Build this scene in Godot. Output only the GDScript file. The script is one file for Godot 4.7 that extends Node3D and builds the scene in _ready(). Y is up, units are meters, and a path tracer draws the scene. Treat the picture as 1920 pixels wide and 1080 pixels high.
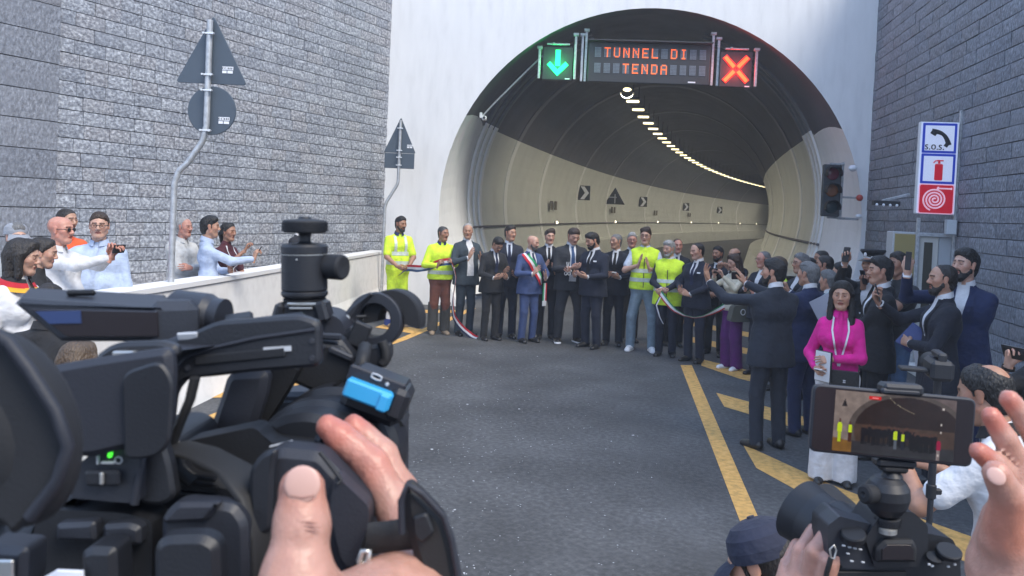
extends Node3D

# ---------- mesh builder ----------
class MB:
	var v := PackedVector3Array()
	var n := PackedVector3Array()
	var uv := PackedVector2Array()
	var col := PackedColorArray()
	var idx := PackedInt32Array()
	var c := Color(1, 1, 1)
	var use_col := false
	func vert(p: Vector3, nn: Vector3, t := Vector2.ZERO) -> int:
		v.append(p); n.append(nn); uv.append(t); col.append(c)
		return v.size() - 1
	func tri(a: Vector3, b: Vector3, d: Vector3) -> void:   # counter-clockwise seen from outside
		var nn := (b - a).cross(d - a).normalized()
		var i := vert(a, nn); vert(b, nn); vert(d, nn)
		idx.append_array([i, i + 2, i + 1])
	func quad(a: Vector3, b: Vector3, d: Vector3, e: Vector3, uvs := true) -> void:
		var nn := (b - a).cross(d - a)
		if nn.length_squared() < 1e-16: nn = (d - a).cross(e - a)
		nn = nn.normalized()
		var i := vert(a, nn, Vector2(0, 1)); vert(b, nn, Vector2(1, 1)); vert(d, nn, Vector2(1, 0)); vert(e, nn, Vector2(0, 0))
		idx.append_array([i, i + 2, i + 1, i, i + 3, i + 2])
	func poly(pts: Array) -> void:
		for k in range(1, pts.size() - 1): tri(pts[0], pts[k], pts[k + 1])
	func box(t: Transform3D, s: Vector3, b := 0.0) -> void:    # box with chamfered edges
		var h := s / 2
		b = minf(b, minf(h.x, minf(h.y, h.z)) * 0.9)
		var q := func(x: float, y: float, z: float): return t * Vector3(x, y, z)
		if b <= 0.0:
			for a in [[0, 1, 2], [1, 2, 0], [2, 0, 1]]:
				for sg in [1.0, -1.0]:
					var ax := Vector3.ZERO; var u := Vector3.ZERO; var w := Vector3.ZERO
					ax[a[0]] = h[a[0]] * sg; u[a[1]] = h[a[1]]; w[a[2]] = h[a[2]] * sg
					quad(t * (ax - u - w), t * (ax + u - w), t * (ax + u + w), t * (ax - u + w))
			return
		for a in [[0, 1, 2], [1, 2, 0], [2, 0, 1]]:
			for sg in [1.0, -1.0]:
				var ax := Vector3.ZERO; var u := Vector3.ZERO; var w := Vector3.ZERO
				ax[a[0]] = h[a[0]] * sg; u[a[1]] = h[a[1]] - b; w[a[2]] = (h[a[2]] - b) * sg
				quad(t * (ax - u - w), t * (ax + u - w), t * (ax + u + w), t * (ax - u + w))
				# edges between face a0 and a1
				for sh in [1.0, -1.0]:
					var p1 := Vector3.ZERO; var p2 := Vector3.ZERO; var l := Vector3.ZERO
					p1[a[0]] = h[a[0]] * sg; p1[a[1]] = (h[a[1]] - b) * sh
					p2[a[0]] = (h[a[0]] - b) * sg; p2[a[1]] = h[a[1]] * sh
					l[a[2]] = h[a[2]] - b
					if sg * sh > 0: quad(t * (p1 - l), t * (p2 - l), t * (p2 + l), t * (p1 + l))
					else: quad(t * (p1 + l), t * (p2 + l), t * (p2 - l), t * (p1 - l))
		for x in [1.0, -1.0]:
			for y in [1.0, -1.0]:
				for z in [1.0, -1.0]:
					var A := t * Vector3(h.x * x, (h.y - b) * y, (h.z - b) * z)
					var B := t * Vector3((h.x - b) * x, h.y * y, (h.z - b) * z)
					var D := t * Vector3((h.x - b) * x, (h.y - b) * y, h.z * z)
					if x * y * z > 0: tri(A, B, D)
					else: tri(A, D, B)
	func bx(p: Vector3, s: Vector3, b := 0.0) -> void: box(Transform3D(Basis(), p), s, b)
	func lathe(t: Transform3D, prof: Array, seg := 20, a0 := 0.0, a1 := TAU) -> void:   # prof: Vector2(radius, y); from bottom up gives outward faces
		var base := v.size()
		var m := prof.size()
		# every profile edge keeps its own normals
		for k in m - 1:
			var p: Vector2 = prof[k]; var q: Vector2 = prof[k + 1]
			var d := (q - p)
			if d.length() < 1e-9: continue
			var nr := Vector2(d.y, -d.x).normalized()
			base = v.size()
			for i in seg + 1:
				var a := a0 + (a1 - a0) * i / seg
				var ca := cos(a); var sa := sin(a)
				var nn := (t.basis * Vector3(nr.x * ca, nr.y, -nr.x * sa)).normalized()
				vert(t * Vector3(p.x * ca, p.y, -p.x * sa), nn, Vector2(float(i) / seg, float(k) / m))
				vert(t * Vector3(q.x * ca, q.y, -q.x * sa), nn, Vector2(float(i) / seg, float(k + 1) / m))
			for i in seg:
				var j := base + i * 2
				idx.append_array([j, j + 1, j + 3, j, j + 3, j + 2])
	func cyl(a: Vector3, b: Vector3, r: float, seg := 14, bev := 0.0, r2 := -1.0) -> void:
		if r2 < 0: r2 = r
		var y := (b - a); var L := y.length(); y = y.normalized()
		var x := y.cross(Vector3(0, 0, 1)) if absf(y.z) < 0.9 else y.cross(Vector3(1, 0, 0))
		x = x.normalized()
		var t := Transform3D(Basis(x, y, x.cross(y)), a)
		if bev > 0: lathe(t, [Vector2(0, 0), Vector2(r - bev, 0), Vector2(r, bev), Vector2(r2, L - bev), Vector2(r2 - bev, L), Vector2(0, L)], seg)
		else: lathe(t, [Vector2(0, 0), Vector2(r, 0), Vector2(r2, L), Vector2(0, L)], seg)
	func tube(pts: Array, r, seg := 10, closed := false, flat := Vector2(1, 1), up := Vector3.ZERO) -> void:   # swept round (or flattened) bar; r number or array
		var m := pts.size()
		var base := v.size()
		var prev := Vector3.ZERO
		for k in m:
			var tg: Vector3
			if closed: tg = pts[(k + 1) % m] - pts[(k - 1 + m) % m]
			else: tg = pts[mini(k + 1, m - 1)] - pts[maxi(k - 1, 0)]
			tg = tg.normalized()
			var s: Vector3
			if up != Vector3.ZERO: s = up.cross(tg)
			elif k == 0: s = (Vector3(0, 1, 0) if absf(tg.y) < 0.9 else Vector3(1, 0, 0)).cross(tg)
			else: s = prev - tg * prev.dot(tg)
			s = s.normalized(); prev = s
			var w := tg.cross(s)
			var rr: float = r[k] if r is Array else r
			for i in seg + 1:
				var a := TAU * i / seg
				var off := s * (cos(a) * flat.x) + w * (sin(a) * flat.y)
				var nn := (s * (cos(a) / flat.x) + w * (sin(a) / flat.y)).normalized()
				vert(pts[k] + off * rr, nn, Vector2(float(i) / seg, float(k) / m))
		var rows := m if closed else m - 1
		for k in rows:
			var k2 := (k + 1) % m
			for i in seg:
				var a := base + k * (seg + 1) + i
				var b := base + k2 * (seg + 1) + i
				idx.append_array([a, b + 1, a + 1, a, b, b + 1])
		if not closed:
			for e in [0, m - 1]:
				var tg: Vector3 = (pts[1] - pts[0]).normalized() * -1.0 if e == 0 else (pts[m - 1] - pts[m - 2]).normalized()
				var ci := vert(pts[e], tg)
				var first := v.size()
				for i in seg + 1: vert(v[base + e * (seg + 1) + i], tg)
				for i in seg:
					if e == 0: idx.append_array([ci, first + i, first + i + 1])
					else: idx.append_array([ci, first + i + 1, first + i])
	func sweep(pts: Array, prof: Array, side: Array, upv: Array) -> void:   # profile (Vector2 list, closed) carried along pts; side/up axes per point
		var m := prof.size()
		for k in pts.size() - 1:
			for i in m:
				var p: Vector2 = prof[i]; var q: Vector2 = prof[(i + 1) % m]
				var A: Vector3 = pts[k] + side[k] * p.x + upv[k] * p.y
				var B: Vector3 = pts[k] + side[k] * q.x + upv[k] * q.y
				var D: Vector3 = pts[k + 1] + side[k + 1] * q.x + upv[k + 1] * q.y
				var E: Vector3 = pts[k + 1] + side[k + 1] * p.x + upv[k + 1] * p.y
				quad(A, B, D, E)
	func prism(t: Transform3D, poly2: Array, depth: float, bev := 0.0) -> void:   # counter-clockwise outline in xy, front at z=+depth/2
		var pts := PackedVector2Array(poly2)
		var area := 0.0
		for i in pts.size(): area += pts[i].cross(pts[(i + 1) % pts.size()])
		if area < 0: pts.reverse()
		var inner := pts
		if bev > 0:
			var m0 := pts.size()
			inner = PackedVector2Array()
			for i in m0:
				var a := (pts[i] - pts[(i - 1 + m0) % m0]).normalized(); var b := (pts[(i + 1) % m0] - pts[i]).normalized()
				var na := Vector2(-a.y, a.x); var nb := Vector2(-b.y, b.x)
				var d := na + nb
				inner.append(pts[i] + d * (bev / maxf(0.35, 1.0 + na.dot(nb))))
		var ids := Geometry2D.triangulate_polygon(inner)
		if ids.is_empty():
			inner = pts; ids = Geometry2D.triangulate_polygon(pts)
		var z := depth / 2
		for k in range(0, ids.size(), 3):
			var a := inner[ids[k]]; var b := inner[ids[k + 1]]; var d := inner[ids[k + 2]]
			if (b - a).cross(d - a) < 0:
				var sw := b; b = d; d = sw
			tri(t * Vector3(a.x, a.y, z), t * Vector3(b.x, b.y, z), t * Vector3(d.x, d.y, z))
			tri(t * Vector3(a.x, a.y, -z), t * Vector3(d.x, d.y, -z), t * Vector3(b.x, b.y, -z))
		var m := pts.size()
		for i in m:
			var a := pts[i]; var b := pts[(i + 1) % m]
			quad(t * Vector3(a.x, a.y, -z + bev), t * Vector3(b.x, b.y, -z + bev), t * Vector3(b.x, b.y, z - bev), t * Vector3(a.x, a.y, z - bev))
			if bev > 0:
				var c2 := inner[i]; var d2 := inner[(i + 1) % m]
				quad(t * Vector3(a.x, a.y, z - bev), t * Vector3(b.x, b.y, z - bev), t * Vector3(d2.x, d2.y, z), t * Vector3(c2.x, c2.y, z))
				quad(t * Vector3(b.x, b.y, -z + bev), t * Vector3(a.x, a.y, -z + bev), t * Vector3(c2.x, c2.y, -z), t * Vector3(d2.x, d2.y, -z))
	func grid(P: Array, nu: int, nv: int, smooth := true) -> void:    # P[j*nu+i]; outward = du x dv
		var base := v.size()
		for j in nv:
			for i in nu:
				var du: Vector3 = P[j * nu + mini(i + 1, nu - 1)] - P[j * nu + maxi(i - 1, 0)]
				var dv: Vector3 = P[mini(j + 1, nv - 1) * nu + i] - P[maxi(j - 1, 0) * nu + i]
				vert(P[j * nu + i], du.cross(dv).normalized(), Vector2(float(i) / (nu - 1), 1.0 - float(j) / (nv - 1)))
		for j in nv - 1:
			for i in nu - 1:
				var a := base + j * nu + i
				idx.append_array([a, a + nu + 1, a + 1, a, a + nu, a + nu + 1])
	func ball(p: Vector3, r: Vector3, seg := 12, rings := 8, bas := Basis()) -> void:
		var base := v.size()
		for j in rings + 1:
			var th := PI * j / rings
			for i in seg + 1:
				var a := TAU * i / seg
				var d := Vector3(sin(th) * cos(a), cos(th), sin(th) * sin(a))
				vert(p + bas * (d * r), (bas * (d / r)).normalized(), Vector2(float(i) / seg, float(j) / rings))
		for j in rings:
			for i in seg:
				var a := base + j * (seg + 1) + i
				idx.append_array([a, a + seg + 2, a + 1, a, a + seg + 1, a + seg + 2])
	func mesh() -> ArrayMesh:
		var arr := []
		arr.resize(Mesh.ARRAY_MAX)
		arr[Mesh.ARRAY_VERTEX] = v; arr[Mesh.ARRAY_NORMAL] = n; arr[Mesh.ARRAY_TEX_UV] = uv; arr[Mesh.ARRAY_INDEX] = idx
		if use_col: arr[Mesh.ARRAY_COLOR] = col
		var m := ArrayMesh.new()
		m.add_surface_from_arrays(Mesh.PRIMITIVE_TRIANGLES, arr)
		return m

# ---------- scene tree helpers ----------
var names := {}
var part_names := {}
func numbered(s: String) -> String:
	var k: int = names.get(s, -1) + 1
	names[s] = k
	return s if k == 0 else "%s_%03d" % [s, k]
func thing(called: String, label: String, cat: String, at := Vector3.ZERO, yaw := 0.0, group := "") -> Node3D:
	var o := Node3D.new()
	o.name = numbered(called); add_child(o, true)
	o.position = at; o.rotation.y = yaw
	o.set_meta("label", label); o.set_meta("category", cat)
	if group: o.set_meta("group", group)
	return o
func put(m: Mesh, called: String, mat: Material, parent: Node3D = null, label := "") -> MeshInstance3D:
	var o := MeshInstance3D.new()
	o.mesh = m; o.material_override = mat
	if parent == null:
		o.name = numbered(called); add_child(o, true)
	else:
		var pk := str(parent.get_instance_id()) + called
		var k: int = part_names.get(pk, -1) + 1
		part_names[pk] = k
		o.name = called if k == 0 else "%s_%03d" % [called, k]
		parent.add_child(o, true)
	if label: o.set_meta("label", label)
	return o
func tag(o: Node3D, label: String, cat: String, group := "") -> Node3D:
	o.set_meta("label", label); o.set_meta("category", cat)
	if group: o.set_meta("group", group)
	return o
func struct(m: Mesh, called: String, mat: Material, label := "") -> MeshInstance3D:
	var o := put(m, called, mat)
	o.set_meta("kind", "structure")
	if label: o.set_meta("label", label)
	return o

# ---------- materials ----------
var mats := {}
var tex := {}
func noise_tex(key: String, freq: float, octaves := 4, lo := 0.0, hi := 1.0, size := 512, kind := FastNoiseLite.TYPE_SIMPLEX_SMOOTH, normal := false, strength := 4.0, seed_ := 1) -> NoiseTexture2D:
	if tex.has(key): return tex[key]
	var f := FastNoiseLite.new()
	f.seed = seed_; f.noise_type = kind; f.frequency = freq; f.fractal_octaves = octaves; f.fractal_gain = 0.55
	if kind == FastNoiseLite.TYPE_CELLULAR: f.cellular_return_type = FastNoiseLite.RETURN_DISTANCE
	var t := NoiseTexture2D.new()
	t.width = size; t.height = size; t.seamless = true; t.seamless_blend_skirt = 0.2; t.noise = f
	if normal:
		t.as_normal_map = true; t.bump_strength = strength
	else:
		var g := Gradient.new()
		g.set_color(0, Color(lo, lo, lo)); g.set_color(1, Color(hi, hi, hi))
		t.color_ramp = g
	tex[key] = t
	return t
func ramp_tex(key: String, freq: float, octaves: int, stops: Array, size := 512, kind := FastNoiseLite.TYPE_SIMPLEX_SMOOTH, seed_ := 3) -> NoiseTexture2D:
	if tex.has(key): return tex[key]
	var t := noise_tex(key, freq, octaves, 0, 1, size, kind, false, 1, seed_)
	var g := Gradient.new()
	var off := PackedFloat32Array(); var cs := PackedColorArray()
	for s in stops:
		off.append(s[0]); cs.append(s[1])
	g.offsets = off; g.colors = cs
	t.color_ramp = g
	return t
func lin(r: float, g: float, b: float) -> Color: return Color(r, g, b).linear_to_srgb()
func mat(key: String, c: Color, rough := 0.7, metal := 0.0) -> StandardMaterial3D:
	if mats.has(key): return mats[key]
	var m := StandardMaterial3D.new()
	m.resource_name = key
	m.albedo_color = c; m.roughness = rough; m.metallic = metal
	mats[key] = m
	return m
func tri_tex(m: StandardMaterial3D, t: Texture2D, scale: float, world := false) -> void:
	m.albedo_texture = t; m.uv1_triplanar = true; m.uv1_world_triplanar = world; m.uv1_scale = Vector3.ONE * scale
func tri_bump(m: StandardMaterial3D, t: Texture2D, cm: float, scale := -1.0, world := false) -> void:
	m.heightmap_enabled = true; m.heightmap_texture = t; m.heightmap_scale = cm
	m.uv1_triplanar = true; m.uv1_world_triplanar = world
	if scale > 0: m.uv1_scale = Vector3.ONE * scale
func emit(m: StandardMaterial3D, c: Color, e: float) -> StandardMaterial3D:
	m.emission_enabled = true; m.emission = c; m.emission_energy_multiplier = e
	return m
func plastic(key: String, c: Color, rough := 0.5) -> StandardMaterial3D:
	if mats.has(key): return mats[key]
	var m := mat(key, c, rough)
	tri_bump(m, noise_tex("grain", 0.09, 2, 0, 1, 256), 0.01, 22.0)
	return m
# ---------- the setting ----------
const PH := 0.0803            # how far the portal face is turned, radians
var PE := Vector3(cos(PH), 0, sin(PH))      # along the portal face, to the right
var PN := Vector3(-sin(PH), 0, cos(PH))     # out of the portal face
var P0 := Vector3(-2.85, 0, -18.6)          # left foot of the portal face
const TH0 := 0.197            # heading of the tunnel at its mouth, and its bend
const TK := 0.0036
var TS := Vector3(3.032, 0, -20.635)
func pp(u: float, v: float, out := 0.0) -> Vector3: return P0 + PE * u + Vector3(0, v, 0) + PN * out
func tcen(s: float) -> Vector3:
	var t := TH0 + TK * s
	return TS + Vector3((cos(TH0) - cos(t)) / TK, 0, -(sin(t) - sin(TH0)) / TK)
func tside(s: float) -> Vector3:
	var t := TH0 + TK * s
	return Vector3(cos(t), 0, sin(t))
const TR := 4.25
const TC := 2.5
func tring(s: float, a: float, dr := 0.0) -> Vector3:    # a: 0 = right, PI/2 = crown, PI = left
	return tcen(s) + tside(s) * ((TR + dr) * cos(a)) + Vector3(0, TC + (TR + dr) * sin(a), 0)
func pring(a: float, dr := 0.0, out := 0.0) -> Vector3:  # ring in the portal face
	return pp(5.70 + (4.45 + dr) * cos(a), 2.08 + (4.45 + dr) * sin(a), out)

func build_camera() -> void:
	var cam := Camera3D.new()
	cam.name = "camera"
	cam.position = Vector3(0, 2.15, 0)
	var fw := Vector3(0, -sin(0.0288), -cos(0.0288))
	var up := Vector3(0, cos(0.0288), -sin(0.0288))
	var ro := atan(0.045)
	var rt := Vector3(cos(ro), 0, 0) + up * sin(ro)
	cam.basis = Basis(rt, up * cos(ro) - Vector3(sin(ro), 0, 0), -fw)
	var near := 0.05
	var at := CameraAttributesPhysical.new()
	at.frustum_focal_length = 35.0; at.exposure_aperture = 25.0; at.frustum_focus_distance = 11.0; at.frustum_near = near; at.frustum_far = 400.0
	cam.attributes = at
	cam.set_frustum(1080.0 / 1600.0 * near, Vector2(0, -101.0 / 1600.0 * near), near, 400.0)
	add_child(cam)
	cam.current = true

func build_light() -> void:
	var we := WorldEnvironment.new()
	we.name = "world_environment"
	var e := Environment.new()
	e.background_mode = Environment.BG_SKY
	var sky := Sky.new()
	var sm := ProceduralSkyMaterial.new()
	sm.sky_top_color = Color(0.60, 0.70, 0.86)
	sm.sky_horizon_color = Color(0.80, 0.85, 0.92)
	sm.sky_curve = 0.2
	sm.ground_horizon_color = Color(0.55, 0.57, 0.6)
	sm.ground_bottom_color = Color(0.3, 0.31, 0.33)
	sm.sun_angle_max = 40.0
	sky.sky_material = sm
	e.sky = sky
	e.background_energy_multiplier = 1.0
	e.tonemap_mode = Environment.TONE_MAPPER_LINEAR
	e.tonemap_exposure = EXPO
	e.fog_enabled = true; e.fog_density = 0.0026; e.fog_light_color = Color(0.86, 0.89, 0.94)
	e.sdfgi_enabled = true; e.ssao_enabled = true; e.ssil_enabled = true
	we.environment = e
	add_child(we)
	var sun := DirectionalLight3D.new()
	sun.name = "sun"
	sun.light_energy = 0.45
	sun.light_color = Color(1.0, 0.97, 0.93)
	sun.light_angular_distance = 25.0
	sun.shadow_enabled = true
	sun.rotation_degrees = Vector3(-50, 42, 0)
	add_child(sun)
const EXPO := 2.8

func build_materials() -> void:
	var m := mat("asphalt", Color.WHITE, 0.93)
	tri_tex(m, ramp_tex("asphalt", 0.035, 5, [[0.0, lin(.056, .057, .060)], [0.42, lin(.084, .086, .090)], [0.6, lin(.100, .102, .106)], [0.78, lin(.12, .122, .126)], [1.0, lin(.18, .182, .186)]], 1024), 0.45, true)
	tri_bump(m, noise_tex("grit", 0.25, 3, 0, 1, 512, FastNoiseLite.TYPE_SIMPLEX, false, 1, 9), 0.4, 0.45, true)
	m.detail_enabled = true; m.detail_blend_mode = BaseMaterial3D.BLEND_MODE_MUL; m.detail_uv_layer = BaseMaterial3D.DETAIL_UV_2
	m.detail_albedo = noise_tex("patches", 0.012, 5, 0.72, 1.0, 512, FastNoiseLite.TYPE_SIMPLEX_SMOOTH, false, 1, 21)
	m.uv2_triplanar = true; m.uv2_world_triplanar = true; m.uv2_scale = Vector3.ONE * 0.11
	m = mat("yellow_paint", Color.WHITE, 0.8)
	tri_tex(m, ramp_tex("yellowp", 0.03, 5, [[0.0, lin(.30, .20, .07)], [0.3, lin(.52, .30, .085)], [0.6, lin(.64, .36, .10)], [1.0, lin(.70, .44, .17)]], 512), 0.7, true)
	m = mat("white_plaster", Color.WHITE, 0.85)
	tri_tex(m, ramp_tex("plaster", 0.012, 6, [[0.0, lin(.63, .64, .65)], [0.4, lin(.70, .71, .72)], [0.65, lin(.72, .73, .74)], [1.0, lin(.75, .76, .765)]], 1024), 0.16, true)
	m.uv1_scale = Vector3(.3, .07, .3)
	m = mat("barrier_concrete", Color.WHITE, 0.85)
	tri_tex(m, ramp_tex("barrierc", 0.02, 5, [[0.0, lin(.58, .575, .565)], [0.5, lin(.66, .655, .645)], [1.0, lin(.71, .705, .695)]], 512), 0.5, true)
	var shades := [[.235, .255, .295], [.26, .28, .32], [.285, .305, .345], [.265, .275, .305]]
	for i in 4:
		var s: Array = shades[i]
		m = mat("stone_%d" % i, Color.WHITE, 0.9)
		tri_tex(m, ramp_tex("stone%d" % i, 0.055, 4, [[0.0, lin(s[0] * .3, s[1] * .3, s[2] * .33)], [0.38, lin(s[0] * .70, s[1] * .70, s[2] * .71)], [0.56, lin(s[0] * 1.0, s[1] * 1.0, s[2] * 1.0)], [0.70, lin(s[0] * 1.6, s[1] * 1.6, s[2] * 1.55)], [1.0, lin(minf(.8, s[0] * 2.1), minf(.8, s[1] * 2.1), minf(.8, s[2] * 2.0))]], 512, FastNoiseLite.TYPE_SIMPLEX_SMOOTH, 5 + i), 0.55, true)
		tri_bump(m, noise_tex("rock", 0.06, 4, 0, 1, 512, FastNoiseLite.TYPE_SIMPLEX, false, 1, 4), 1.1, 0.55, true)
		var r := mat("slate_%d" % i, Color.WHITE, 0.85)
		var q := Color(s[0], s[1], s[2])
		tri_tex(r, ramp_tex("slate%d" % i, 0.05, 4, [[0.0, lin(q.r * .34, q.g * .34, q.b * .35)], [0.4, lin(q.r * .60, q.g * .60, q.b * .61)], [0.62, lin(q.r * .78, q.g * .78, q.b * .79)], [0.8, lin(q.r * 1.06, q.g * 1.06, q.b * 1.07)], [1.0, lin(q.r * 1.6, q.g * 1.6, q.b * 1.6)]], 512, FastNoiseLite.TYPE_SIMPLEX_SMOOTH, 15 + i), 0.55, true)
		r.uv1_scale = Vector3(0.8, 0.4, 0.8)
		tri_bump(r, noise_tex("rock", 0.06, 4), 1.2, -1, true)
	mat("mortar", lin(.10, .105, .115), 0.95)
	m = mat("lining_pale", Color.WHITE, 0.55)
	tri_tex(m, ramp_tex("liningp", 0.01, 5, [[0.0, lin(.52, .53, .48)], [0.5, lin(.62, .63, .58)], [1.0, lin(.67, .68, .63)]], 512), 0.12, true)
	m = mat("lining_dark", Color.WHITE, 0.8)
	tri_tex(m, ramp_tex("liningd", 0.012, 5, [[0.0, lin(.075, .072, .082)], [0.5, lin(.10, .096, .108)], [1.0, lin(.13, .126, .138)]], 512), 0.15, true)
	m = mat("galvanised", Color.WHITE, 0.5, 0.55)
	tri_tex(m, ramp_tex("galv", 0.03, 4, [[0.0, lin(.33, .35, .37)], [0.5, lin(.46, .48, .5)], [1.0, lin(.58, .6, .62)]], 256), 1.5)
	mat("sign_back", lin(.055, .075, .1), 0.5)
	mat("white_enamel", lin(.74, .76, .8), 0.4)
	mat("black_enamel", lin(.015, .016, .018), 0.4)
	mat("lamp_case", lin(.03, .03, .033), 0.5)
	emit(mat("led_green", lin(.02, .5, .25), 0.4), Color(0.10, 1.0, 0.50), 0.8)
	emit(mat("led_orange", lin(.6, .2, .05), 0.4), Color(1.0, 0.36, 0.12), 0.55)
	emit(mat("led_cross", lin(.6, .15, .05), 0.4), Color(1.0, 0.40, 0.14), .7)
	emit(mat("led_red", lin(.5, .02, .02), 0.4), Color(1.0, 0.05, 0.04), .4)
	mat("led_off", lin(.2, .23, .27), 0.4)
	emit(mat("tunnel_lamp", lin(.8, .78, .7), 0.4), Color(1.0, 0.93, 0.72), 1.3)
	emit(mat("kerb_lamp", lin(.8, .8, .75), 0.4), Color(1.0, 0.94, 0.8), 2.0)

func block_variants(w: float, h: float, d: float, rough: float, seed_: int) -> ArrayMesh:
	# split-faced stone: front relief, chamfered rim
	var rng := RandomNumberGenerator.new(); rng.seed = seed_
	var b := MB.new()
	var nu := 6; var nv := 4
	var P := []
	for j in nv:
		for i in nu:
			var edge: bool = i == 0 or j == 0 or i == nu - 1 or j == nv - 1
			var x := (float(i) / (nu - 1) - 0.5) * (w - 0.008)
			var y := (float(j) / (nv - 1) - 0.5) * (h - 0.008)
			P.append(Vector3(x + (0.0 if edge else rng.randf_range(-.01, .01)), y + (0.0 if edge else rng.randf_range(-.006, .006)), d + (rng.randf_range(-.003, .003) if edge else rng.randf_range(0.003, rough))))
	for j in nv - 1:
		for i in nu - 1:
			b.quad(P[j * nu + i], P[j * nu + i + 1], P[(j + 1) * nu + i + 1], P[(j + 1) * nu + i])
	var rim := []
	for i in nu: rim.append(P[i])
	for j in range(1, nv): rim.append(P[j * nu + nu - 1])
	for i in range(nu - 2, -1, -1): rim.append(P[(nv - 1) * nu + i])
	for j in range(nv - 2, 0, -1): rim.append(P[j * nu])
	var m := rim.size()
	for k in m:
		var a: Vector3 = rim[k]; var c2: Vector3 = rim[(k + 1) % m]
		var ao := Vector3(clampf(a.x * 1.2, -w / 2 + .003, w / 2 - .003), clampf(a.y * 1.2, -h / 2 + .003, h / 2 - .003), 0.0)
		var co := Vector3(clampf(c2.x * 1.2, -w / 2 + .003, w / 2 - .003), clampf(c2.y * 1.2, -h / 2 + .003, h / 2 - .003), 0.0)
		b.quad(ao, co, c2, a)
	return b.mesh()

func stone_wall(called: String, label: String, foot: Vector3, dir: Vector3, out: Vector3, length: float, height: float, course: float, lens: Array, matk: String, rough: float, batter: float, big_from: float, seed_: int, near_first: bool) -> void:
	var o := thing(called, label, "wall", foot)
	o.basis = Basis(dir, Vector3(0, 1, 0), out) * Basis(Vector3(1, 0, 0), batter) if dir.cross(Vector3(0, 1, 0)).dot(out) > 0 else Basis(-dir, Vector3(0, 1, 0), out) * Basis(Vector3(1, 0, 0), batter)
	var sx := 1.0 if dir.cross(Vector3(0, 1, 0)).dot(out) > 0 else -1.0
	var rng := RandomNumberGenerator.new(); rng.seed = seed_
	var b := MB.new()
	b.bx(Vector3(sx * length / 2, height / 2, -0.2), Vector3(length, height, 0.4))
	put(b.mesh(), "mortar_backing", mats["mortar"], o)
	var variants := {}
	var all := []
	var rows := int(height / course)
	for r in rows:
		var u := -0.02
		var pat: float = [0.0, 0.5, 0.22, 0.72][r % 4]
		var first := true
		while u < length:
			var L: float = lens[rng.randi() % lens.size()]
			var hh := course
			if u > big_from - 0.05 and big_from > 0:
				if r % 2 == 1: break
				L = [0.95, 1.1][rng.randi() % 2]; hh = course * 2
			elif first: L = maxf(0.14, L * (1.0 - pat))
			elif big_from > 0 and u + L > big_from - 0.14: L = big_from - u + 0.001
			first = false
			all.append([u + L / 2, (r + (1.0 if hh > course else 0.5)) * course, L, hh, rng.randi() % 4, rng.randf_range(-0.004, 0.008) + (0.035 if hh > course else 0.0), rng.randi() % 3])
			u += L
	# the stones that show largest get nodes of their own
	var order := range(all.size())
	var eye := Vector3(0, 2.15, 0)
	var score := func(i: int) -> float:
		var p: Vector3 = o.basis * Vector3(sx * all[i][0], all[i][1], 0) + foot
		var d := p - eye
		var px := d.x / -d.z; var py := d.y / -d.z
		var inside: bool = d.z < 0 and absf(px) < 0.64 and py < 0.31 and py > -0.22
		return (0.0 if inside else 100.0) + d.length()
	order.sort_custom(func(a, c2): return score.call(a) < score.call(c2))
	var stuff := MB.new()
	var n_own := 0
	var mm := {}
	for i in order:
		var s: Array = all[i]
		var key := "%.3f_%.3f_%d" % [s[2], s[3], s[6]]
		if not variants.has(key): variants[key] = block_variants(s[2] - 0.004, s[3] - 0.004, 0.03, rough, hash(key) % 9999)
		var at := Vector3(sx * s[0], s[1], s[5])
		if n_own < 300:
			var k := put(variants[key], "stone_block", mats["%s_%d" % ["slate" if s[3] > course else matk, s[4]]], o)
			k.position = at
			n_own += 1
		else:
			if not mm.has(s[4]): mm[s[4]] = SurfaceTool.new()
			mm[s[4]].append_from(variants[key], 0, Transform3D(Basis(), at))
	for k in mm:
		var q := put(mm[k].commit(), "stone_courses", mats["%s_%d" % [matk, k]], o)
		q.set_meta("kind", "stuff")

func sheet(pts: Array, y: float) -> ArrayMesh:    # a flat polygon on the ground, given as x,z pairs
	var b := MB.new()
	var pg := PackedVector2Array()
	for p in pts: pg.append(Vector2(p[0], p[1]))
	var ids := Geometry2D.triangulate_polygon(pg)
	for k in range(0, ids.size(), 3):
		var A := pg[ids[k]]; var B := pg[ids[k + 1]]; var D := pg[ids[k + 2]]
		if (B - A).cross(D - A) > 0:
			var t := B; B = D; D = t
		b.tri(Vector3(A.x, y, A.y), Vector3(B.x, y, B.y), Vector3(D.x, y, D.y))
	return b.mesh()

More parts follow.
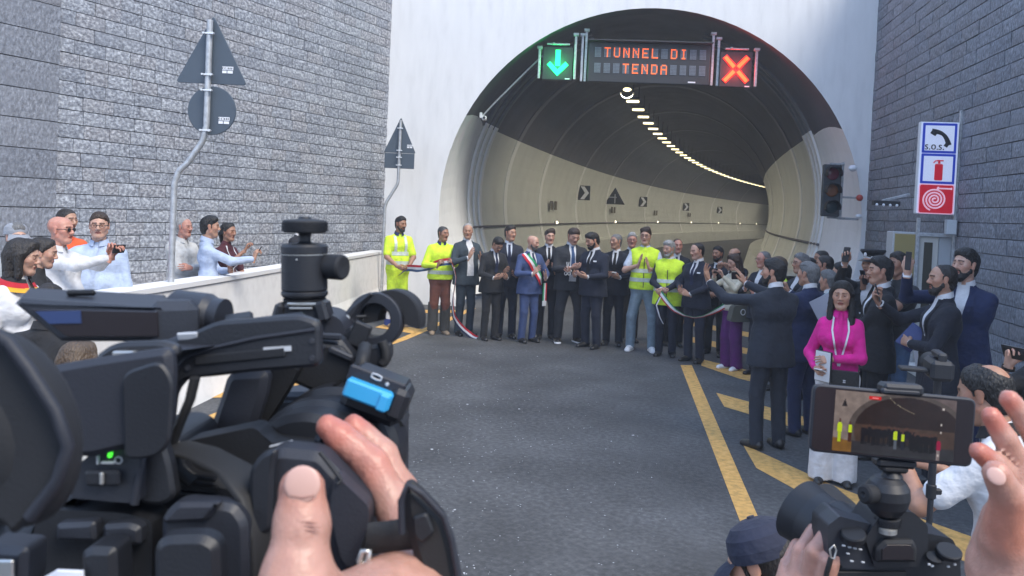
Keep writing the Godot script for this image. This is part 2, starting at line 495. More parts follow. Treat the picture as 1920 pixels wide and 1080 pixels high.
func build_ground() -> void:
	var a := pp(-0.3, 0, -0.02); var c := pp(10.6, 0, -0.02)
	struct(sheet([[-150, 150], [-150, a.z], [a.x, a.z], [c.x, c.z], [150, c.z], [150, 150]], 0.0), "road", mats["asphalt"])
	# tunnel carriageway
	var b := MB.new()
	var prev := []
	for k in 45:
		var s := -2.6 + k * 3.0
		var L := tcen(s) - tside(s) * 3.6; var R := tcen(s) + tside(s) * 3.6
		L.y = -0.006; R.y = -0.006
		if k == 0:
			L = pp(1.25, -0.006, 0.0); R = pp(10.15, -0.006, 0.0)
		if prev: b.quad(prev[0], prev[1], R, L)
		prev = [L, R]
	struct(b.mesh(), "tunnel_carriageway", mats["asphalt"])
	# raised pavement behind the parapet
	b = MB.new()
	var bl := [Vector3(-3.02, 0, -18.3), Vector3(-3.66, 0, -8.8), Vector3(-4.05, 0, -3.0), Vector3(-14, 0, -3.0), Vector3(-8.2, 0, -7.2)]
	var top := []
	for p in bl: top.append(p + Vector3(0, 0.15, 0))
	b.poly([top[0], top[4], top[3], top[2], top[1]])
	b.quad(bl[2], bl[3] , top[3], top[2])
	struct(b.mesh(), "pavement", mats["barrier_concrete"])
	# right-hand pavement with kerb under the SOS post
	b = MB.new()
	b.box(Transform3D(Basis(Vector3(0, 1, 0), -0.158), Vector3(6.42, 0.07, -12.0)), Vector3(1.1, 0.14, 14.0), 0.015)
	struct(b.mesh(), "kerb", mats["barrier_concrete"])
	# painted yellow markings
	var marks := [
		["edge line", [[2.531, -12.339], [2.703, -12.381], [1.855, -5.973], [1.40, -2.6], [1.25, -2.6], [1.707, -5.955]], "long yellow edge line on the asphalt ending at the feet of the suited men"],
		["a", [[2.30, -8.13], [2.722, -6.983], [3.033, -6.388], [3.308, -5.937], [3.55, -5.5], [3.25, -5.0], [3.024, -5.479], [2.819, -5.918], [2.393, -6.726], [2.212, -7.357]], "widest yellow hatching stripe, under the white trousers of the woman in pink"],
		["b", [[2.608, -10.481], [3.242, -9.501], [4.3, -8.0], [4.06, -7.4], [3.006, -8.919], [2.519, -9.723]], "yellow hatching stripe behind the legs of the man raising both hands"],
		["c", [[2.974, -12.937], [3.452, -12.188], [4.6, -10.4], [4.3, -9.8], [3.155, -11.503], [2.841, -12.372]], "yellow hatching stripe under the purple trousers"],
		["d", [[3.2, -15.5], [3.537, -15.013], [4.9, -12.9], [4.7, -12.3], [3.491, -14.185], [3.1, -14.8]], "yellow hatching stripe glimpsed between the legs of the right-hand group"],
		["e", [[3.5, -18.1], [4.11, -17.147], [5.2, -15.3], [5.0, -14.7], [3.95, -16.4], [3.45, -17.2]], "small far yellow stripe nearest the tunnel mouth on the right"],
		["f", [[-0.70, -18.2], [-1.08, -16.077], [-1.60, -13.545], [-1.88, -12.582], [-2.43, -9.7], [-2.8, -7.977], [-3.2, -5.5], [-3.36, -5.5], [-2.96, -7.977], [-2.58, -9.7], [-2.02, -12.582], [-1.75, -13.545], [-1.22, -16.077], [-0.84, -18.2]], "long yellow edge line running along the white parapet"],
		["g", [[-2.40, -17.3], [-1.05, -17.75], [-1.10, -17.3], [-2.33, -16.75]], "yellow hatching stripe beside the parapet nearest the tunnel wall"],
		["h", [[-2.187, -15.343], [-1.45, -14.75], [-1.55, -14.2], [-2.3, -14.75]], "yellow hatching stripe seen through the black ring clamp"],
		["i", [[-2.75, -12.6], [-2.2, -12.0], [-2.3, -11.4], [-2.85, -12.0]], "yellow hatching stripe seen below the handle of the video camera"],
		["j", [[-3.85, -9.6], [-2.68, -9.95], [-2.75, -9.2], [-3.5, -8.85]], "broad yellow hatching stripe framed by the handle of the video camera"],
	]
	for k in marks: struct(sheet(k[1], 0.004), "road_marking", mats["yellow_paint"], k[2])
	# pale chalky scuffs and dropped confetti on the asphalt
	var rng := RandomNumberGenerator.new(); rng.seed = 77
	b = MB.new()
	for k in 900:
		var z := -rng.randf_range(2.6, 13.0); var x := rng.randf_range(-0.26, 0.2) * -z
		if rng.randf() < 0.5: x = -0.06 * -z + rng.randfn(0, 0.05) * -z
		var r := rng.randf_range(0.002, 0.0065) * (2.4 if rng.randf() < 0.06 else 1.0)
		var a0 := rng.randf() * TAU
		var pts := []
		for i in 5:
			var aa := a0 - TAU * i / 5.0
			pts.append(Vector3(x + cos(aa) * r * rng.randf_range(.5, 1.3), 0.0045, z + sin(aa) * r * rng.randf_range(.5, 1.3)))
		pts.reverse()
		b.poly(pts)
	var conf := put(b.mesh(), "paper_confetti", mat("confetti", lin(.62, .63, .66), .8))
	conf.set_meta("kind", "stuff")
	tag(conf, "tiny white paper flecks strewn over the dark asphalt", "confetti")

func build_portal() -> void:
	var o := thing("tunnel_portal", "white plastered tunnel portal wall around the arched mouth", "tunnel portal", P0)
	var inv := Transform3D(Basis(), -P0)
	var N := 64
	var a0 := -0.4866; var a1 := PI + 0.4866
	var face := MB.new(); var rev_p := MB.new(); var rev_q := MB.new(); var rev_d := MB.new(); var back := MB.new()
	var rect := func(a: float) -> Vector3:
		var cx := 5.70; var cy := 2.08
		var d := Vector2(cos(a), sin(a))
		var t := 1e9
		if d.x > 1e-6: t = minf(t, (10.27 - cx) / d.x)
		if d.x < -1e-6: t = minf(t, (-0.03 - cx) / d.x)
		if d.y > 1e-6: t = minf(t, (9.5 - cy) / d.y)
		if d.y < -1e-6: t = minf(t, (0.0 - cy) / d.y)
		return Vector3(cx + d.x * t, cy + d.y * t, 0)
	var angs := []
	for k in N + 1: angs.append(lerpf(a0, a1, float(k) / N))
	for cr in [atan2(7.42, 4.57), atan2(7.42, -5.73), atan2(-2.08, 4.57), PI + atan2(2.08, 5.73)]:
		angs.append(cr)
	angs.sort()
	for k in angs.size() - 1:
		var A: float = angs[k]; var B: float = angs[k + 1]
		if B - A < 1e-4: continue
		var ra: Vector3 = rect.call(A); var rb: Vector3 = rect.call(B)
		face.quad(pring(A), pp(ra.x, ra.y), pp(rb.x, rb.y), pring(B))
		back.quad(pp(ra.x, ra.y, -0.5), pring(A, 0.3, -0.5), pring(B, 0.3, -0.5), pp(rb.x, rb.y, -0.5))
	# splayed reveal, pale below and dark above
	var steps := 5
	for k in N:
		var A := lerpf(a0, a1, float(k) / N); var B := lerpf(a0, a1, float(k + 1) / N)
		for j in steps:
			var f0 := float(j) / steps; var f1 := float(j + 1) / steps
			var P := []
			for q in [[A, f0], [A, f1], [B, f1], [B, f0]]:
				var ang: float = lerpf(q[0], clampf((q[0] - PI / 2) / (PI / 2 + 0.4866) * (PI / 2 + 0.6288) + PI / 2, -0.6288, PI + 0.6288), q[1])
				var e: float = 1.0 - pow(1.0 - q[1], 1.6)
				var pa := pring(q[0]); var pb := tring(-0.2, ang)
				P.append(Vector3(lerpf(pa.x, pb.x, e), lerpf(pa.y, pb.y, e), lerpf(pa.z, pb.z, q[1])))
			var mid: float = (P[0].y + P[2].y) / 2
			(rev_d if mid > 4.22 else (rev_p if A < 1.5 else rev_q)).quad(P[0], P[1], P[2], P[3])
	# body behind the face, so that the wall has thickness
	face.quad(pp(10.27, 0, 0), pp(10.27, 0, -0.5), pp(10.27, 9.5, -0.5), pp(10.27, 9.5, 0))
	face.quad(pp(-0.03, 0, -0.5), pp(-0.03, 0, 0), pp(-0.03, 9.5, 0), pp(-0.03, 9.5, -0.5))
	face.quad(pp(-0.03, 9.5, 0), pp(10.27, 9.5, 0), pp(10.27, 9.5, -0.5), pp(-0.03, 9.5, -0.5))
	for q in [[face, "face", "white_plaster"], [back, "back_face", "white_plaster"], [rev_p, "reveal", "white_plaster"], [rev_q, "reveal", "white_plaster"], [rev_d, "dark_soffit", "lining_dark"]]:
		var mi := put(q[0].mesh(), q[1], mats[q[2]], o)
		mi.position = -P0
	# lining of the bored tunnel
	var t := thing("tunnel_lining", "curving bored tunnel with dark vault and cream painted side walls", "tunnel", TS)
	var b0 := -0.6288; var b1 := PI + 0.6288
	var NN := 48
	var parts := {"vault": MB.new(), "side_wall_r": MB.new(), "side_wall_l": MB.new(), "shell": MB.new()}
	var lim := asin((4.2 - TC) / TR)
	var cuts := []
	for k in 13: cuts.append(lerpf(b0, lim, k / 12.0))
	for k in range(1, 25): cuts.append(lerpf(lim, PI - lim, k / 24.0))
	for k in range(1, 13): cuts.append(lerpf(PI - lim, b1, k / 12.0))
	for si in 50:
		var s0 := -0.2 + si * 2.6; var s1 := s0 + 2.6
		for k in cuts.size() - 1:
			var A: float = cuts[k]; var B: float = cuts[k + 1]
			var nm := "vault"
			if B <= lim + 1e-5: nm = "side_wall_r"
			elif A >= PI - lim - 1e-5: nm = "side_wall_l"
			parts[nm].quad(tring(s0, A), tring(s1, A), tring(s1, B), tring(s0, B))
			if si % 5 == 0: parts["shell"].quad(tring(s0, B, .4), tring(s0 + 13, B, .4), tring(s0 + 13, A, .4), tring(s0, A, .4))
	# far end closed
	var ec := tring(130, PI / 2) * 0.5 + tring(130, -PI / 2) * 0.5
	for k in cuts.size() - 1: parts["shell"].tri(ec, tring(129.8, cuts[k]), tring(129.8, cuts[k + 1]))
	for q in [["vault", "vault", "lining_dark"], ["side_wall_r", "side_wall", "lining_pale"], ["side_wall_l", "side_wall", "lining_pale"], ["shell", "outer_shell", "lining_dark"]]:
		var mi := put(parts[q[0]].mesh(), q[1], mats[q[2]], t)
		mi.position = -TS
	# kerb ledges with a rail line, both sides
	for sd in [-1.0, 1.0]:
		var b := MB.new(); var rail := MB.new()
		var P := []; var R := []
		for k in 44:
			var s := -0.2 + k * 3.0
			P.append([tcen(s) + tside(s) * (sd * 3.15), tcen(s) + tside(s) * (sd * 4.1)])
			R.append(tcen(s) + tside(s) * (sd * 4.13) + Vector3(0, 1.66, 0))
		for k in P.size() - 1:
			var a: Vector3 = P[k][0]; var c: Vector3 = P[k + 1][0]; var d: Vector3 = P[k + 1][1]; var e: Vector3 = P[k][1]
			var up := Vector3(0, 0.9, 0)
			var lean := (e - a) * 0.25
			if sd > 0:
				b.quad(c, a, a + up + lean, c + up + lean)
				b.quad(c + up + lean, a + up + lean, e + up, d + up)
			else:
				b.quad(a, c, c + up + lean, a + up + lean)
				b.quad(a + up + lean, c + up + lean, d + up, e + up)
		rail.tube(R, 0.035, 6)
		put(b.mesh(), "safety_profile", mats["lining_pale"], t).position = -TS
		put(rail.mesh(), "cable_rail", mats["lining_dark"], t).position = -TS
	# construction joints: slightly proud bands round the lining
	for s in [4.0, 9.4, 17.0, 25.0, 38.0, 52.0, 66.0, 78.0]:
		for part in [[b0 + 0.1, lim, "lining_pale"], [lim, PI - lim, "lining_dark"], [PI - lim, b1 - 0.1, "lining_pale"]]:
			var b := MB.new()
			for k in 20:
				var A: float = lerpf(part[0], part[1], k / 20.0); var B: float = lerpf(part[0], part[1], (k + 1) / 20.0)
				b.quad(tring(s, A, -.025), tring(s + .42, A, -.025), tring(s + .42, B, -.025), tring(s, B, -.025))
				b.quad(tring(s, A, -.003), tring(s, A, -.025), tring(s, B, -.025), tring(s, B, -.003))
			var mj := mat("joint_pale", lin(.80, .80, .77), .6) if part[2] == "lining_pale" else mat("joint_dark", lin(.17, .165, .175), .7)
			put(b.mesh(), "joint_band", mj, t).position = -TS
	# cable trays that follow the arch just inside the mouth
	for side in [0, 1]:
		var nm: String = ["left", "right"][side]
		var ct := thing("cable_tray", ["three pale cable trays following the arch on the left of the tunnel mouth", "three perforated cable trays following the arch behind the traffic light"][side], "cable tray", tring(0, [PI, 0.0][side]), 0.0, "cable trays inside the tunnel mouth")
		for k in 3:
			var s := -0.12 + 0.52 * k
			var b := MB.new(); var dk := MB.new()
			var steps2 := 30
			for i in steps2:
				var A := lerpf(-0.5, 1.25, float(i) / steps2); var B := lerpf(-0.5, 1.25, float(i + 1) / steps2)
				if side == 0:
					var tA := PI - B; B = PI - A; A = tA
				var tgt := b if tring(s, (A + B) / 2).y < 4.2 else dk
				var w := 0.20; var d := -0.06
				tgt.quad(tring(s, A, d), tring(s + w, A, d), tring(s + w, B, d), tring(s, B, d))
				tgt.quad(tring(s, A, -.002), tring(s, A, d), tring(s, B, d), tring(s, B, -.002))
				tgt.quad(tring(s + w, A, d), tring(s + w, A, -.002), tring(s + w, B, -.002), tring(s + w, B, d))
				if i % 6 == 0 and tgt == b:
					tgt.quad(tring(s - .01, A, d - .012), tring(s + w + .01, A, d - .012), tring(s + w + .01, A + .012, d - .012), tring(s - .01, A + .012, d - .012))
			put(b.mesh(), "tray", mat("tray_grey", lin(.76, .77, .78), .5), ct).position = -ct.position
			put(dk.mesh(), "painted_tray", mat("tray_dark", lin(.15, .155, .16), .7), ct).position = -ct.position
	# thin conduit with a small camera on the left reveal
	var cd := thing("conduit", "thin grey conduit curving along the left of the arch above the small camera", "conduit", pring(2.6))
	var pts := []
	for k in 16: pts.append(pring(lerpf(2.63, 2.15, k / 15.0), -0.22 - 0.1 * sin(k / 15.0 * PI), -0.55))
	var cb := MB.new(); cb.tube(pts, 0.022, 8)
	put(cb.mesh(), "pipe", mats["galvanised"], cd).position = -cd.position
	var sc := thing("surveillance_camera", "small grey camera on a bracket at the lower end of the thin conduit", "camera", pring(2.63, -0.22, -0.5))
	cb = MB.new()
	cb.bx(Vector3(0.08, -0.02, 0.08), Vector3(0.10, 0.08, 0.22), 0.01); cb.bx(Vector3(0, 0.05, 0), Vector3(0.06, 0.12, 0.06), 0.005)
	put(cb.mesh(), "housing", mats["white_enamel"], sc)
	cb = MB.new(); cb.cyl(Vector3(0.08, -0.02, 0.19), Vector3(0.08, -0.02, 0.23), 0.03, 12)
	put(cb.mesh(), "lens", mats["black_enamel"], sc)

func build_walls() -> void:
	var dl := Vector3(-sin(0.4328), 0, cos(0.4328))
	stone_wall("retaining_wall", "grey split-stone retaining wall on the left, behind the triangular sign", P0 + PN * 0.0, dl, Vector3(cos(0.4328), 0, sin(0.4328)), 12.6, 8.2, 0.19, [0.36, 0.42, 0.46, 0.5], "stone", 0.008, 0.0, 7.9, 11, true)
	var dr := Vector3(-sin(0.158), 0, cos(0.158))
	stone_wall("retaining_wall", "darker slate-grey stone retaining wall on the right, behind the SOS sign", P0 + PE * 10.27, dr, Vector3(-cos(0.158), 0, -sin(0.158)), 15.0, 8.2, 0.205, [0.5, 0.6, 0.68, 0.8], "slate", 0.009, 0.0, -1.0, 12, true)
	# white concrete parapet
	var o := thing("parapet", "smooth white concrete parapet in front of the left stone wall", "parapet", Vector3(-2.75, 0, -18.2))
	var pts := [Vector3(-2.70, 1.15, -18.25), Vector3(-3.30, 1.235, -9.4), Vector3(-3.52, 1.26, -7.0), Vector3(-3.85, 1.29, -3.0)]
	var b := MB.new(); var cap := MB.new()
	for k in 3:
		var p: Vector3 = pts[k]; var q: Vector3 = pts[k + 1]
		var sdir := Vector3(1, 0, 0)
		var pf := Vector3(p.x + 0.22, 0, p.z); var qf := Vector3(q.x + 0.22 , 0, q.z)
		var pm := Vector3(p.x + 0.04, 0.0, p.z); var qm := Vector3(q.x + 0.04, 0.0, q.z)
		pf.y = 0.0; qf.y = 0.0
		pm = Vector3(p.x + 0.06, 0.42, p.z); qm = Vector3(q.x + 0.06, 0.42, q.z)
		b.quad(pf, pm, qm, qf); b.quad(pm, p - Vector3(0, .05, 0), q - Vector3(0, .05, 0), qm)
		var pb := Vector3(p.x - 0.26, 0, p.z); var qb := Vector3(q.x - 0.26, 0, q.z)
		b.quad(qb, qb + Vector3(0, q.y - .05, 0), pb + Vector3(0, p.y - .05, 0), pb)
		cap.quad(p + Vector3(.02, -.05, 0), p + Vector3(.02, 0, 0), q + Vector3(.02, 0, 0), q + Vector3(.02, -.05, 0))
		cap.quad(p + Vector3(.02, 0, 0), p + Vector3(-.28, 0, 0), q + Vector3(-.28, 0, 0), q + Vector3(.02, 0, 0))
		cap.quad(q + Vector3(-.28, -.05, 0), q + Vector3(-.28, 0, 0), p + Vector3(-.28, 0, 0), p + Vector3(-.28, -.05, 0))
	put(b.mesh(), "wall_body", mats["barrier_concrete"], o).position = -o.position
	put(cap.mesh(), "coping", mat("coping", lin(.7, .7, .7), .8), o).position = -o.position
# ---------- signs and lamps ----------
const ORD := ["first", "second", "third", "fourth", "fifth", "sixth", "seventh", "eighth", "ninth", "tenth", "eleventh", "twelfth"]
const FONT := {
	"T": ["11111", "00100", "00100", "00100", "00100", "00100", "00100"], "U": ["10001", "10001", "10001", "10001", "10001", "10001", "01110"],
	"N": ["10001", "11001", "10101", "10101", "10011", "10001", "10001"], "E": ["11111", "10000", "10000", "11110", "10000", "10000", "11111"],
	"L": ["10000", "10000", "10000", "10000", "10000", "10000", "11111"], "D": ["11110", "10001", "10001", "10001", "10001", "10001", "11110"],
	"I": ["01110", "00100", "00100", "00100", "00100", "00100", "01110"], "A": ["01110", "10001", "10001", "11111", "10001", "10001", "10001"]}
func pbasis() -> Basis: return Basis(PE, Vector3(0, 1, 0), PN)
func post(o: Node3D, x: float, y0: float, y1: float, z := 0.0) -> void:
	var b := MB.new()
	b.bx(Vector3(x, (y0 + y1) / 2, z), Vector3(0.055, y1 - y0, 0.06), 0.006)
	b.bx(Vector3(x, y1 - 0.03, z), Vector3(0.12, 0.06, 0.12), 0.006)
	put(b.mesh(), "hanger_post", mats["galvanised"], o)

func build_signs() -> void:
	# variable message sign
	var o := thing("message_sign", "dark LED message board reading TUNNEL DI TENDA under the arch crown", "message sign", pp(5.62, 5.43, -0.35))
	o.basis = pbasis()
	var b := MB.new()
	b.bx(Vector3(0, 0, -0.12), Vector3(2.62, 0.86, 0.24), 0.012)
	put(b.mesh(), "cabinet", mats["lamp_case"], o)
	b = MB.new()
	b.bx(Vector3(0, 0.445, 0.03), Vector3(2.66, 0.03, 0.3), 0.004)
	put(b.mesh(), "visor", mats["lamp_case"], o)
	var rows := ["_TUNNEL_DI__", "___TENDA____"]
	var pitch := 0.2035
	for r in 2:
		for k in 12:
			var cx := (k - 5.5) * pitch + 0.02; var cy := 0.21 - r * 0.34
			b = MB.new()
			b.bx(Vector3(cx, cy, 0.003), Vector3(0.140, 0.215, 0.006))
			var cell := put(b.mesh(), "display_cell", mat("cell_dark", lin(.07, .08, .095), .5), o)
			var ch: String = rows[r][k]
			var on := MB.new(); var off := MB.new()
			for y in 7:
				for x in 5:
					var lit: bool = ch != "_" and FONT[ch][y][x] == "1"
					var p := Vector3(cx + (x - 2) * 0.0275, cy + (3 - y) * 0.0305, 0.010)
					if lit: on.bx(p, Vector3(0.022, 0.024, 0.012))
					else: off.bx(p, Vector3(0.019, 0.021, 0.008))
			put(off.mesh(), "led_dots_off", mats["led_off"], cell).set_meta("kind", "stuff")
			if ch != "_": put(on.mesh(), "led_letter", mats["led_orange"], cell)
	b = MB.new(); b.bx(Vector3(0.93, -0.38, 0.004), Vector3(0.16, 0.028, 0.008))
	put(b.mesh(), "maker_plate", mats["white_enamel"], o)
	for x in [-1.44, -1.36, 1.36, 1.48]: post(o, x, -0.42, 0.62 if absf(x) > 1.4 else 0.72, -0.1)
	# lane signals
	var a := thing("lane_signal", "lane signal showing a lit green downward arrow", "lane signal", pp(3.66, 5.37, -0.35), 0.0, "lane signals under the arch")
	a.basis = pbasis()
	b = MB.new(); b.bx(Vector3(0, 0, -0.1), Vector3(0.66, 0.72, 0.2), 0.012)
	put(b.mesh(), "cabinet", mats["lamp_case"], a)
	b = MB.new()
	b.prism(Transform3D(Basis(), Vector3(0.0, 0.02, 0.008)), [Vector2(-.055, .27), Vector2(-.055, -.08), Vector2(.055, -.08), Vector2(.055, .27)], 0.016)
	b.prism(Transform3D(Basis(), Vector3(0, 0.02, 0.0085)), [Vector2(0, -.30), Vector2(.235, -.055), Vector2(.165, .015), Vector2(0, -.155), Vector2(-.165, .015), Vector2(-.235, -.055)], 0.017)
	put(b.mesh(), "led_arrow", mats["led_green"], a)
	b = MB.new(); b.bx(Vector3(0.22, -0.33, 0.004), Vector3(0.1, 0.025, 0.008)); put(b.mesh(), "maker_plate", mats["white_enamel"], a)
	b = MB.new(); b.bx(Vector3(0.0, 0.41, 0.02), Vector3(0.5, 0.035, 0.05), 0.005); b.ball(Vector3(-0.1, 0.41, 0.07), Vector3(.035, .035, .035), 8, 6)
	put(b.mesh(), "lamp_bar", mats["galvanised"], a)
	post(a, -0.40, -0.34, 0.36); post(a, 0.375, -0.34, 0.66)
	var c := thing("lane_signal", "lane signal showing a lit red cross", "lane signal", pp(7.47, 5.36, -0.35), 0.0, "lane signals under the arch")
	c.basis = pbasis()
	b = MB.new(); b.bx(Vector3(0, 0, -0.1), Vector3(0.68, 0.76, 0.2), 0.012)
	put(b.mesh(), "cabinet", mats["lamp_case"], c)
	for w in [[0.085, 0.011, "led_red"], [0.052, 0.02, "led_cross"]]:
		for sg in [1.0, -1.0]:
			for half in [1.0, -1.0]:
				b = MB.new()
				var t := Transform3D(Basis(Vector3(0, 0, 1), sg * PI / 4 + (0.04 if sg > 0 else -0.04)), Vector3(0, 0, 0.004 + w[1] / 2 + (0.001 if sg > 0 else 0.0)))
				b.box(t * Transform3D(Basis(), Vector3(half * (0.205 if w[0] < .06 else 0.2), 0, 0)), Vector3(0.29 if w[0] < .06 else 0.33, w[0] * 2 * 0.72, w[1]))
				put(b.mesh(), "led_cross_arm", mats[w[2]], c)
	b = MB.new(); b.bx(Vector3(0.25, -0.36, 0.004), Vector3(0.1, 0.025, 0.008)); put(b.mesh(), "maker_plate", mats["white_enamel"], c)
	b = MB.new(); b.bx(Vector3(0.0, 0.43, 0.02), Vector3(0.5, 0.035, 0.05), 0.005); b.ball(Vector3(-0.12, 0.43, 0.07), Vector3(.035, .035, .035), 8, 6)
	put(b.mesh(), "lamp_bar", mats["galvanised"], c)
	post(c, 0.42, -0.36, 0.46)
	# glow of the signals
	for q in [[a, Color(0.1, 1.0, 0.5), 0.2], [c, Color(1.0, 0.2, 0.15), 0.22]]:
		var l := OmniLight3D.new(); l.name = "signal_light"; l.light_color = q[1]; l.light_energy = q[2]; l.omni_range = 8; l.omni_attenuation = 2; l.light_size = 0.15; l.shadow_enabled = true
		q[0].add_child(l); l.position = Vector3(0, 0, 0.2)
	# tunnel lamps
	var lm: StandardMaterial3D = mats["tunnel_lamp"]
	var first: Node3D = null
	var k := 0
	var s := 4.8
	while s < 100.0:
		var p := tcen(s) - tside(s) * 0.8 + Vector3(0, 5.83, 0)
		var d := thing("tunnel_lamp", ("bright rectangular LED lamp deep in the curving row under the dark tunnel vault" if k > 12 else ORD[k - 1] + " rectangular LED lamp after the round one under the tunnel vault") if k > 0 else "first round lamp with a hoop below it in the tunnel lamp row", "tunnel lamp", p, -(TH0 + TK * s), "row of LED lamps along the tunnel vault" if k > 0 else "")
		if k == 0:
			b = MB.new(); b.lathe(Transform3D(Basis(), Vector3(0, 0.03, 0)), [Vector2(0, -.05), Vector2(.07, -.04), Vector2(.13, 0.0), Vector2(.09, .05), Vector2(0, .06)], 18)
			put(b.mesh(), "diffuser", lm, d)
			var hp := []
			for i in 13: hp.append(Vector3(cos(PI + PI * i / 12.0) * 0.20, -0.05 + sin(PI + PI * i / 12.0) * 0.18, 0.02))
			b = MB.new(); b.tube(hp, 0.02, 8); put(b.mesh(), "lamp_hoop", mat("hoop", lin(.7, .68, .6), .4), d)
		else:
			b = MB.new(); b.bx(Vector3(0, 0.06, 0), Vector3(0.46, 0.08, 0.20), 0.012)
			put(b.mesh(), "housing", mats["lamp_case"], d)
			b = MB.new(); b.bx(Vector3(0, -0.03, 0), Vector3(0.40, 0.06, 0.14), 0.01)
			put(b.mesh(), "diffuser", lm, d)
		b = MB.new(); b.cyl(Vector3(0, 0.1, 0), Vector3(0, 0.75, 0), 0.015, 6)
		put(b.mesh(), "stem", mats["lamp_case"], d)
		if k % 2 == 0 and s < 90:
			var l := SpotLight3D.new()
			l.name = "lamp_light"; l.light_color = Color(1.0, 0.96, 0.87); l.light_energy = 2.5; l.spot_range = 40; l.spot_attenuation = 2; l.spot_angle = 84; l.spot_angle_attenuation = 0.6; l.light_size = 0.2; l.shadow_enabled = true
			d.add_child(l); l.position = Vector3(0, -0.11, 0); l.rotation_degrees = Vector3(-90, 0, 0)
		k += 1
		s += 2.15
	# wall lamps with twin plates and chevron boards
	var mk := -1
	for sw in [12.2, 27.4, 42.5, 56.6, 69.2, 79.5, 87.7, 93.3, 97.0]:
		mk += 1
		var d := thing("kerb_lamp", ORD[mk] + " small round marker lamp along the cream tunnel wall, counted from the mouth", "marker lamp", tcen(sw) - tside(sw) * 4.06 + Vector3(0, 1.72, 0), -(TH0 + TK * sw), "marker lamps along the tunnel wall")
		b = MB.new(); b.ball(Vector3.ZERO, Vector3(.055, .055, .055), 8, 6); put(b.mesh(), "bulb", mats["kerb_lamp"], d)
		b = MB.new(); b.bx(Vector3(-.05, -.02, 0), Vector3(.06, .12, .14), .008); put(b.mesh(), "bracket", mats["lamp_case"], d)
	mk = -1
	for sw in [11.8, 27.0, 42.0, 56.0]:
		mk += 1
		for dd in [-0.42, 0.42]:
			var d := thing("wall_plate", ("nearer" if dd < 0 else "farther") + " small dark plate of the pair above the " + ORD[mk].to_lower() + " marker lamp", "wall plate", tcen(sw + dd) - tside(sw + dd) * 4.14 + Vector3(0, 2.38, 0), -(TH0 + TK * sw), "paired dark plates on the tunnel wall")
			b = MB.new(); b.bx(Vector3.ZERO, Vector3(.03, .34, .42), .006); put(b.mesh(), "plate", mat("plate_brown", lin(.12, .1, .075), .6), d)
	var chevs := [[17.5, "nearest black board with a white chevron on the tunnel wall"], [35.9, "second black chevron board, beyond the triangular sign in the tunnel"], [53.4, "third black chevron board along the tunnel wall"], [68.9, "farthest black chevron board on the tunnel wall"]]
	for q in chevs:
		var sw: float = q[0]
		var d := thing("chevron_board", q[1], "road sign", tcen(sw) - tside(sw) * 3.95 + Vector3(0, 3.05, 0), 0.0, "chevron boards on the tunnel wall")
		var fw := -tcen(sw).direction_to(tcen(sw + 1)); var zz := (fw + tside(sw) * 0.35).normalized()
		d.basis = Basis(Vector3(0, 1, 0).cross(zz).normalized(), Vector3(0, 1, 0), zz)
		b = MB.new(); b.bx(Vector3.ZERO, Vector3(.55, .66, .03), .006); put(b.mesh(), "board", mats["black_enamel"], d)
		b = MB.new(); b.prism(Transform3D(Basis(), Vector3(.03, 0, .022)), [Vector2(-.2, .29), Vector2(-.02, .29), Vector2(.19, 0), Vector2(-.02, -.29), Vector2(-.2, -.29), Vector2(.0, 0)], .01)
		put(b.mesh(), "chevron", mats["white_enamel"], d)
		b = MB.new(); b.bx(Vector3(-.2, 0, -.12), Vector3(.04, .04, .24)); put(b.mesh(), "bracket", mats["galvanised"], d)
	var sw2 := 25.4
	var ts := thing("triangular_sign", "dark triangular sign seen from behind on the tunnel wall between two chevron boards", "road sign", tcen(sw2) - tside(sw2) * 3.8 + Vector3(0, 2.68, 0))
	var zz2 := (-tcen(sw2).direction_to(tcen(sw2 + 1)) + tside(sw2) * 0.3).normalized()
	ts.basis = Basis(Vector3(0, 1, 0).cross(zz2).normalized(), Vector3(0, 1, 0), zz2)
	b = MB.new(); b.prism(Transform3D(), [Vector2(-.55, 0), Vector2(.55, 0), Vector2(0, .92)], .02); put(b.mesh(), "plate", mats["black_enamel"], ts)
	b = MB.new(); b.bx(Vector3(-.12, .38, .03), Vector3(.42, .05, .03)); b.bx(Vector3(0.0, .3, .05), Vector3(.06, .5, .03)); put(b.mesh(), "bracket", mats["galvanised"], ts)
	build_posts()

func rounded(pts: Array, r: float, n := 5) -> Array:
	var out := []
	var m := pts.size()
	for i in m:
		var p: Vector2 = pts[i]; var a: Vector2 = pts[(i - 1 + m) % m]; var b: Vector2 = pts[(i + 1) % m]
		var q := minf(r, minf((a - p).length(), (b - p).length()) * .45)
		var s := p + (a - p).normalized() * q; var e := p + (b - p).normalized() * q
		for k in n + 1:
			var t := float(k) / n
			out.append(s * (1 - t) * (1 - t) + p * 2 * t * (1 - t) + e * t * t)
	return out

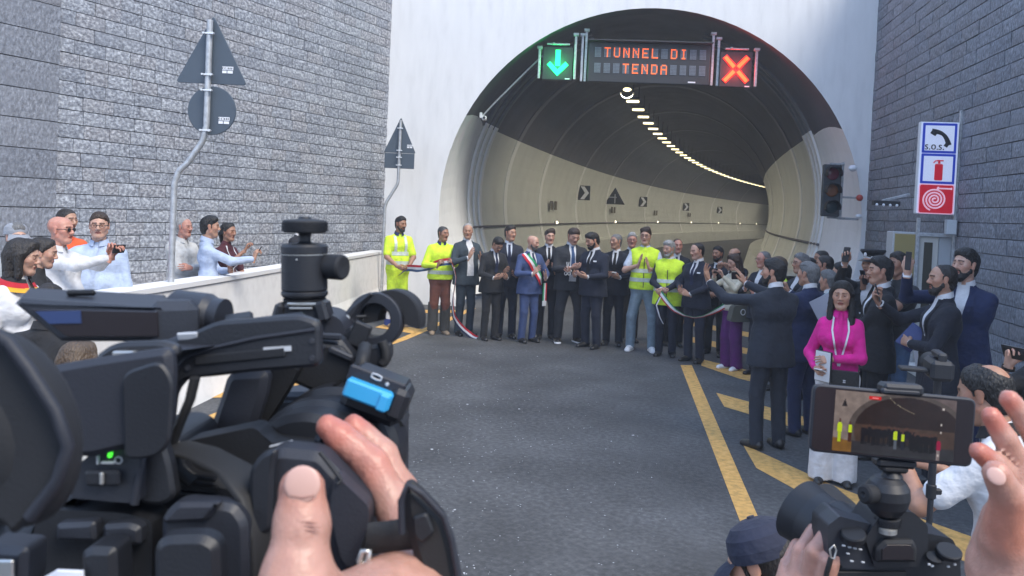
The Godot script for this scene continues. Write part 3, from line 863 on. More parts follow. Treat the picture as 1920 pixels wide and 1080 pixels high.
func sticker(o: Node3D, p: Vector3, s: float) -> void:      # o: the plate it sticks to
	var b := MB.new()
	b.bx(p + Vector3(-.035, .012, 0) * s, Vector3(.05, .04, .004) * s)
	b.bx(p + Vector3(.03, .012, 0) * s, Vector3(.07, .04, .004) * s)
	b.bx(p + Vector3(-.035, -.03, 0) * s, Vector3(.05, .03, .004) * s)
	b.bx(p + Vector3(.03, -.03, 0) * s, Vector3(.06, .03, .004) * s)
	put(b.mesh(), "approval_sticker", mats["white_enamel"], o)
	b = MB.new()
	for x in [-.05, -.025]:
		b.prism(Transform3D(Basis(), p + Vector3(x, .012, .004) * s), [Vector2(.008, .016) * s, Vector2(-.008, .006) * s, Vector2(-.008, -.006) * s, Vector2(.008, -.016) * s, Vector2(.004, -.012) * s, Vector2(-.003, 0) * s, Vector2(.004, .012) * s], .004 * s)
	for x in [.01, .03, .05]: b.bx(p + Vector3(x, .012, .004) * s, Vector3(.009, .022, .004) * s)
	put(b.mesh(), "sticker_print", mats["black_enamel"], o)

func clamp_pair(o: Node3D, y: float, x: float, z: float) -> void:
	var b := MB.new()
	b.bx(Vector3(x, y, z), Vector3(.08, .018, .02), .003)
	b.cyl(Vector3(x - .045, y, z - .01), Vector3(x - .045, y, z + .028), .011, 6)
	b.cyl(Vector3(x + .048, y, z - .01), Vector3(x + .048, y, z + .028), .013, 6)
	put(b.mesh(), "clamp", mat("zinc", lin(.68, .7, .72), .35, .4), o)

func build_posts() -> void:
	# near pole: triangle above a disc, both seen from behind
	var o := thing("road_sign", "cranked grey pole with the backs of a triangular and a round sign, behind the parapet", "road sign", Vector3(-3.50, 0.15, -8.8))
	var b := MB.new()
	var ax := 0.31
	var pts := [Vector3(0, 0, 0), Vector3(0.0, 2.12, 0)]
	for k in 5: pts.append(Vector3(0.03 + .06 * (k / 4.0) * (k / 4.0), 2.20 + .09 * k / 4.0, 0))
	for k in 6:
		var t := k / 5.0
		pts.append(Vector3(lerpf(.16, ax - .06, t), lerpf(2.38, 2.50, t), 0) if false else Vector3(lerpf(.13, ax - .05, t), lerpf(2.33, 2.53, t), 0))
	for k in 4: pts.append(Vector3(ax - .03 + .03 * (k / 3.0), 2.57 + .05 * k, 0))
	pts.append(Vector3(ax, 3.80, 0))
	b.tube(pts, 0.032, 12)
	put(b.mesh(), "pole", mats["galvanised"], o)
	b = MB.new()
	b.prism(Transform3D(Basis(), Vector3(ax + .02, 0, -.05)), rounded([Vector2(-.37, 3.155), Vector2(.37, 3.155), Vector2(0, 3.86)], .05), .02, .004)
	var tp := put(b.mesh(), "triangle_plate", mats["sign_back"], o)
	b = MB.new(); b.lathe(Transform3D(Basis(Vector3(1, 0, 0), PI / 2), Vector3(ax + .035, 2.88, -.05)), [Vector2(0, -.01), Vector2(.245, -.01), Vector2(.252, 0), Vector2(.245, .01), Vector2(0, .01)], 40)
	var dp := put(b.mesh(), "disc_plate", mats["sign_back"], o)
	for y in [3.66, 3.24, 3.08, 2.67]: clamp_pair(o, y, ax, 0.03)
	sticker(tp, Vector3(ax + .185, 3.31, -.036), 0.9)
	sticker(dp, Vector3(ax + .165, 2.79, -.036), 0.9)
	# far pole by the portal
	o = thing("road_sign", "cranked pole with backs of a triangular sign and square plate, by the white portal", "road sign", Vector3(-2.62, 0.15, -17.45))
	b = MB.new()
	ax = 0.25
	pts = [Vector3(0, 0, 0), Vector3(0, 1.90, 0), Vector3(0.01, 1.98, 0), Vector3(.04, 2.06, 0), Vector3(ax - .05, 2.34, 0), Vector3(ax - .01, 2.42, 0), Vector3(ax, 2.50, 0), Vector3(ax, 3.72, 0)]
	b.tube(pts, 0.032, 10)
	put(b.mesh(), "pole", mats["galvanised"], o)
	b = MB.new()
	b.prism(Transform3D(Basis(), Vector3(ax, 0, -.05)), rounded([Vector2(-.33, 3.05), Vector2(.33, 3.05), Vector2(0, 3.78)], .04), .02, .004)
	tp = put(b.mesh(), "triangle_plate", mats["sign_back"], o)
	b = MB.new(); b.bx(Vector3(ax, 2.89, -.05), Vector3(.61, .31, .02), .004)
	put(b.mesh(), "square_plate", mats["sign_back"], o)
	for y in [3.55, 3.10, 2.96, 2.80]: clamp_pair(o, y, ax, .03)
	sticker(tp, Vector3(ax + .2, 3.2, -.036), 0.9)
	# SOS totem
	o = thing("sos_sign", "tall lit S.O.S. sign box with telephone, extinguisher and hose symbols", "emergency sign", Vector3(6.22, 0.0, -12.6))
	o.rotation.y = -0.18
	b = MB.new(); b.bx(Vector3(0, 3.04, -.06), Vector3(.54, 1.36, .12), .01); put(b.mesh(), "case", mat("sos_case", lin(.62, .64, .68), .4), o)
	var wm := emit(mat("sign_white", lin(.75, .77, .85), .4), Color(.82, .86, 1.0), .10)
	var bm := emit(mat("sign_blue", lin(.02, .06, .42), .4), Color(.05, .12, .75), .08)
	var rm := emit(mat("sign_red", lin(.5, .01, .03), .4), Color(.85, .04, .10), .1)
	var km := mat("sign_black", lin(.02, .02, .025), .5)
	var sq := func(y: float, frame: Material, inner: Material) -> void:
		var m := MB.new(); m.prism(Transform3D(Basis(), Vector3(0, y, .004)), rounded([Vector2(-.235, -.22), Vector2(.235, -.22), Vector2(.235, .22), Vector2(-.235, .22)], .012), .008)
		put(m.mesh(), "panel_border", frame, o)
		m = MB.new(); m.prism(Transform3D(Basis(), Vector3(0, y, .008)), rounded([Vector2(-.2, -.185), Vector2(.2, -.185), Vector2(.2, .185), Vector2(-.2, .185)], .006), .008)
		put(m.mesh(), "panel", inner, o)
	b = MB.new(); b.bx(Vector3(0, 3.04, .001), Vector3(.52, 1.34, .004)); put(b.mesh(), "lit_ground", wm, o)
	sq.call(3.48, bm, wm); sq.call(3.03, bm, wm)
	b = MB.new(); b.prism(Transform3D(Basis(), Vector3(0, 2.585, .004)), rounded([Vector2(-.245, -.22), Vector2(.245, -.22), Vector2(.245, .22), Vector2(-.245, .22)], .04), .008); put(b.mesh(), "panel_border", emit(mat("sign_pink", lin(.8, .5, .6), .4), Color(1, .7, .8), .12), o)
	b = MB.new(); b.prism(Transform3D(Basis(), Vector3(0, 2.585, .008)), rounded([Vector2(-.23, -.205), Vector2(.23, -.205), Vector2(.23, .205), Vector2(-.23, .205)], .03), .008); put(b.mesh(), "panel", rm, o)
	# telephone handset
	b = MB.new()
	var arc := []
	for k in 13:
		var t := k / 12.0
		arc.append(Vector3(lerpf(-.11, .13, t) + .035 * sin(PI * t), 3.48 + lerpf(.10, -.10, t) + .055 * sin(PI * t), .016))
	var rr := []
	for k in 13: rr.append(.026 + .012 * absf(k / 6.0 - 1.0))
	b.tube(arc, rr, 8, false, Vector2(1, .25), Vector3(0, 0, 1))
	b.box(Transform3D(Basis(Vector3(0, 0, 1), -.55), Vector3(-.085, 3.553, .0165)), Vector3(.085, .055, .010), .003)
	b.box(Transform3D(Basis(Vector3(0, 0, 1), -.55), Vector3(.105, 3.395, .0165)), Vector3(.055, .09, .010), .003)
	put(b.mesh(), "handset_symbol", km, o)
	var tm := TextMesh.new(); tm.text = "S.O.S."; tm.font_size = 64; tm.pixel_size = .0016; tm.depth = .006
	var fnt := SystemFont.new(); fnt.font_names = PackedStringArray(["Droid Sans"]); fnt.font_weight = 700; fnt.font_italic = true
	tm.font = fnt
	put(tm, "sos_lettering", km, o).position = Vector3(-.065, 3.345, .017)
	# extinguisher symbol
	b = MB.new()
	b.prism(Transform3D(Basis(), Vector3(.01, 2.99, .016)), rounded([Vector2(-.055, -.13), Vector2(.055, -.13), Vector2(.055, .11), Vector2(-.055, .11)], .02), .008)
	b.bx(Vector3(.012, 3.125, .016), Vector3(.03, .04, .008)); b.bx(Vector3(.025, 3.15, .016), Vector3(.09, .018, .008))
	b.tube([Vector3(.0, 3.15, .016), Vector3(-.04, 3.145, .016), Vector3(-.065, 3.115, .016)], .009, 6)
	put(b.mesh(), "extinguisher_symbol", rm, o)
	# hose reel symbol
	b = MB.new()
	var sp := []
	for k in 76:
		var a := k / 75.0 * TAU * 3.6
		sp.append(Vector3(-.02 + cos(a + .6) * (.012 + .0068 * a), 2.575 + sin(a + .6) * (.012 + .0068 * a), .014))
	b.tube(sp, .0125, 6, false, Vector2(1, .4), Vector3(0, 0, 1))
	b.bx(Vector3(.1, 2.742, .015), Vector3(.2, .022, .008)); b.bx(Vector3(.02, 2.745, .017), Vector3(.022, .045, .008)); b.bx(Vector3(.2, 2.742, .017), Vector3(.02, .032, .008))
	put(b.mesh(), "hose_symbol", emit(mat("sign_hose", lin(.8, .55, .65), .4), Color(1, .74, .82), .12), o)
	b = MB.new(); b.bx(Vector3(.3, 1.95, -.05), Vector3(.05, 3.9, .05), .006); put(b.mesh(), "upright", mats["galvanised"], o)
	b = MB.new(); b.bx(Vector3(-.2, 1.15, -.08), Vector3(.05, 2.3, .05), .006); put(b.mesh(), "upright", mats["galvanised"], o)
	b = MB.new(); b.bx(Vector3(.06, 2.05, -.08), Vector3(.5, .05, .04), .005); put(b.mesh(), "cross_rail", mats["galvanised"], o)
	# emergency cabinet
	o = thing("emergency_cabinet", "grey roadside emergency cabinet with a narrow glazed door below the S.O.S. sign", "cabinet", Vector3(6.15, 0.14, -12.75))
	o.rotation.y = -0.18
	b = MB.new(); b.bx(Vector3(0, .97, -.2), Vector3(.86, 1.94, .4), .01); put(b.mesh(), "cabinet_body", mat("cab_grey", lin(.42, .44, .47), .5), o)
	b = MB.new(); b.bx(Vector3(-.26, .98, .012), Vector3(.30, 1.86, .024), .004); put(b.mesh(), "yellow_panel", mat("cab_yellow", lin(.30, .24, .09), .5), o)
	b = MB.new(); b.bx(Vector3(.06, .98, .014), Vector3(.28, 1.86, .028), .004); var cd := put(b.mesh(), "door", mat("cab_door", lin(.5, .5, .47), .5), o)
	b = MB.new(); b.bx(Vector3(.06, 1.1, .031), Vector3(.12, 1.4, .01), .002); put(b.mesh(), "door_pane", mat("cab_pane", lin(.06, .055, .04), .15), cd)
	b = MB.new(); b.bx(Vector3(.31, .98, .012), Vector3(.2, 1.86, .024), .004); put(b.mesh(), "side_panel", mat("cab_side", lin(.36, .39, .42), .5), o)
	o = thing("junction_box", "pale grey junction box on the upright beside the S.O.S. sign", "junction box", Vector3(6.41, 2.18, -12.5))
	o.rotation.y = -0.18
	b = MB.new(); b.bx(Vector3.ZERO, Vector3(.15, .22, .1), .008); put(b.mesh(), "box", mat("cab_side", lin(.36, .39, .42), .5), o)
	b = MB.new(); b.bx(Vector3(0, 0, .052), Vector3(.13, .2, .008), .002); put(b.mesh(), "box_lid", mat("box_lid", lin(.5, .54, .57), .5), o)
	# bundle of lamps sticking out left of the SOS box
	o = thing("floodlight_bar", "bar of small floodlights projecting left of the S.O.S. sign", "floodlight", Vector3(5.62, 2.50, -12.9))
	b = MB.new(); b.bx(Vector3(0, 0, 0), Vector3(.40, .07, .1), .01); put(b.mesh(), "bar", mats["lamp_case"], o)
	for k in 4:
		b = MB.new(); b.ball(Vector3(-.16 + .1 * k, -.03, .06), Vector3(.022, .022, .02), 8, 6); put(b.mesh(), "floodlight_lens", mats["white_enamel"], o)
	b = MB.new(); b.box(Transform3D(Basis(Vector3(0, 0, 1), .28), Vector3(.16, .09, -.03)), Vector3(.42, .04, .05), .005); put(b.mesh(), "arm", mats["galvanised"], o)
	# traffic light on the right reveal
	o = thing("traffic_light", "unlit three-aspect traffic light at the right side of the tunnel mouth", "traffic light", pp(9.38, 2.83, .45))
	o.basis = pbasis()
	b = MB.new(); b.bx(Vector3(0, 0, -.06), Vector3(.36, 1.06, .12), .02); put(b.mesh(), "backboard", mat("tl_grey", lin(.03, .034, .036), .5), o)
	for q in [[.34, "red_lens", lin(.12, .012, .025)], [0.0, "amber_lens", lin(.2, .07, .015)], [-.34, "green_lens", lin(.012, .03, .035)]]:
		b = MB.new(); b.ball(Vector3(0, q[0], .0), Vector3(.13, .13, .045), 20, 10); var ln := put(b.mesh(), q[1], mat(q[1], q[2], .15), o)
		b = MB.new()
		b.lathe(Transform3D(Basis(Vector3(1, 0, 0), PI / 2), Vector3(0, q[0], 0)), [Vector2(.135, 0), Vector2(.152, 0), Vector2(.152, .2), Vector2(.140, .2), Vector2(.135, 0)], 20, -0.35, PI + .35)
		put(b.mesh(), "hood", mats["black_enamel"], ln)
	b = MB.new(); b.bx(Vector3(.25, .02, -.2), Vector3(.05, 1.15, .05), .006); b.bx(Vector3(.12, .55, -.14), Vector3(.3, .04, .04), .005); b.bx(Vector3(.12, -.55, -.14), Vector3(.3, .04, .04), .005); b.bx(Vector3(.45, -.12, -.25), Vector3(.4, .04, .04), .005); b.bx(Vector3(.42, -.56, -.25), Vector3(.42, .05, .05), .005)
	put(b.mesh(), "bracket", mats["galvanised"], o)
	b = MB.new(); b.ball(Vector3(.62, -.12, -.2), Vector3(.07, .07, .07), 12, 8); put(b.mesh(), "red_beacon", mat("beacon", lin(.45, .06, .04), .3), o)
	b = MB.new(); b.ball(Vector3(.45, .48, -.2), Vector3(.09, .07, .08), 12, 8); put(b.mesh(), "white_dome", mats["white_enamel"], o)
	b = MB.new(); b.ball(Vector3(.62, -.5, -.2), Vector3(.07, .05, .06), 12, 8); put(b.mesh(), "white_horn", mats["white_enamel"], o)
# ---------- bodies: distance fields meshed as surface nets ----------
class Surf:
	var v := PackedVector3Array()
	var n := PackedVector3Array()
	var c := PackedColorArray()
	var idx := PackedInt32Array()
	func add(o: Surf, t: Transform3D) -> void:
		var b := v.size()
		while c.size() < b: c.append(Color(1, 1, 1))
		var flip := t.basis.determinant() < 0
		var nb := t.basis.inverse().transposed()
		for i in o.v.size():
			v.append(t * o.v[i]); n.append((nb * o.n[i]).normalized()); c.append(o.c[i] if o.c.size() > i else Color(1, 1, 1))
		for i in range(0, o.idx.size(), 3):
			idx.append(o.idx[i] + b)
			if flip: idx.append(o.idx[i + 2] + b); idx.append(o.idx[i + 1] + b)
			else: idx.append(o.idx[i + 1] + b); idx.append(o.idx[i + 2] + b)
	func mesh() -> ArrayMesh:
		var arr := []
		arr.resize(Mesh.ARRAY_MAX)
		arr[Mesh.ARRAY_VERTEX] = v; arr[Mesh.ARRAY_NORMAL] = n; arr[Mesh.ARRAY_INDEX] = idx
		if c.size() == v.size() and c.size() > 0: arr[Mesh.ARRAY_COLOR] = c
		var m := ArrayMesh.new()
		if v.size() > 0: m.add_surface_from_arrays(Mesh.PRIMITIVE_TRIANGLES, arr)
		return m
	static func from_mb(b: MB) -> Surf:
		var s := Surf.new()
		s.v = b.v; s.n = b.n; s.c = b.col; s.idx = b.idx
		return s

class Field:
	var o: Vector3
	var c: float
	var nx: int
	var ny: int
	var nz: int
	var d := PackedFloat32Array()
	func _init(lo: Vector3, hi: Vector3, cell: float) -> void:
		o = lo; c = cell
		nx = int((hi.x - lo.x) / c) + 2; ny = int((hi.y - lo.y) / c) + 2; nz = int((hi.z - lo.z) / c) + 2
		d.resize(nx * ny * nz); d.fill(1.0)
	func copy() -> Field:
		var f := Field.new(o, o, c)
		f.nx = nx; f.ny = ny; f.nz = nz; f.d = d.duplicate()
		return f
	# tapered capsule joined with a smooth minimum; fx, fz > 1 flatten it along x or z; sub carves it out
	func cap(a: Vector3, b: Vector3, ra: float, rb: float, k: float, fx := 1.0, fz := 1.0, sub := false) -> void:
		var m := (maxf(ra, rb) + k) / minf(1.0, minf(fx, fz)) + c * 2.5
		var x0 := maxi(0, int((minf(a.x, b.x) - m - o.x) / c)); var x1 := mini(nx - 1, int((maxf(a.x, b.x) + m - o.x) / c) + 1)
		var y0 := maxi(0, int((minf(a.y, b.y) - m - o.y) / c)); var y1 := mini(ny - 1, int((maxf(a.y, b.y) + m - o.y) / c) + 1)
		var z0 := maxi(0, int((minf(a.z, b.z) - m - o.z) / c)); var z1 := mini(nz - 1, int((maxf(a.z, b.z) + m - o.z) / c) + 1)
		var bax := (b.x - a.x) * fx; var bay := b.y - a.y; var baz := (b.z - a.z) * fz
		var bb := bax * bax + bay * bay + baz * baz
		var ibb := 1.0 / bb if bb > 1e-12 else 0.0
		var dr := rb - ra
		var kk := 0.25 / maxf(k, 1e-6)
		for iz in range(z0, z1 + 1):
			var pz := (o.z + iz * c - a.z) * fz
			for iy in range(y0, y1 + 1):
				var py := o.y + iy * c - a.y
				var q0 := py * bay + pz * baz
				var i := (iz * ny + iy) * nx + x0
				var px := (o.x + x0 * c - a.x) * fx
				var sx := c * fx
				for ix in range(x0, x1 + 1):
					var h := clampf((px * bax + q0) * ibb, 0.0, 1.0)
					var ex := px - bax * h; var ey := py - bay * h; var ez := pz - baz * h
					var dd := sqrt(ex * ex + ey * ey + ez * ez) - ra - dr * h
					var e := d[i]
					if sub:
						var hs := k - absf(e + dd)
						var mx := maxf(e, -dd)
						if hs > 0.0: mx += hs * hs * kk
						d[i] = mx
					else:
						var hh := k - absf(e - dd)
						if hh > 0.0: d[i] = minf(e, dd) - hh * hh * kk
						elif dd < e: d[i] = dd
					i += 1
					px += sx
	func cut(n: Vector3, off: float) -> void:    # keep the side where p.n < off
		for iz in nz:
			for iy in ny:
				var i := (iz * ny + iy) * nx
				var q := n.x * o.x + n.y * (o.y + iy * c) + n.z * (o.z + iz * c) - off
				var st := n.x * c
				for ix in nx:
					if q > d[i]: d[i] = q
					i += 1
					q += st
	func ripple(nz_: FastNoiseLite, amp: float, sc: Vector3) -> void:
		var lim := c * 3.0
		for iz in nz:
			for iy in ny:
				var i := (iz * ny + iy) * nx
				for ix in nx:
					if absf(d[i]) < lim: d[i] += amp * nz_.get_noise_3d((o.x + ix * c) * sc.x, (o.y + iy * c) * sc.y, (o.z + iz * c) * sc.z)
					i += 1
	func front(x: float, y: float) -> float:      # where the surface lies, seen from +z
		var fx := clampf((x - o.x) / c, 0, nx - 1.001); var fy := clampf((y - o.y) / c, 0, ny - 1.001)
		var ix := int(fx); var iy := int(fy)
		var tx := fx - ix; var ty := fy - iy
		var prev := 1.0
		for iz in range(nz - 1, -1, -1):
			var b := (iz * ny + iy) * nx + ix
			var e := (d[b] * (1 - tx) + d[b + 1] * tx) * (1 - ty) + (d[b + nx] * (1 - tx) + d[b + nx + 1] * tx) * ty
			if e <= 0.0:
				return o.z + (iz + e / (e - prev) * -1.0 * -1.0) * c if false else o.z + (iz + clampf(-e / maxf(prev - e, 1e-6), 0, 1)) * c
			prev = e
		return -99.0
	func back(x: float, y: float) -> float:
		var ix := clampi(int((x - o.x) / c + .5), 0, nx - 1); var iy := clampi(int((y - o.y) / c + .5), 0, ny - 1)
		var prev := 1.0
		for iz in nz:
			var e := d[(iz * ny + iy) * nx + ix]
			if e <= 0.0: return o.z + (iz - clampf(-e / maxf(prev - e, 1e-6), 0, 1)) * c
			prev = e
		return 99.0
	func at(p: Vector3) -> float:
		var ix := clampi(int((p.x - o.x) / c + .5), 0, nx - 1); var iy := clampi(int((p.y - o.y) / c + .5), 0, ny - 1); var iz := clampi(int((p.z - o.z) / c + .5), 0, nz - 1)
		return d[(iz * ny + iy) * nx + ix]
	func lerp_at(p: Vector3) -> float:
		var f := (p - o) / c
		var ix := clampi(int(f.x), 0, nx - 2); var iy := clampi(int(f.y), 0, ny - 2); var iz := clampi(int(f.z), 0, nz - 2)
		var t := f - Vector3(ix, iy, iz)
		var i := (iz * ny + iy) * nx + ix
		var s := nx * ny
		var a := lerpf(lerpf(d[i], d[i + 1], t.x), lerpf(d[i + nx], d[i + nx + 1], t.x), t.y)
		var b := lerpf(lerpf(d[i + s], d[i + s + 1], t.x), lerpf(d[i + s + nx], d[i + s + nx + 1], t.x), t.y)
		return lerpf(a, b, t.z)
	func out_from(p: Vector3, dir: Vector3, iso: float) -> Vector3:
		var t := 0.0
		var prev := lerp_at(p) - iso
		while t < 0.5:
			t += c * 0.7
			var e := lerp_at(p + dir * t) - iso
			if e > 0.0 and prev <= 0.0: return p + dir * (t - c * 0.7 * e / maxf(e - prev, 1e-6))
			prev = e
		return p + dir * 0.12
	func surf(iso := 0.0) -> Surf:
		var s := Surf.new()
		var vid := PackedInt32Array(); vid.resize(d.size()); vid.fill(-1)
		var act := PackedInt32Array()
		var sl := nx * ny
		var offs := [0, 1, nx, nx + 1, sl, sl + 1, sl + nx, sl + nx + 1]
		var E := [0, 1, 2, 3, 4, 5, 6, 7, 0, 2, 1, 3, 4, 6, 5, 7, 0, 4, 1, 5, 2, 6, 3, 7]
		var cx := [0.0, 1.0, 0.0, 1.0, 0.0, 1.0, 0.0, 1.0]; var cy := [0.0, 0.0, 1.0, 1.0, 0.0, 0.0, 1.0, 1.0]; var cz := [0.0, 0.0, 0.0, 0.0, 1.0, 1.0, 1.0, 1.0]
		var lim := c * 2.6
		var q := PackedFloat32Array(); q.resize(8)
		for iz in nz - 1:
			for iy in ny - 1:
				var i := (iz * ny + iy) * nx - 1
				for ix in nx - 1:
					i += 1
					var v0 := d[i] - iso
					if v0 > lim or v0 < -lim: continue
					q[0] = v0; q[1] = d[i + 1] - iso; q[2] = d[i + nx] - iso; q[3] = d[i + nx + 1] - iso
					q[4] = d[i + sl] - iso; q[5] = d[i + sl + 1] - iso; q[6] = d[i + sl + nx] - iso; q[7] = d[i + sl + nx + 1] - iso
					var neg := 0
					for k in 8:
						if q[k] < 0.0: neg += 1
					if neg == 0 or neg == 8: continue
					var ax := 0.0; var ay := 0.0; var az := 0.0; var cnt := 0.0
					for k in range(0, 24, 2):
						var a: int = E[k]; var b: int = E[k + 1]
						var fa := q[a]; var fb := q[b]
						if (fa < 0.0) != (fb < 0.0):
							var t := fa / (fa - fb)
							ax += cx[a] + (cx[b] - cx[a]) * t; ay += cy[a] + (cy[b] - cy[a]) * t; az += cz[a] + (cz[b] - cz[a]) * t
							cnt += 1.0
					vid[i] = s.v.size()
					act.append(i)
					s.v.append(Vector3(o.x + (ix + ax / cnt) * c, o.y + (iy + ay / cnt) * c, o.z + (iz + az / cnt) * c))
					s.n.append(Vector3(q[1] + q[3] + q[5] + q[7] - q[0] - q[2] - q[4] - q[6], q[2] + q[3] + q[6] + q[7] - q[0] - q[1] - q[4] - q[5], q[4] + q[5] + q[6] + q[7] - q[0] - q[1] - q[2] - q[3]).normalized())
		for i in act:
			var s0 := d[i] - iso < 0.0
			if s0 != (d[i + 1] - iso < 0.0) and i >= nx + sl:
				var a := vid[i]; var b := vid[i - nx]; var e := vid[i - nx - sl]; var f := vid[i - sl]
				if a >= 0 and b >= 0 and e >= 0 and f >= 0:
					if s0: s.idx.append_array([a, e, b, a, f, e])
					else: s.idx.append_array([a, b, e, a, e, f])
			if s0 != (d[i + nx] - iso < 0.0) and i >= 1 + sl:
				var a := vid[i]; var b := vid[i - sl]; var e := vid[i - 1 - sl]; var f := vid[i - 1]
				if a >= 0 and b >= 0 and e >= 0 and f >= 0:
					if s0: s.idx.append_array([a, e, b, a, f, e])
					else: s.idx.append_array([a, b, e, a, e, f])
			if s0 != (d[i + sl] - iso < 0.0) and i >= 1 + nx:
				var a := vid[i]; var b := vid[i - 1]; var e := vid[i - 1 - nx]; var f := vid[i - nx]
				if a >= 0 and b >= 0 and e >= 0 and f >= 0:
					if s0: s.idx.append_array([a, e, b, a, f, e])
					else: s.idx.append_array([a, b, e, a, e, f])
		return s

# ---------- shared pieces: heads, hair, hands, shoes ----------
var proto := {}

static func head_field(fem: bool) -> Field:
	var f := Field.new(Vector3(-.115, -.16, -.135), Vector3(.115, .15, .145), .0048)
	f.cap(Vector3(0, .035, -.03), Vector3(0, .035, .012), .083, .080, 0.0, 1.07)
	f.cap(Vector3(0, -.015, .028), Vector3(0, -.088, .050), .062 if not fem else .058, .040 if not fem else .034, .03, 1.04)
	for s in [-1.0, 1.0]:
		f.cap(Vector3(.042 * s, -.055, .012), Vector3(.022 * s, -.095, .055), .032 if not fem else .027, .020, .03)
		f.cap(Vector3(.044 * s, -.012, .058), Vector3(.036 * s, -.03, .06), .026, .022, .03)
		f.cap(Vector3(.012 * s, .030, .088), Vector3(.046 * s, .026, .066), .012, .010, .015)
		f.cap(Vector3(.031 * s, .008, .104), Vector3(.036 * s, .006, .098), .016, .014, .012, 1, 1, true)
		f.cap(Vector3(.075 * s, .018, -.006), Vector3(.078 * s, -.022, .0), .020, .013, .008, 2.2, 1.0)
		f.cap(Vector3(.014 * s, -.028, .097), Vector3(.010 * s, -.026, .1), .0095, .0095, .008)
	f.cap(Vector3(0, .018, .088), Vector3(0, -.022, .110), .0085, .0125 if not fem else .010, .012)
	f.cap(Vector3(-.017, -.054, .083), Vector3(.017, -.054, .083), .0085, .0085, .008, 1, 1)
	f.cap(Vector3(-.014, -.066, .081), Vector3(.014, -.066, .081), .0085, .0085, .008)
	f.cap(Vector3(-.022, -.0595, .0965), Vector3(.022, -.0595, .0965), .0035, .0035, .004, 1, 1, true)
	f.cap(Vector3(0, -.098, .066), Vector3(0, -.096, .062), .018, .018, .02)
	f.cap(Vector3(0, -.06, -.02), Vector3(0, -.15, -.03), .056 if not fem else .048, .056 if not fem else .046, .03)
	return f

static func head_surf(fem: bool, brow: Color) -> Surf:
	var s := head_field(fem).surf()
	for i in s.v.size():
		var p := s.v[i]
		var c := Color(1, 1, 1)
		var ax := absf(p.x)
		if p.z > .06:
			var lip := Vector2(p.x / .026, (p.y + .060) / .0125).length()
			if lip < 1.0: c = Color(.80, .52, .52) if not fem else Color(.72, .36, .40)
			var ch := Vector2((ax - .042) / .026, (p.y + .025) / .024).length()
			if ch < 1.0: c = c * Color(1.0, .90, .88)
			if ax > .010 and ax < .052 and absf(p.y - (.031 - .10 * maxf(0, ax - .034))) < (.0055 if not fem else .0034): c = brow
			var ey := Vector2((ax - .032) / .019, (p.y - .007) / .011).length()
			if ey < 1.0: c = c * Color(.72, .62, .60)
			if absf(p.y + .0595) < .0028 and ax < .022: c = Color(.35, .16, .16)
		if ax > .068: c = c * Color(1, .88, .85)
		s.c.append(c)
	var b := MB.new(); b.use_col = true
	for sx in [-1.0, 1.0]:
		b.c = Color(.85, .84, .84); b.ball(Vector3(.032 * sx, .007, .079), Vector3(.0125, .0125, .0125), 10, 8)
		b.c = Color(.04, .03, .025); b.ball(Vector3(.032 * sx, .007, .0855), Vector3(.0066, .0066, .0075), 8, 6)
	s.add(Surf.from_mb(b), Transform3D())
	return s

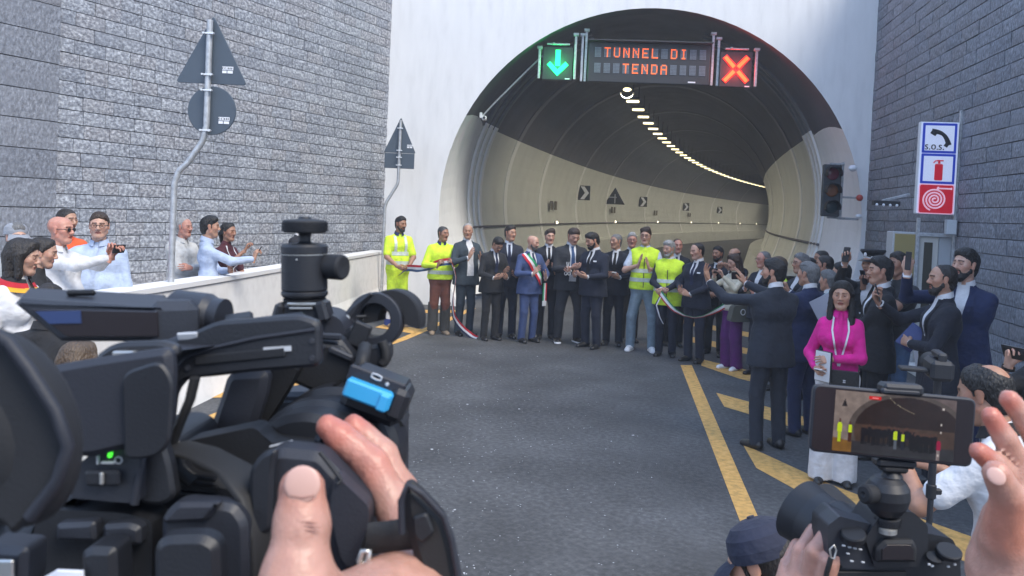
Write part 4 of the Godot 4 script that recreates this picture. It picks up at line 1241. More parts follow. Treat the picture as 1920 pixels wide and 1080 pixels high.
static func hair_surf(style: String) -> Surf:
	var f := Field.new(Vector3(-.15, -.34, -.20), Vector3(.15, .19, .15), .0066)
	var hairline := .016
	var nape := -.085
	match style:
		"short":
			f.cap(Vector3(0, .038, -.032), Vector3(0, .046, .014), .0885, .085, .0, 1.09)
			f.cap(Vector3(0, .085, .05), Vector3(0, .105, .0), .036, .036, .03, .7)
		"full":
			f.cap(Vector3(0, .040, -.032), Vector3(0, .052, .014), .0895, .0858, .0, 1.085)
			f.cap(Vector3(.0, .090, .052), Vector3(0, .102, -.01), .038, .040, .03, .62)
			hairline = .019
		"swept":
			f.cap(Vector3(0, .040, -.03), Vector3(0, .050, .014), .0905, .086, .0, 1.06)
			f.cap(Vector3(-.05, .098, .060), Vector3(.04, .115, .03), .028, .032, .03)
			f.cap(Vector3(.04, .105, .045), Vector3(.070, .07, .02), .026, .018, .03)
			hairline = .020
		"buzz":
			f.cap(Vector3(0, .036, -.031), Vector3(0, .037, .010), .087, .0835, .0, 1.065)
			hairline = .012
		"receding":
			f.cap(Vector3(0, .036, -.032), Vector3(0, .036, .006), .089, .084, .0, 1.06)
			f.cut(Vector3(0, -.25, .97).normalized(), .022)
			hairline = .006
		"ring":
			f.cap(Vector3(0, .036, -.032), Vector3(0, .034, .006), .0885, .084, .0, 1.06)
			f.cut(Vector3(0, 1, .15).normalized(), .048)
			hairline = .004
		"crown":   # thinning on the crown only
			f.cap(Vector3(0, .038, -.032), Vector3(0, .042, .012), .091, .086, .0, 1.05)
			f.cap(Vector3(0, .125, -.10), Vector3(0, .15, -.06), .066, .060, .010, 1, 1, true)
		"long":
			f.cap(Vector3(0, .040, -.034), Vector3(0, .048, .012), .098, .090, .0, 1.03)
			for s in [-1.0, 1.0]:
				f.cap(Vector3(.078 * s, .02, .0), Vector3(.088 * s, -.24, .0), .030, .036, .03, 1, .8)
				f.cap(Vector3(.04 * s, .0, -.08), Vector3(.055 * s, -.28, -.07), .05, .045, .03)
				f.cap(Vector3(.03 * s, .105, .055), Vector3(.082 * s, .03, .035), .022, .020, .03)
			nape = -.32
			hairline = .022
		"bob":
			f.cap(Vector3(0, .040, -.034), Vector3(0, .048, .012), .100, .092, .0, 1.02)
			for s in [-1.0, 1.0]:
				f.cap(Vector3(.080 * s, .02, .0), Vector3(.082 * s, -.12, .02), .032, .030, .03)
				f.cap(Vector3(.04 * s, .0, -.08), Vector3(.045 * s, -.14, -.06), .052, .045, .03)
				f.cap(Vector3(.03 * s, .100, .062), Vector3(.075 * s, .035, .045), .024, .022, .03)
			nape = -.17
			hairline = .024
		"pony":
			f.cap(Vector3(0, .040, -.030), Vector3(0, .044, .012), .0905, .0862, .0, 1.06)
			f.cap(Vector3(0, -.01, -.11), Vector3(0, -.03, -.125), .034, .034, .012)
			f.cap(Vector3(0, -.03, -.125), Vector3(0.01, -.20, -.10), .032, .022, .02)
			for s in [-1.0, 1.0]: f.cap(Vector3(.02 * s, .098, .052), Vector3(.078 * s, .02, .005), .012, .012, .02)
			nape = -.30
			hairline = .013
	if style in ["short", "full", "buzz", "receding", "ring", "swept", "crown"]:
		var t := .003 if style == "buzz" else .007
		f.cap(Vector3(0, -.02, -.050), Vector3(0, -.075, -.042), .060 + t, .052 + t, .02, 1.0)
		for s in [-1.0, 1.0]: f.cap(Vector3(.072 * s, .03, .022), Vector3(.071 * s, -.022, .024), .008 + t * .5, .005 + t * .4, .006)
	# cut along the hairline in front, and at the nape
	var nrm := Vector3(0, -.62, .785)
	for iz in f.nz:
		for iy in f.ny:
			for ix in f.nx:
				var i := (iz * f.ny + iy) * f.nx + ix
				var x := f.o.x + ix * f.c; var y := f.o.y + iy * f.c; var z := f.o.z + iz * f.c
				var q := nrm.y * y + nrm.z * z - hairline - .10 * maxf(0.0, absf(x) - .055)
				if absf(x) > .062 and y < .03: q = minf(q, maxf(z - .034, -.03 - y))
				if style in ["long", "bob"] and absf(x) > .058: q = minf(q, z - .045)
				q = maxf(q, nape - y)
				f.d[i] += .0068 * (1.0 - smoothstep(0.0, .034, -q)) if style != "buzz" else 0.0     # thins out towards the hairline
				if style in ["short", "full", "buzz", "receding", "ring", "swept", "crown"]:
					q = maxf(q, minf(.030 - absf(y + .006), minf(absf(x) - .066, .016 - absf(z - .0))))   # room for the ears
				if q > f.d[i]: f.d[i] = q
	var nz_ := FastNoiseLite.new(); nz_.frequency = 1.0; nz_.seed = 5
	f.ripple(nz_, .006 if style != "buzz" else .001, Vector3(120, 35, 60))
	return f.surf()

static func beard_surf(style: String) -> Surf:
	var f := Field.new(Vector3(-.1, -.15, -.02), Vector3(.1, .03, .13), .0055)
	if style == "moustache":
		f.cap(Vector3(-.024, -.047, .090), Vector3(.024, -.047, .090), .008, .008, .004)
	else:
		f.cap(Vector3(0, -.02, .030), Vector3(0, -.09, .053), .062, .0445, .02, 1.02)
		for s in [-1.0, 1.0]: f.cap(Vector3(.046 * s, -.045, .010), Vector3(.022 * s, -.098, .058), .033, .025, .02)
		f.cap(Vector3(-.022, -.046, .087), Vector3(.022, -.046, .087), .009, .009, .01)
		var thick := .012 if style == "long" else .003
		f.cap(Vector3(0, -.10, .068), Vector3(0, -.10 - thick, .066), .021 + thick, .020 + thick, .02)
		# open the mouth and the cheeks
		for iz in f.nz:
			for iy in f.ny:
				for ix in f.nx:
					var i := (iz * f.ny + iy) * f.nx + ix
					var x := absf(f.o.x + ix * f.c); var y := f.o.y + iy * f.c; var z := f.o.z + iz * f.c
					var top := -.040 + maxf(0.0, x - .03) * 1.1 if z > .02 else .02
					var q := y - top
					q = maxf(q, minf(.023 - x, minf(.0125 - absf(y + .061), z - .05)))
					q = maxf(q, .004 - z)
					if q > f.d[i]: f.d[i] = q
	var nz_ := FastNoiseLite.new(); nz_.frequency = 1.0
	f.ripple(nz_, .003, Vector3(140, 90, 140))
	return f.surf()

# right hand, wrist at the origin, fingers along +y, palm facing +z, thumb towards +x
static func hand_bones(curl: Array, thumb: float, spread := 1.0) -> Array:
	var out := []
	var mx := [.030, .010, -.011, -.030]; var my := [.088, .093, .088, .079]
	var L := [[.041, .025, .021], [.046, .029, .022], [.042, .027, .021], [.033, .021, .018]]
	var R := [.0092, .0094, .0089, .0080]
	for k in 4:
		out.append([Vector3(mx[k] * .45, .008, -.002), Vector3(mx[k], my[k], 0), .015, .0115, .012])
		var p := Vector3(mx[k], my[k], 0)
		var a: float = 0.0
		var sp := (1.5 - k) * 0.07 * spread
		for j in 3:
			a += curl[k] * [0.8, 1.0, 0.7][j]
			var dir := Vector3(sin(sp), cos(sp) * cos(a), sin(a) * cos(sp))
			var q: Vector3 = p + dir * L[k][j]
			out.append([p, q, R[k] * (1.0 - .09 * j), R[k] * (.93 - .09 * j), .003])
			p = q
	var t0 := Vector3(.016, .016, .006)
	var t1 := t0 + Vector3(.026 + .006 * (1 - thumb), .034, .010 + .012 * thumb)
	var t2 := t1 + Vector3(.016 - .018 * thumb, .030, .004 + .010 * thumb)
	var t3 := t2 + Vector3(.008 - .018 * thumb, .025, .003 + .008 * thumb)
	out.append([t0, t1, .016, .0125, .012]); out.append([t1, t2, .0118, .0105, .004]); out.append([t2, t3, .0105, .0082, .003])
	return out

static func hand_surf(curl: Array, thumb: float, cell := .0042) -> Surf:
	var f := Field.new(Vector3(-.06, -.05, -.035), Vector3(.085, .21, .10), cell)
	f.cap(Vector3(0, -.045, 0), Vector3(0, .01, 0), .027, .024, .0, 1, 1.25)
	f.cap(Vector3(0, .015, .002), Vector3(0, .075, .002), .030, .036, .02, .95, 2.3)
	for q in hand_bones(curl, thumb): f.cap(q[0], q[1], q[2], q[3], q[4])
	var s := f.surf()
	for i in s.v.size(): s.c.append(Color(1, .93, .91) if s.v[i].y > .15 or s.v[i].z > .03 else Color(1, 1, 1))
	return s

static func shoe_surf(kind: String) -> Surf:
	var f := Field.new(Vector3(-.07, -.01, -.12), Vector3(.07, .16, .24), .0075)
	f.cap(Vector3(0, .045, -.045), Vector3(0, .05, .01), .042, .044, .0)
	f.cap(Vector3(0, .035, .02), Vector3(0.006, .020, .135), .044, .036, .03, .92)
	f.cap(Vector3(0, .05, -.02), Vector3(0, .12, -.02), .046, .042, .02)
	if kind == "sneaker": f.cap(Vector3(0, .02, -.06), Vector3(0.004, .02, .14), .05, .045, .02)
	f.cut(Vector3(0, -1, 0), -.002 if kind != "sneaker" else -.026)
	return f.surf()

static func sole_surf() -> Surf:
	var f := Field.new(Vector3(-.08, -.01, -.13), Vector3(.08, .05, .25), .0075)
	f.cap(Vector3(0, .013, -.055), Vector3(0.005, .013, .148), .050, .048, .0)
	f.cut(Vector3(0, -1, 0), -.001); f.cut(Vector3(0, 1, 0), .030)
	return f.surf()

func glasses_surf(dark: bool) -> Surf:
	var b := MB.new()
	for s in [-1.0, 1.0]:
		if dark: b.ball(Vector3(.033 * s, .006, .098), Vector3(.024, .019, .005), 12, 6)
		else:
			var pts := []
			for k in 14: pts.append(Vector3(.033 * s + cos(TAU * k / 14.0) * .023, .004 + sin(TAU * k / 14.0) * .018, .101 - absf(cos(TAU * k / 14.0) * .0)))
			b.tube(pts, .0022, 5, true)
		b.tube([Vector3(.056 * s, .010, .096), Vector3(.074 * s, .012, .05), Vector3(.08 * s, .008, -.005)], .0024, 5)
	b.tube([Vector3(-.011, .008, .103), Vector3(0, .011, .108), Vector3(.011, .008, .103)], .0024, 5)
	return Surf.from_mb(b)

func build_protos() -> void:
	var jobs := []
	for q in [["m_dark", false, Color(.16, .11, .09)], ["m_grey", false, Color(.60, .56, .53)], ["f_dark", true, Color(.16, .10, .09)]]:
		jobs.append(["head_" + q[0], func(): return head_surf(q[1], q[2])])
	for st in ["short", "full", "swept", "buzz", "receding", "ring", "crown", "long", "bob", "pony"]: jobs.append(["hair_" + st, func(): return hair_surf(st)])
	for st in ["full", "long", "moustache"]: jobs.append(["beard_" + st, func(): return beard_surf(st)])
	for q in [["flat", [.10, .10, .12, .15], .25], ["relaxed", [.38, .45, .5, .55], .5], ["grip", [.85, .95, 1.0, 1.05], .9], ["hold", [.45, .55, .62, .7], .9], ["point", [.12, .9, 1.1, 1.2], .9], ["spread", [.25, .2, .25, .35], .0]]:
		jobs.append(["hand_" + q[0], func(): return hand_surf(q[1], q[2])])
	for k in ["leather", "sneaker"]: jobs.append(["shoe_" + k, func(): return shoe_surf(k)])
	jobs.append(["sole", func(): return sole_surf()])
	var res := []
	res.resize(jobs.size())
	var id := WorkerThreadPool.add_group_task(func(i: int): res[i] = jobs[i][1].call(), jobs.size())
	WorkerThreadPool.wait_for_group_task_completion(id)
	for i in jobs.size(): proto[jobs[i][0]] = res[i]
	proto["glasses"] = glasses_surf(false)
	proto["sunglasses"] = glasses_surf(true)

# ---------- one person ----------
static func ik(s: Vector3, w: Vector3, l1: float, l2: float, hint: Vector3) -> Array:   # elbow, reachable wrist
	var d := w - s
	var L := d.length()
	if L > (l1 + l2) * .995: w = s + d * ((l1 + l2) * .995 / L); d = w - s; L = d.length()
	L = maxf(L, .08)
	var a := (l1 * l1 - l2 * l2 + L * L) / (2 * L)
	var h := sqrt(maxf(0.0, l1 * l1 - a * a))
	var u := d / L
	var side := (hint - u * hint.dot(u)).normalized()
	return [s + u * a + side * h, w]

static func arm_preset(nm: String) -> Array:    # for the right arm: wrist, fingers, palm, hand, elbow hint
	match nm:
		"hang": return [Vector3(-.265, .80, .04), Vector3(.06, -1, .12), Vector3(1, 0, .1), "relaxed", Vector3(-.4, -.2, -1)]
		"clap": return [Vector3(-.062, 1.15, .27), Vector3(.30, .75, .55), Vector3(1, -.1, -.3), "flat", Vector3(-1, -.9, -.3)]
		"clap_low": return [Vector3(-.062, 1.06, .26), Vector3(.35, .35, .85), Vector3(1, -.1, -.3), "flat", Vector3(-1, -.9, -.4)]
		"clap_high": return [Vector3(-.06, 1.24, .25), Vector3(.25, .9, .35), Vector3(1, -.1, -.3), "flat", Vector3(-1, -.9, -.2)]
		"clasp": return [Vector3(-.085, 1.02, .235), Vector3(.85, -.2, .45), Vector3(.2, -.5, -.8), "hold", Vector3(-1, -.5, -.5)]
		"hold": return [Vector3(-.11, 1.10, .30), Vector3(.55, .25, .75), Vector3(.6, .7, -.2), "hold", Vector3(-.8, -1, -.3)]
		"ribbon": return [Vector3(-.09, .98, .27), Vector3(.5, -.2, .8), Vector3(.8, .2, -.3), "grip", Vector3(-1, -.6, -.4)]
		"phone2": return [Vector3(-.085, 1.44, .36), Vector3(.25, .95, .2), Vector3(.6, .1, .75), "grip", Vector3(-.7, -1, .1)]
		"phone_up": return [Vector3(-.12, 1.74, .34), Vector3(.1, 1, .1), Vector3(.6, 0, .75), "grip", Vector3(-.8, -.6, .2)]
		"raise": return [Vector3(-.16, 1.50, .42), Vector3(.05, .9, .4), Vector3(.4, -.2, .9), "spread", Vector3(-.9, -.7, 0)]
		"fold": return [Vector3(.10, 1.13, .20), Vector3(1, .15, .1), Vector3(0, -.3, -1), "relaxed", Vector3(-1, -.7, .2)]
		"side_hold": return [Vector3(-.17, 1.05, .22), Vector3(.5, .2, .8), Vector3(.9, .3, -.2), "grip", Vector3(-1, -.8, -.4)]
	return arm_preset("hang")

static func drape(T: Field, rows: Array, off: float, nx := 7, sub := 5) -> Surf:    # cloth laid on the front of a torso; rows: y, x0, x1
	var b := MB.new()
	var P := []
	var R := []
	for k in rows.size() - 1:
		for j in sub:
			var t := float(j) / sub
			R.append([lerpf(rows[k][0], rows[k + 1][0], t), lerpf(rows[k][1], rows[k + 1][1], t), lerpf(rows[k][2], rows[k + 1][2], t)])
	R.append(rows[rows.size() - 1])
	R.reverse()
	var last := 0.1
	for r in R:
		for i in nx:
			var x: float = lerpf(r[1], r[2], float(i) / (nx - 1))
			var z := T.front(x, r[0])
			if z < -9: z = last - off
			last = z + off
			P.append(Vector3(x, r[0], z + off))
	b.grid(P, nx, R.size())
	var s := Surf.from_mb(b)
	return s

static func drape_path(T: Field, pts: Array, w: float, off: float, shift := 0.0, n := 26) -> Surf:    # a strap along a path of (x, y) on the front
	var cv := Curve2D.new()
	for p in pts: cv.add_point(p)
	var L := cv.get_baked_length()
	var P := []
	var last := .1
	for k in n + 1:
		var p := cv.sample_baked(L * k / n)
		var q := cv.sample_baked(minf(L, L * k / n + .01)); var q0 := cv.sample_baked(maxf(0.0, L * k / n - .01))
		var tg := (q - q0).normalized(); var s := Vector2(-tg.y, tg.x)
		for i in 3:
			var r := p + s * (shift + w * (i - 1.0) * .5)
			var z := T.front(r.x, r.y)
			if z < -9: z = last - off
			last = z + off
			P.append(Vector3(r.x, r.y, z + off))
	var b := MB.new(); b.grid(P, 3, n + 1)
	return Surf.from_mb(b)

static func band(T: Field, y0: float, y1: float, iso: float, zc := 0.0, n := 40) -> Surf:
	var P := []
	for y in [y0, (y0 + y1) / 2, y1]:
		for k in n + 1:
			var a := TAU * k / n
			P.append(T.out_from(Vector3(0, y, zc), Vector3(sin(a), 0, cos(a)), iso))
	var b := MB.new(); b.grid(P, n + 1, 3)
	return Surf.from_mb(b)

static func ring(r: Vector2, y0: float, y1: float, cen: Vector3, tilt: float, grow := 1.12, n := 20, gap := 0.0) -> Surf:
	var P := []
	for q in [[y0, 1.0 * grow], [y1, 1.0]]:
		for k in n + 1:
			var a := lerpf(gap, TAU - gap, float(k) / n)
			P.append(cen + Vector3(sin(a) * r.x * q[1], q[0] - tilt * cos(a), cos(a) * r.y * q[1]))
	var b := MB.new(); b.grid(P, n + 1, 2)
	return Surf.from_mb(b)

func make_parts(s: Dictionary) -> Array:     # [name, material, Surf]; unit figure 1.78 m tall, facing +z, its left at +x
	var out := []
	var c: float = s.get("cell", .0168)
	var nz := FastNoiseLite.new(); nz.frequency = 1.0; nz.seed = int(s.get("seed", 1)); nz.fractal_octaves = 2
	var lean: float = s.get("lean", 0.0)
	var hip := Vector3(0, .95, 0)
	var LB := Basis(Vector3(1, 0, 0), lean)
	var up := func(x: float, y: float, z: float) -> Vector3: return hip + LB * (Vector3(x, y, z) - hip)
	var fem: bool = s.get("fem", false)
	var belly: float = s.get("belly", 0.0)
	var sh := .158 if not fem else .125
	var top: String = s.get("top", "suit")
	var hem: float = s.get("hem", .80 if top == "suit" else .90)
	var fat := .0 if top == "suit" else -.010
	if top == "jacket": fat = .006
	# torso cloth
	var T := Field.new(Vector3(-.31, .70, -.24), Vector3(.31, 1.60, .36 + maxf(0.0, lean) * .7), c)
	for sx in [-1.0, 1.0]: T.cap(up.call(.02 * sx, 1.448, -.022), up.call(sh * sx, 1.398, -.02), .054 + fat * .4, .060 + fat * .4, .02)
	T.cap(up.call(-.085, 1.30, .0), up.call(.085, 1.30, .0), .132 + fat if not fem else .112, .132 + fat if not fem else .112, .07, 1, 1.05)
	if fem:
		for sx in [-1.0, 1.0]: T.cap(up.call(.07 * sx, 1.27, .085), up.call(.065 * sx, 1.26, .09), .055, .052, .05)
	T.cap(up.call(-.065, 1.09, .012 + belly * .5), up.call(.065, 1.09, .012 + belly * .5), (.126 if not fem else .100) + fat + belly, (.126 if not fem else .100) + fat + belly, .09, 1, 1.06)
	T.cap(Vector3(-.075, .93, 0), Vector3(.075, .93, 0), .140 + fat, .140 + fat, .08, 1, 1.05)
	if hem < .88: T.cap(Vector3(-.085, .78, 0), Vector3(.085, .78, 0), .142 + fat, .146 + fat, .08, 1, 1.05)
	T.cap(up.call(0, 1.45, -.02), up.call(0, 1.50, -.016), .066, .060, .05)
	T.cut(Vector3(0, -1, 0), -hem)
	# arms
	var grid := {"lo": T.o, "hi": T.o + Vector3(T.nx, T.ny, T.nz) * c}
	var arms := []
	for sd in [-1, 1]:
		var spec = s.get("R" if sd < 0 else "L", "hang")
		var a: Array
		if spec is String: a = arm_preset(spec)
		else:
			a = arm_preset(spec.get("p", "hang")).duplicate()
			if spec.has("w"): a[0] = spec.w
			if spec.has("f"): a[1] = spec.f
			if spec.has("palm"): a[2] = spec.palm
			if spec.has("hand"): a[3] = spec.hand
			if spec.has("e"): a[4] = spec.e
		var mir := Vector3(-1, 1, 1) if sd > 0 and not (spec is Dictionary and spec.get("own", false)) else Vector3.ONE
		var S: Vector3 = up.call((sh + .012) * sd, 1.392, -.02)
		var W0: Vector3 = a[0] * mir
		if spec is String and spec.begins_with("clap"):
			var q := fmod(float(s.get("seed", 1)) * .37, 1.0)
			W0.x += (.012 + .035 * q) * sd
			if sd > 0: W0 += Vector3(0, -.035 - .03 * q, .03)
		var W: Vector3 = up.call(W0.x, W0.y, W0.z) if not (spec is Dictionary and spec.get("free", false)) else W0
		var r := ik(S, W, .295, .265, a[4] * mir)
		arms.append([S, r[0], r[1], (a[1] * mir).normalized(), (a[2] * mir).normalized(), a[3], sd])
		for q in [r[0], r[1]]:
			grid.lo = grid.lo.min(q - Vector3.ONE * .10); grid.hi = grid.hi.max(q + Vector3.ONE * .10)
	var body := Field.new(Vector3(-.32, .02, -.3).min(grid.lo), Vector3(.32, 1.64, .3).max(grid.hi), .024 if s.get("sleeve", 1.0) > .95 and top != "tee" else .018)
	var sl := 1.0 if top in ["suit", "shirt", "jacket"] else 0.0
	if s.has("sleeve"): sl = s.sleeve
	var J := Field.new(grid.lo, grid.hi, c)
	# the sleeves share the torso's grid, widened
	var ox := int(round((T.o.x - J.o.x) / c)); var oy := int(round((T.o.y - J.o.y) / c)); var oz := int(round((T.o.z - J.o.z) / c))
	J.o = T.o - Vector3(ox, oy, oz) * c
	J.nx += 1; J.ny += 1; J.nz += 1
	J.d.resize(J.nx * J.ny * J.nz); J.d.fill(1.0)
	for iz in T.nz:
		for iy in T.ny:
			var i := (iz * T.ny + iy) * T.nx; var j := ((iz + oz) * J.ny + iy + oy) * J.nx + ox
			for ix in T.nx: J.d[j + ix] = T.d[i + ix]
	var loose: float = s.get("puff", 1.0 if top != "jacket" else 1.15)
	for a in arms:
		var S: Vector3 = a[0]; var E: Vector3 = a[1]; var W: Vector3 = a[2]
		if sl >= .99:
			J.cap(S, E, (.059 if not fem else .050) * loose, (.050 if not fem else .044) * loose, .025)
			J.cap(E, W + (E - W).normalized() * .035, (.050 if not fem else .044) * loose, .039 if not fem else .036, .02)
		elif sl > .01:
			var q: Vector3 = S.lerp(E, sl)
			J.cap(S, q, .062 if not fem else .05, .062 if not fem else .054, .03)
		body.cap(S, E, .050 if not fem else .040, .043 if not fem else .035, .02)
		body.cap(E, W, .043 if not fem else .034, .027 if not fem else .023, .015)
	J.ripple(nz, .0032, Vector3(13, 17, 13))
	var tn: String = {"suit": "suit_jacket", "shirt": "shirt", "tee": "tee_shirt", "vest": "shirt", "jacket": "work_jacket"}[top]
	out.append([s.get("top_name", tn), s.top_mat, J.surf()])
	# trousers or skirt
	var sw: float = s.get("stance", .095)
	var B := Field.new(Vector3(-.32, .0, -.22), Vector3(.32, 1.02, .24), c)
	var wide: float = s.get("wide", 1.0)
	B.cap(Vector3(-.07, .93, 0), Vector3(.07, .93, 0), .128 if not fem else .122, .128 if not fem else .122, 0.0, 1, 1.08)
	var feet := []
	for sd in [-1.0, 1.0]:
		var zf: float = s.get("step", 0.0) * sd
		var kn := Vector3(sw * sd * 1.02, .50, .025 + zf * .5); var an := Vector3(sw * sd * 1.06, .09, -.015 + zf)
		feet.append(an)
		B.cap(Vector3(.078 * sd, .86, 0), kn, .095, .067 * wide, .05)
		B.cap(kn, Vector3(an.x, .06, an.z), .067 * wide, .060 * wide * s.get("flare", 1.0), .02)
		body.cap(Vector3(.08 * sd, .88, 0), kn, .08, .05, .02); body.cap(kn, an, .05, .035, .02)
	B.cut(Vector3(0, 1, 0), 1.01); B.cut(Vector3(0, -1, 0), -.03)
	if s.has("skirt"):
		B.cap(Vector3(0, .9, 0), Vector3(0, .52, 0), .12, .17, .05, .85)
	B.ripple(nz, .0042, Vector3(15, 7, 15))
	out.append([s.get("leg_name", "trousers"), s.leg_mat, B.surf()])
	# body
	body.cap(Vector3(-.05, .95, 0), Vector3(.05, .95, 0), .07, .07, .05)
	body.cap(up.call(0, 1.05, 0), up.call(0, 1.30, 0), .07, .08, .05)
	body.cap(up.call(-.10, 1.40, -.02), up.call(.10, 1.40, -.02), .05, .05, .05)
	var bs := body.surf()
	var nk := Field.new(up.call(-.11, 1.40, -.12), up.call(.11, 1.62, .12), .012)
	nk.cap(up.call(0, 1.40, -.025), up.call(0, 1.575, .0), .062 if not fem else .052, .054 if not fem else .046, .0)
	bs.add(nk.surf(), Transform3D())
	# head
	var piv: Vector3 = up.call(0, 1.545, -.008)
	var HB := Basis.from_euler(Vector3(s.get("hp", 0.0) + lean * .5, s.get("hy", 0.0), s.get("hr", 0.0)))
	var HS: Vector3 = s.get("hs", Vector3(.955, .965, .955))
	var HT := Transform3D(HB.scaled_local(HS), piv + HB * Vector3(0, .108 * HS.y, .022))
	var grey: bool = s.get("grey", false)
	s["head_T"] = HT
	bs.add(proto["head_f_dark" if fem else ("head_m_grey" if grey else "head_m_dark")], HT)
	for a in arms:
		var f: Vector3 = a[3]; var p: Vector3 = (a[4] - f * a[4].dot(f)).normalized()
		var x := f.cross(p)
		if a[6] > 0: x = -x
		var k: float = .95 if not fem else .86
		var hb := Transform3D(Basis(x * k, f * k, p * k), a[2])
		if a[6] > 0: hb = Transform3D(Basis(x * k, f * k, p * k), a[2])
		# left hands are mirrored right hands
		bs.add(proto["hand_" + a[5]], hb)
		s["hand_R" if a[6] < 0 else "hand_L"] = hb
		if top == "suit" and sl > .99:
			var fd: Vector3 = (a[2] - a[1]).normalized()
			var cb := MB.new(); cb.cyl(a[2] - fd * .045, a[2] - fd * .008, .0365, 12, .004, .034)
			out.append(["shirt_cuff", s.get("shirt_mat", "c_white"), Surf.from_mb(cb)])
	out.append(["body", s.skin, bs])
	if s.get("hair", "") != "":
		var hs2 := Surf.new(); hs2.add(proto["hair_" + s.hair], HT)
		out.append(["hair", s.hair_mat, hs2])
	if s.has("beard"):
		var bd := Surf.new(); bd.add(proto["beard_" + s.beard], HT); out.append(["beard", s.get("beard_mat", s.get("hair_mat", "h_black")), bd])
	if s.has("glasses"):
		var g := Surf.new(); g.add(proto[s.glasses], HT * Transform3D(Basis(), s.get("gl_at", Vector3.ZERO))); out.append(["glasses", "k_black", g])
	# shoes
	for k in 2:
		var an: Vector3 = feet[k]
		var st := Transform3D(Basis(Vector3(0, 1, 0), [-.2, .2][k]), Vector3(an.x, 0, an.z + .01))
		var so := Surf.new()
		var kind: String = s.get("shoe", "leather")
		so.add(proto["shoe_" + kind], st); out.append(["shoe", s.get("shoe_mat", "k_black"), so])
		if kind == "sneaker":
			var sl2 := Surf.new(); sl2.add(proto["sole"], st); out.append(["shoe_sole", "k_white", sl2])
	# what is worn on the front
	if top == "suit":
		var bt: float = s.get("button", 1.20)
		var vw: float = s.get("vwide", 1.0)
		if not s.get("rear_only", false):
			out.append(["shirt_front", s.get("shirt_mat", "c_white"), drape(T, [[1.505, -.045, .045], [1.44, -.050 * vw, .050 * vw], [1.32, -.036 * vw, .036 * vw], [bt, -.012 if bt > 1.0 else -.05 * vw, .012 if bt > 1.0 else .05 * vw]], .006)])
			for sx in [-1.0, 1.0]:
				var lp := []
				for q in [[1.50, .045, .062], [1.44, .048 * vw, .085 * vw], [1.36, .040 * vw, .100 * vw], [1.345, .038 * vw, .088 * vw], [bt + .02, .012 if bt > 1.0 else .05 * vw, .03 if bt > 1.0 else .07 * vw]]:
					lp.append([q[0], minf(q[1] * sx, q[2] * sx), maxf(q[1] * sx, q[2] * sx)])
				out.append(["lapel", s.get("lapel_mat", s.top_mat), drape(T, lp, .012, 5, 4)])
			if s.has("tie"): out.append(["tie", s.tie, drape(T, [[1.475, -.022, .022], [1.45, -.016, .016], [1.36, -.022, .022], [maxf(bt - .04, 1.06), -.030, .030], [maxf(bt - .06, 1.03), -.004, .004]], .013, 4, 4)])
			if s.has("square"): out.append(["pocket_square", "c_white", drape(T, [[1.345, .085, .135], [1.325, .085, .135]], .012, 4, 2)])
		out.append(["shirt_collar", s.get("shirt_mat", "c_white"), ring(Vector2(.060, .060), -.012, .034, up.call(0, 1.515, -.012), .022, 1.14, 20, .25)])
	elif top in ["shirt", "tee", "vest", "jacket"]:
		if s.get("collar", true): out.append(["collar", s.get("collar_mat", s.top_mat), ring(Vector2(.066, .066), -.018, .032, up.call(0, 1.50, -.012), .022, 1.25, 20, .3)])
		if top == "shirt" and not s.get("rear_only", false): out.append(["placket", s.top_mat, drape(T, [[1.47, -.014, .014], [hem + .03, -.014, .014]], .005, 3, 12)])
	if s.has("vest"):
		var V := T.copy()
		for sx in [-1.0, 1.0]: V.cap(up.call(.235 * sx, 1.36, -.02), up.call(.25 * sx, 1.20, -.02), .075, .08, .01, 1, .7, true)
		V.cap(up.call(0, 1.52, .12), up.call(0, 1.33, .20), .085, .03, .01, 1, 1, true)
		V.cut(Vector3(0, 1, 0), 1.485)
		out.append(["safety_vest", "c_hivis", V.surf(.014)])
		for y in [[1.0, 1.055], [1.13, 1.185]]: out.append(["reflective_band", "c_reflect", band(T, y[0], y[1], .021)])
		out.append(["vest_zip", "k_black", drape(T, [[1.33, -.006, .006], [hem + .02, -.006, .006]], .020, 3, 12)])
	if s.has("bands"):
		for y in s.bands: out.append(["reflective_band", "c_reflect", band(T, y[0], y[1], .007)])
	if s.has("braces"):
		for sx in [-1.0, 1.0]: out.append(["reflective_band", "c_reflect", drape(T, [[1.46, .085 * sx - .022, .085 * sx + .022], [1.20, .085 * sx - .022, .085 * sx + .022]], .008, 4, 8)])
	if s.has("leg_bands"):
		for q in s.leg_bands:
			for sd in [-1.0, 1.0]:
				var an: Vector3 = feet[0 if sd < 0 else 1]
				var cb := MB.new(); cb.cyl(Vector3(an.x, q[0], an.z + .015), Vector3(an.x, q[1], an.z + .018), .079 * wide, 16, .002, .079 * wide)
				out.append([q[2], q[3], Surf.from_mb(cb)])
	if s.has("sash"):
		var path := [Vector2(-.135, 1.47), Vector2(-.10, 1.38), Vector2(.02, 1.21), Vector2(.13, 1.05), Vector2(.165, .97)]
		for q in [["green_stripe", "c_green", -.042], ["white_stripe", "c_white", 0.0], ["red_stripe", "c_red", .042]]:
			out.append(["sash_" + q[0], q[1], drape_path(T, path, .042, .018, -q[2])])
		for q in [["sash_green_stripe", "c_green", -.024], ["sash_white_stripe", "c_white", 0.0], ["sash_red_stripe", "c_red", .024]]:
			var tb := MB.new(); tb.bx(Vector3(.20 + q[2], .84, .155), Vector3(.024, .30, .01), .002); out.append([q[0], q[1], Surf.from_mb(tb)])
		var fr := MB.new(); fr.bx(Vector3(.20, .655, .155), Vector3(.075, .09, .018), .006); out.append(["sash_tassel", "c_silver", Surf.from_mb(fr)])
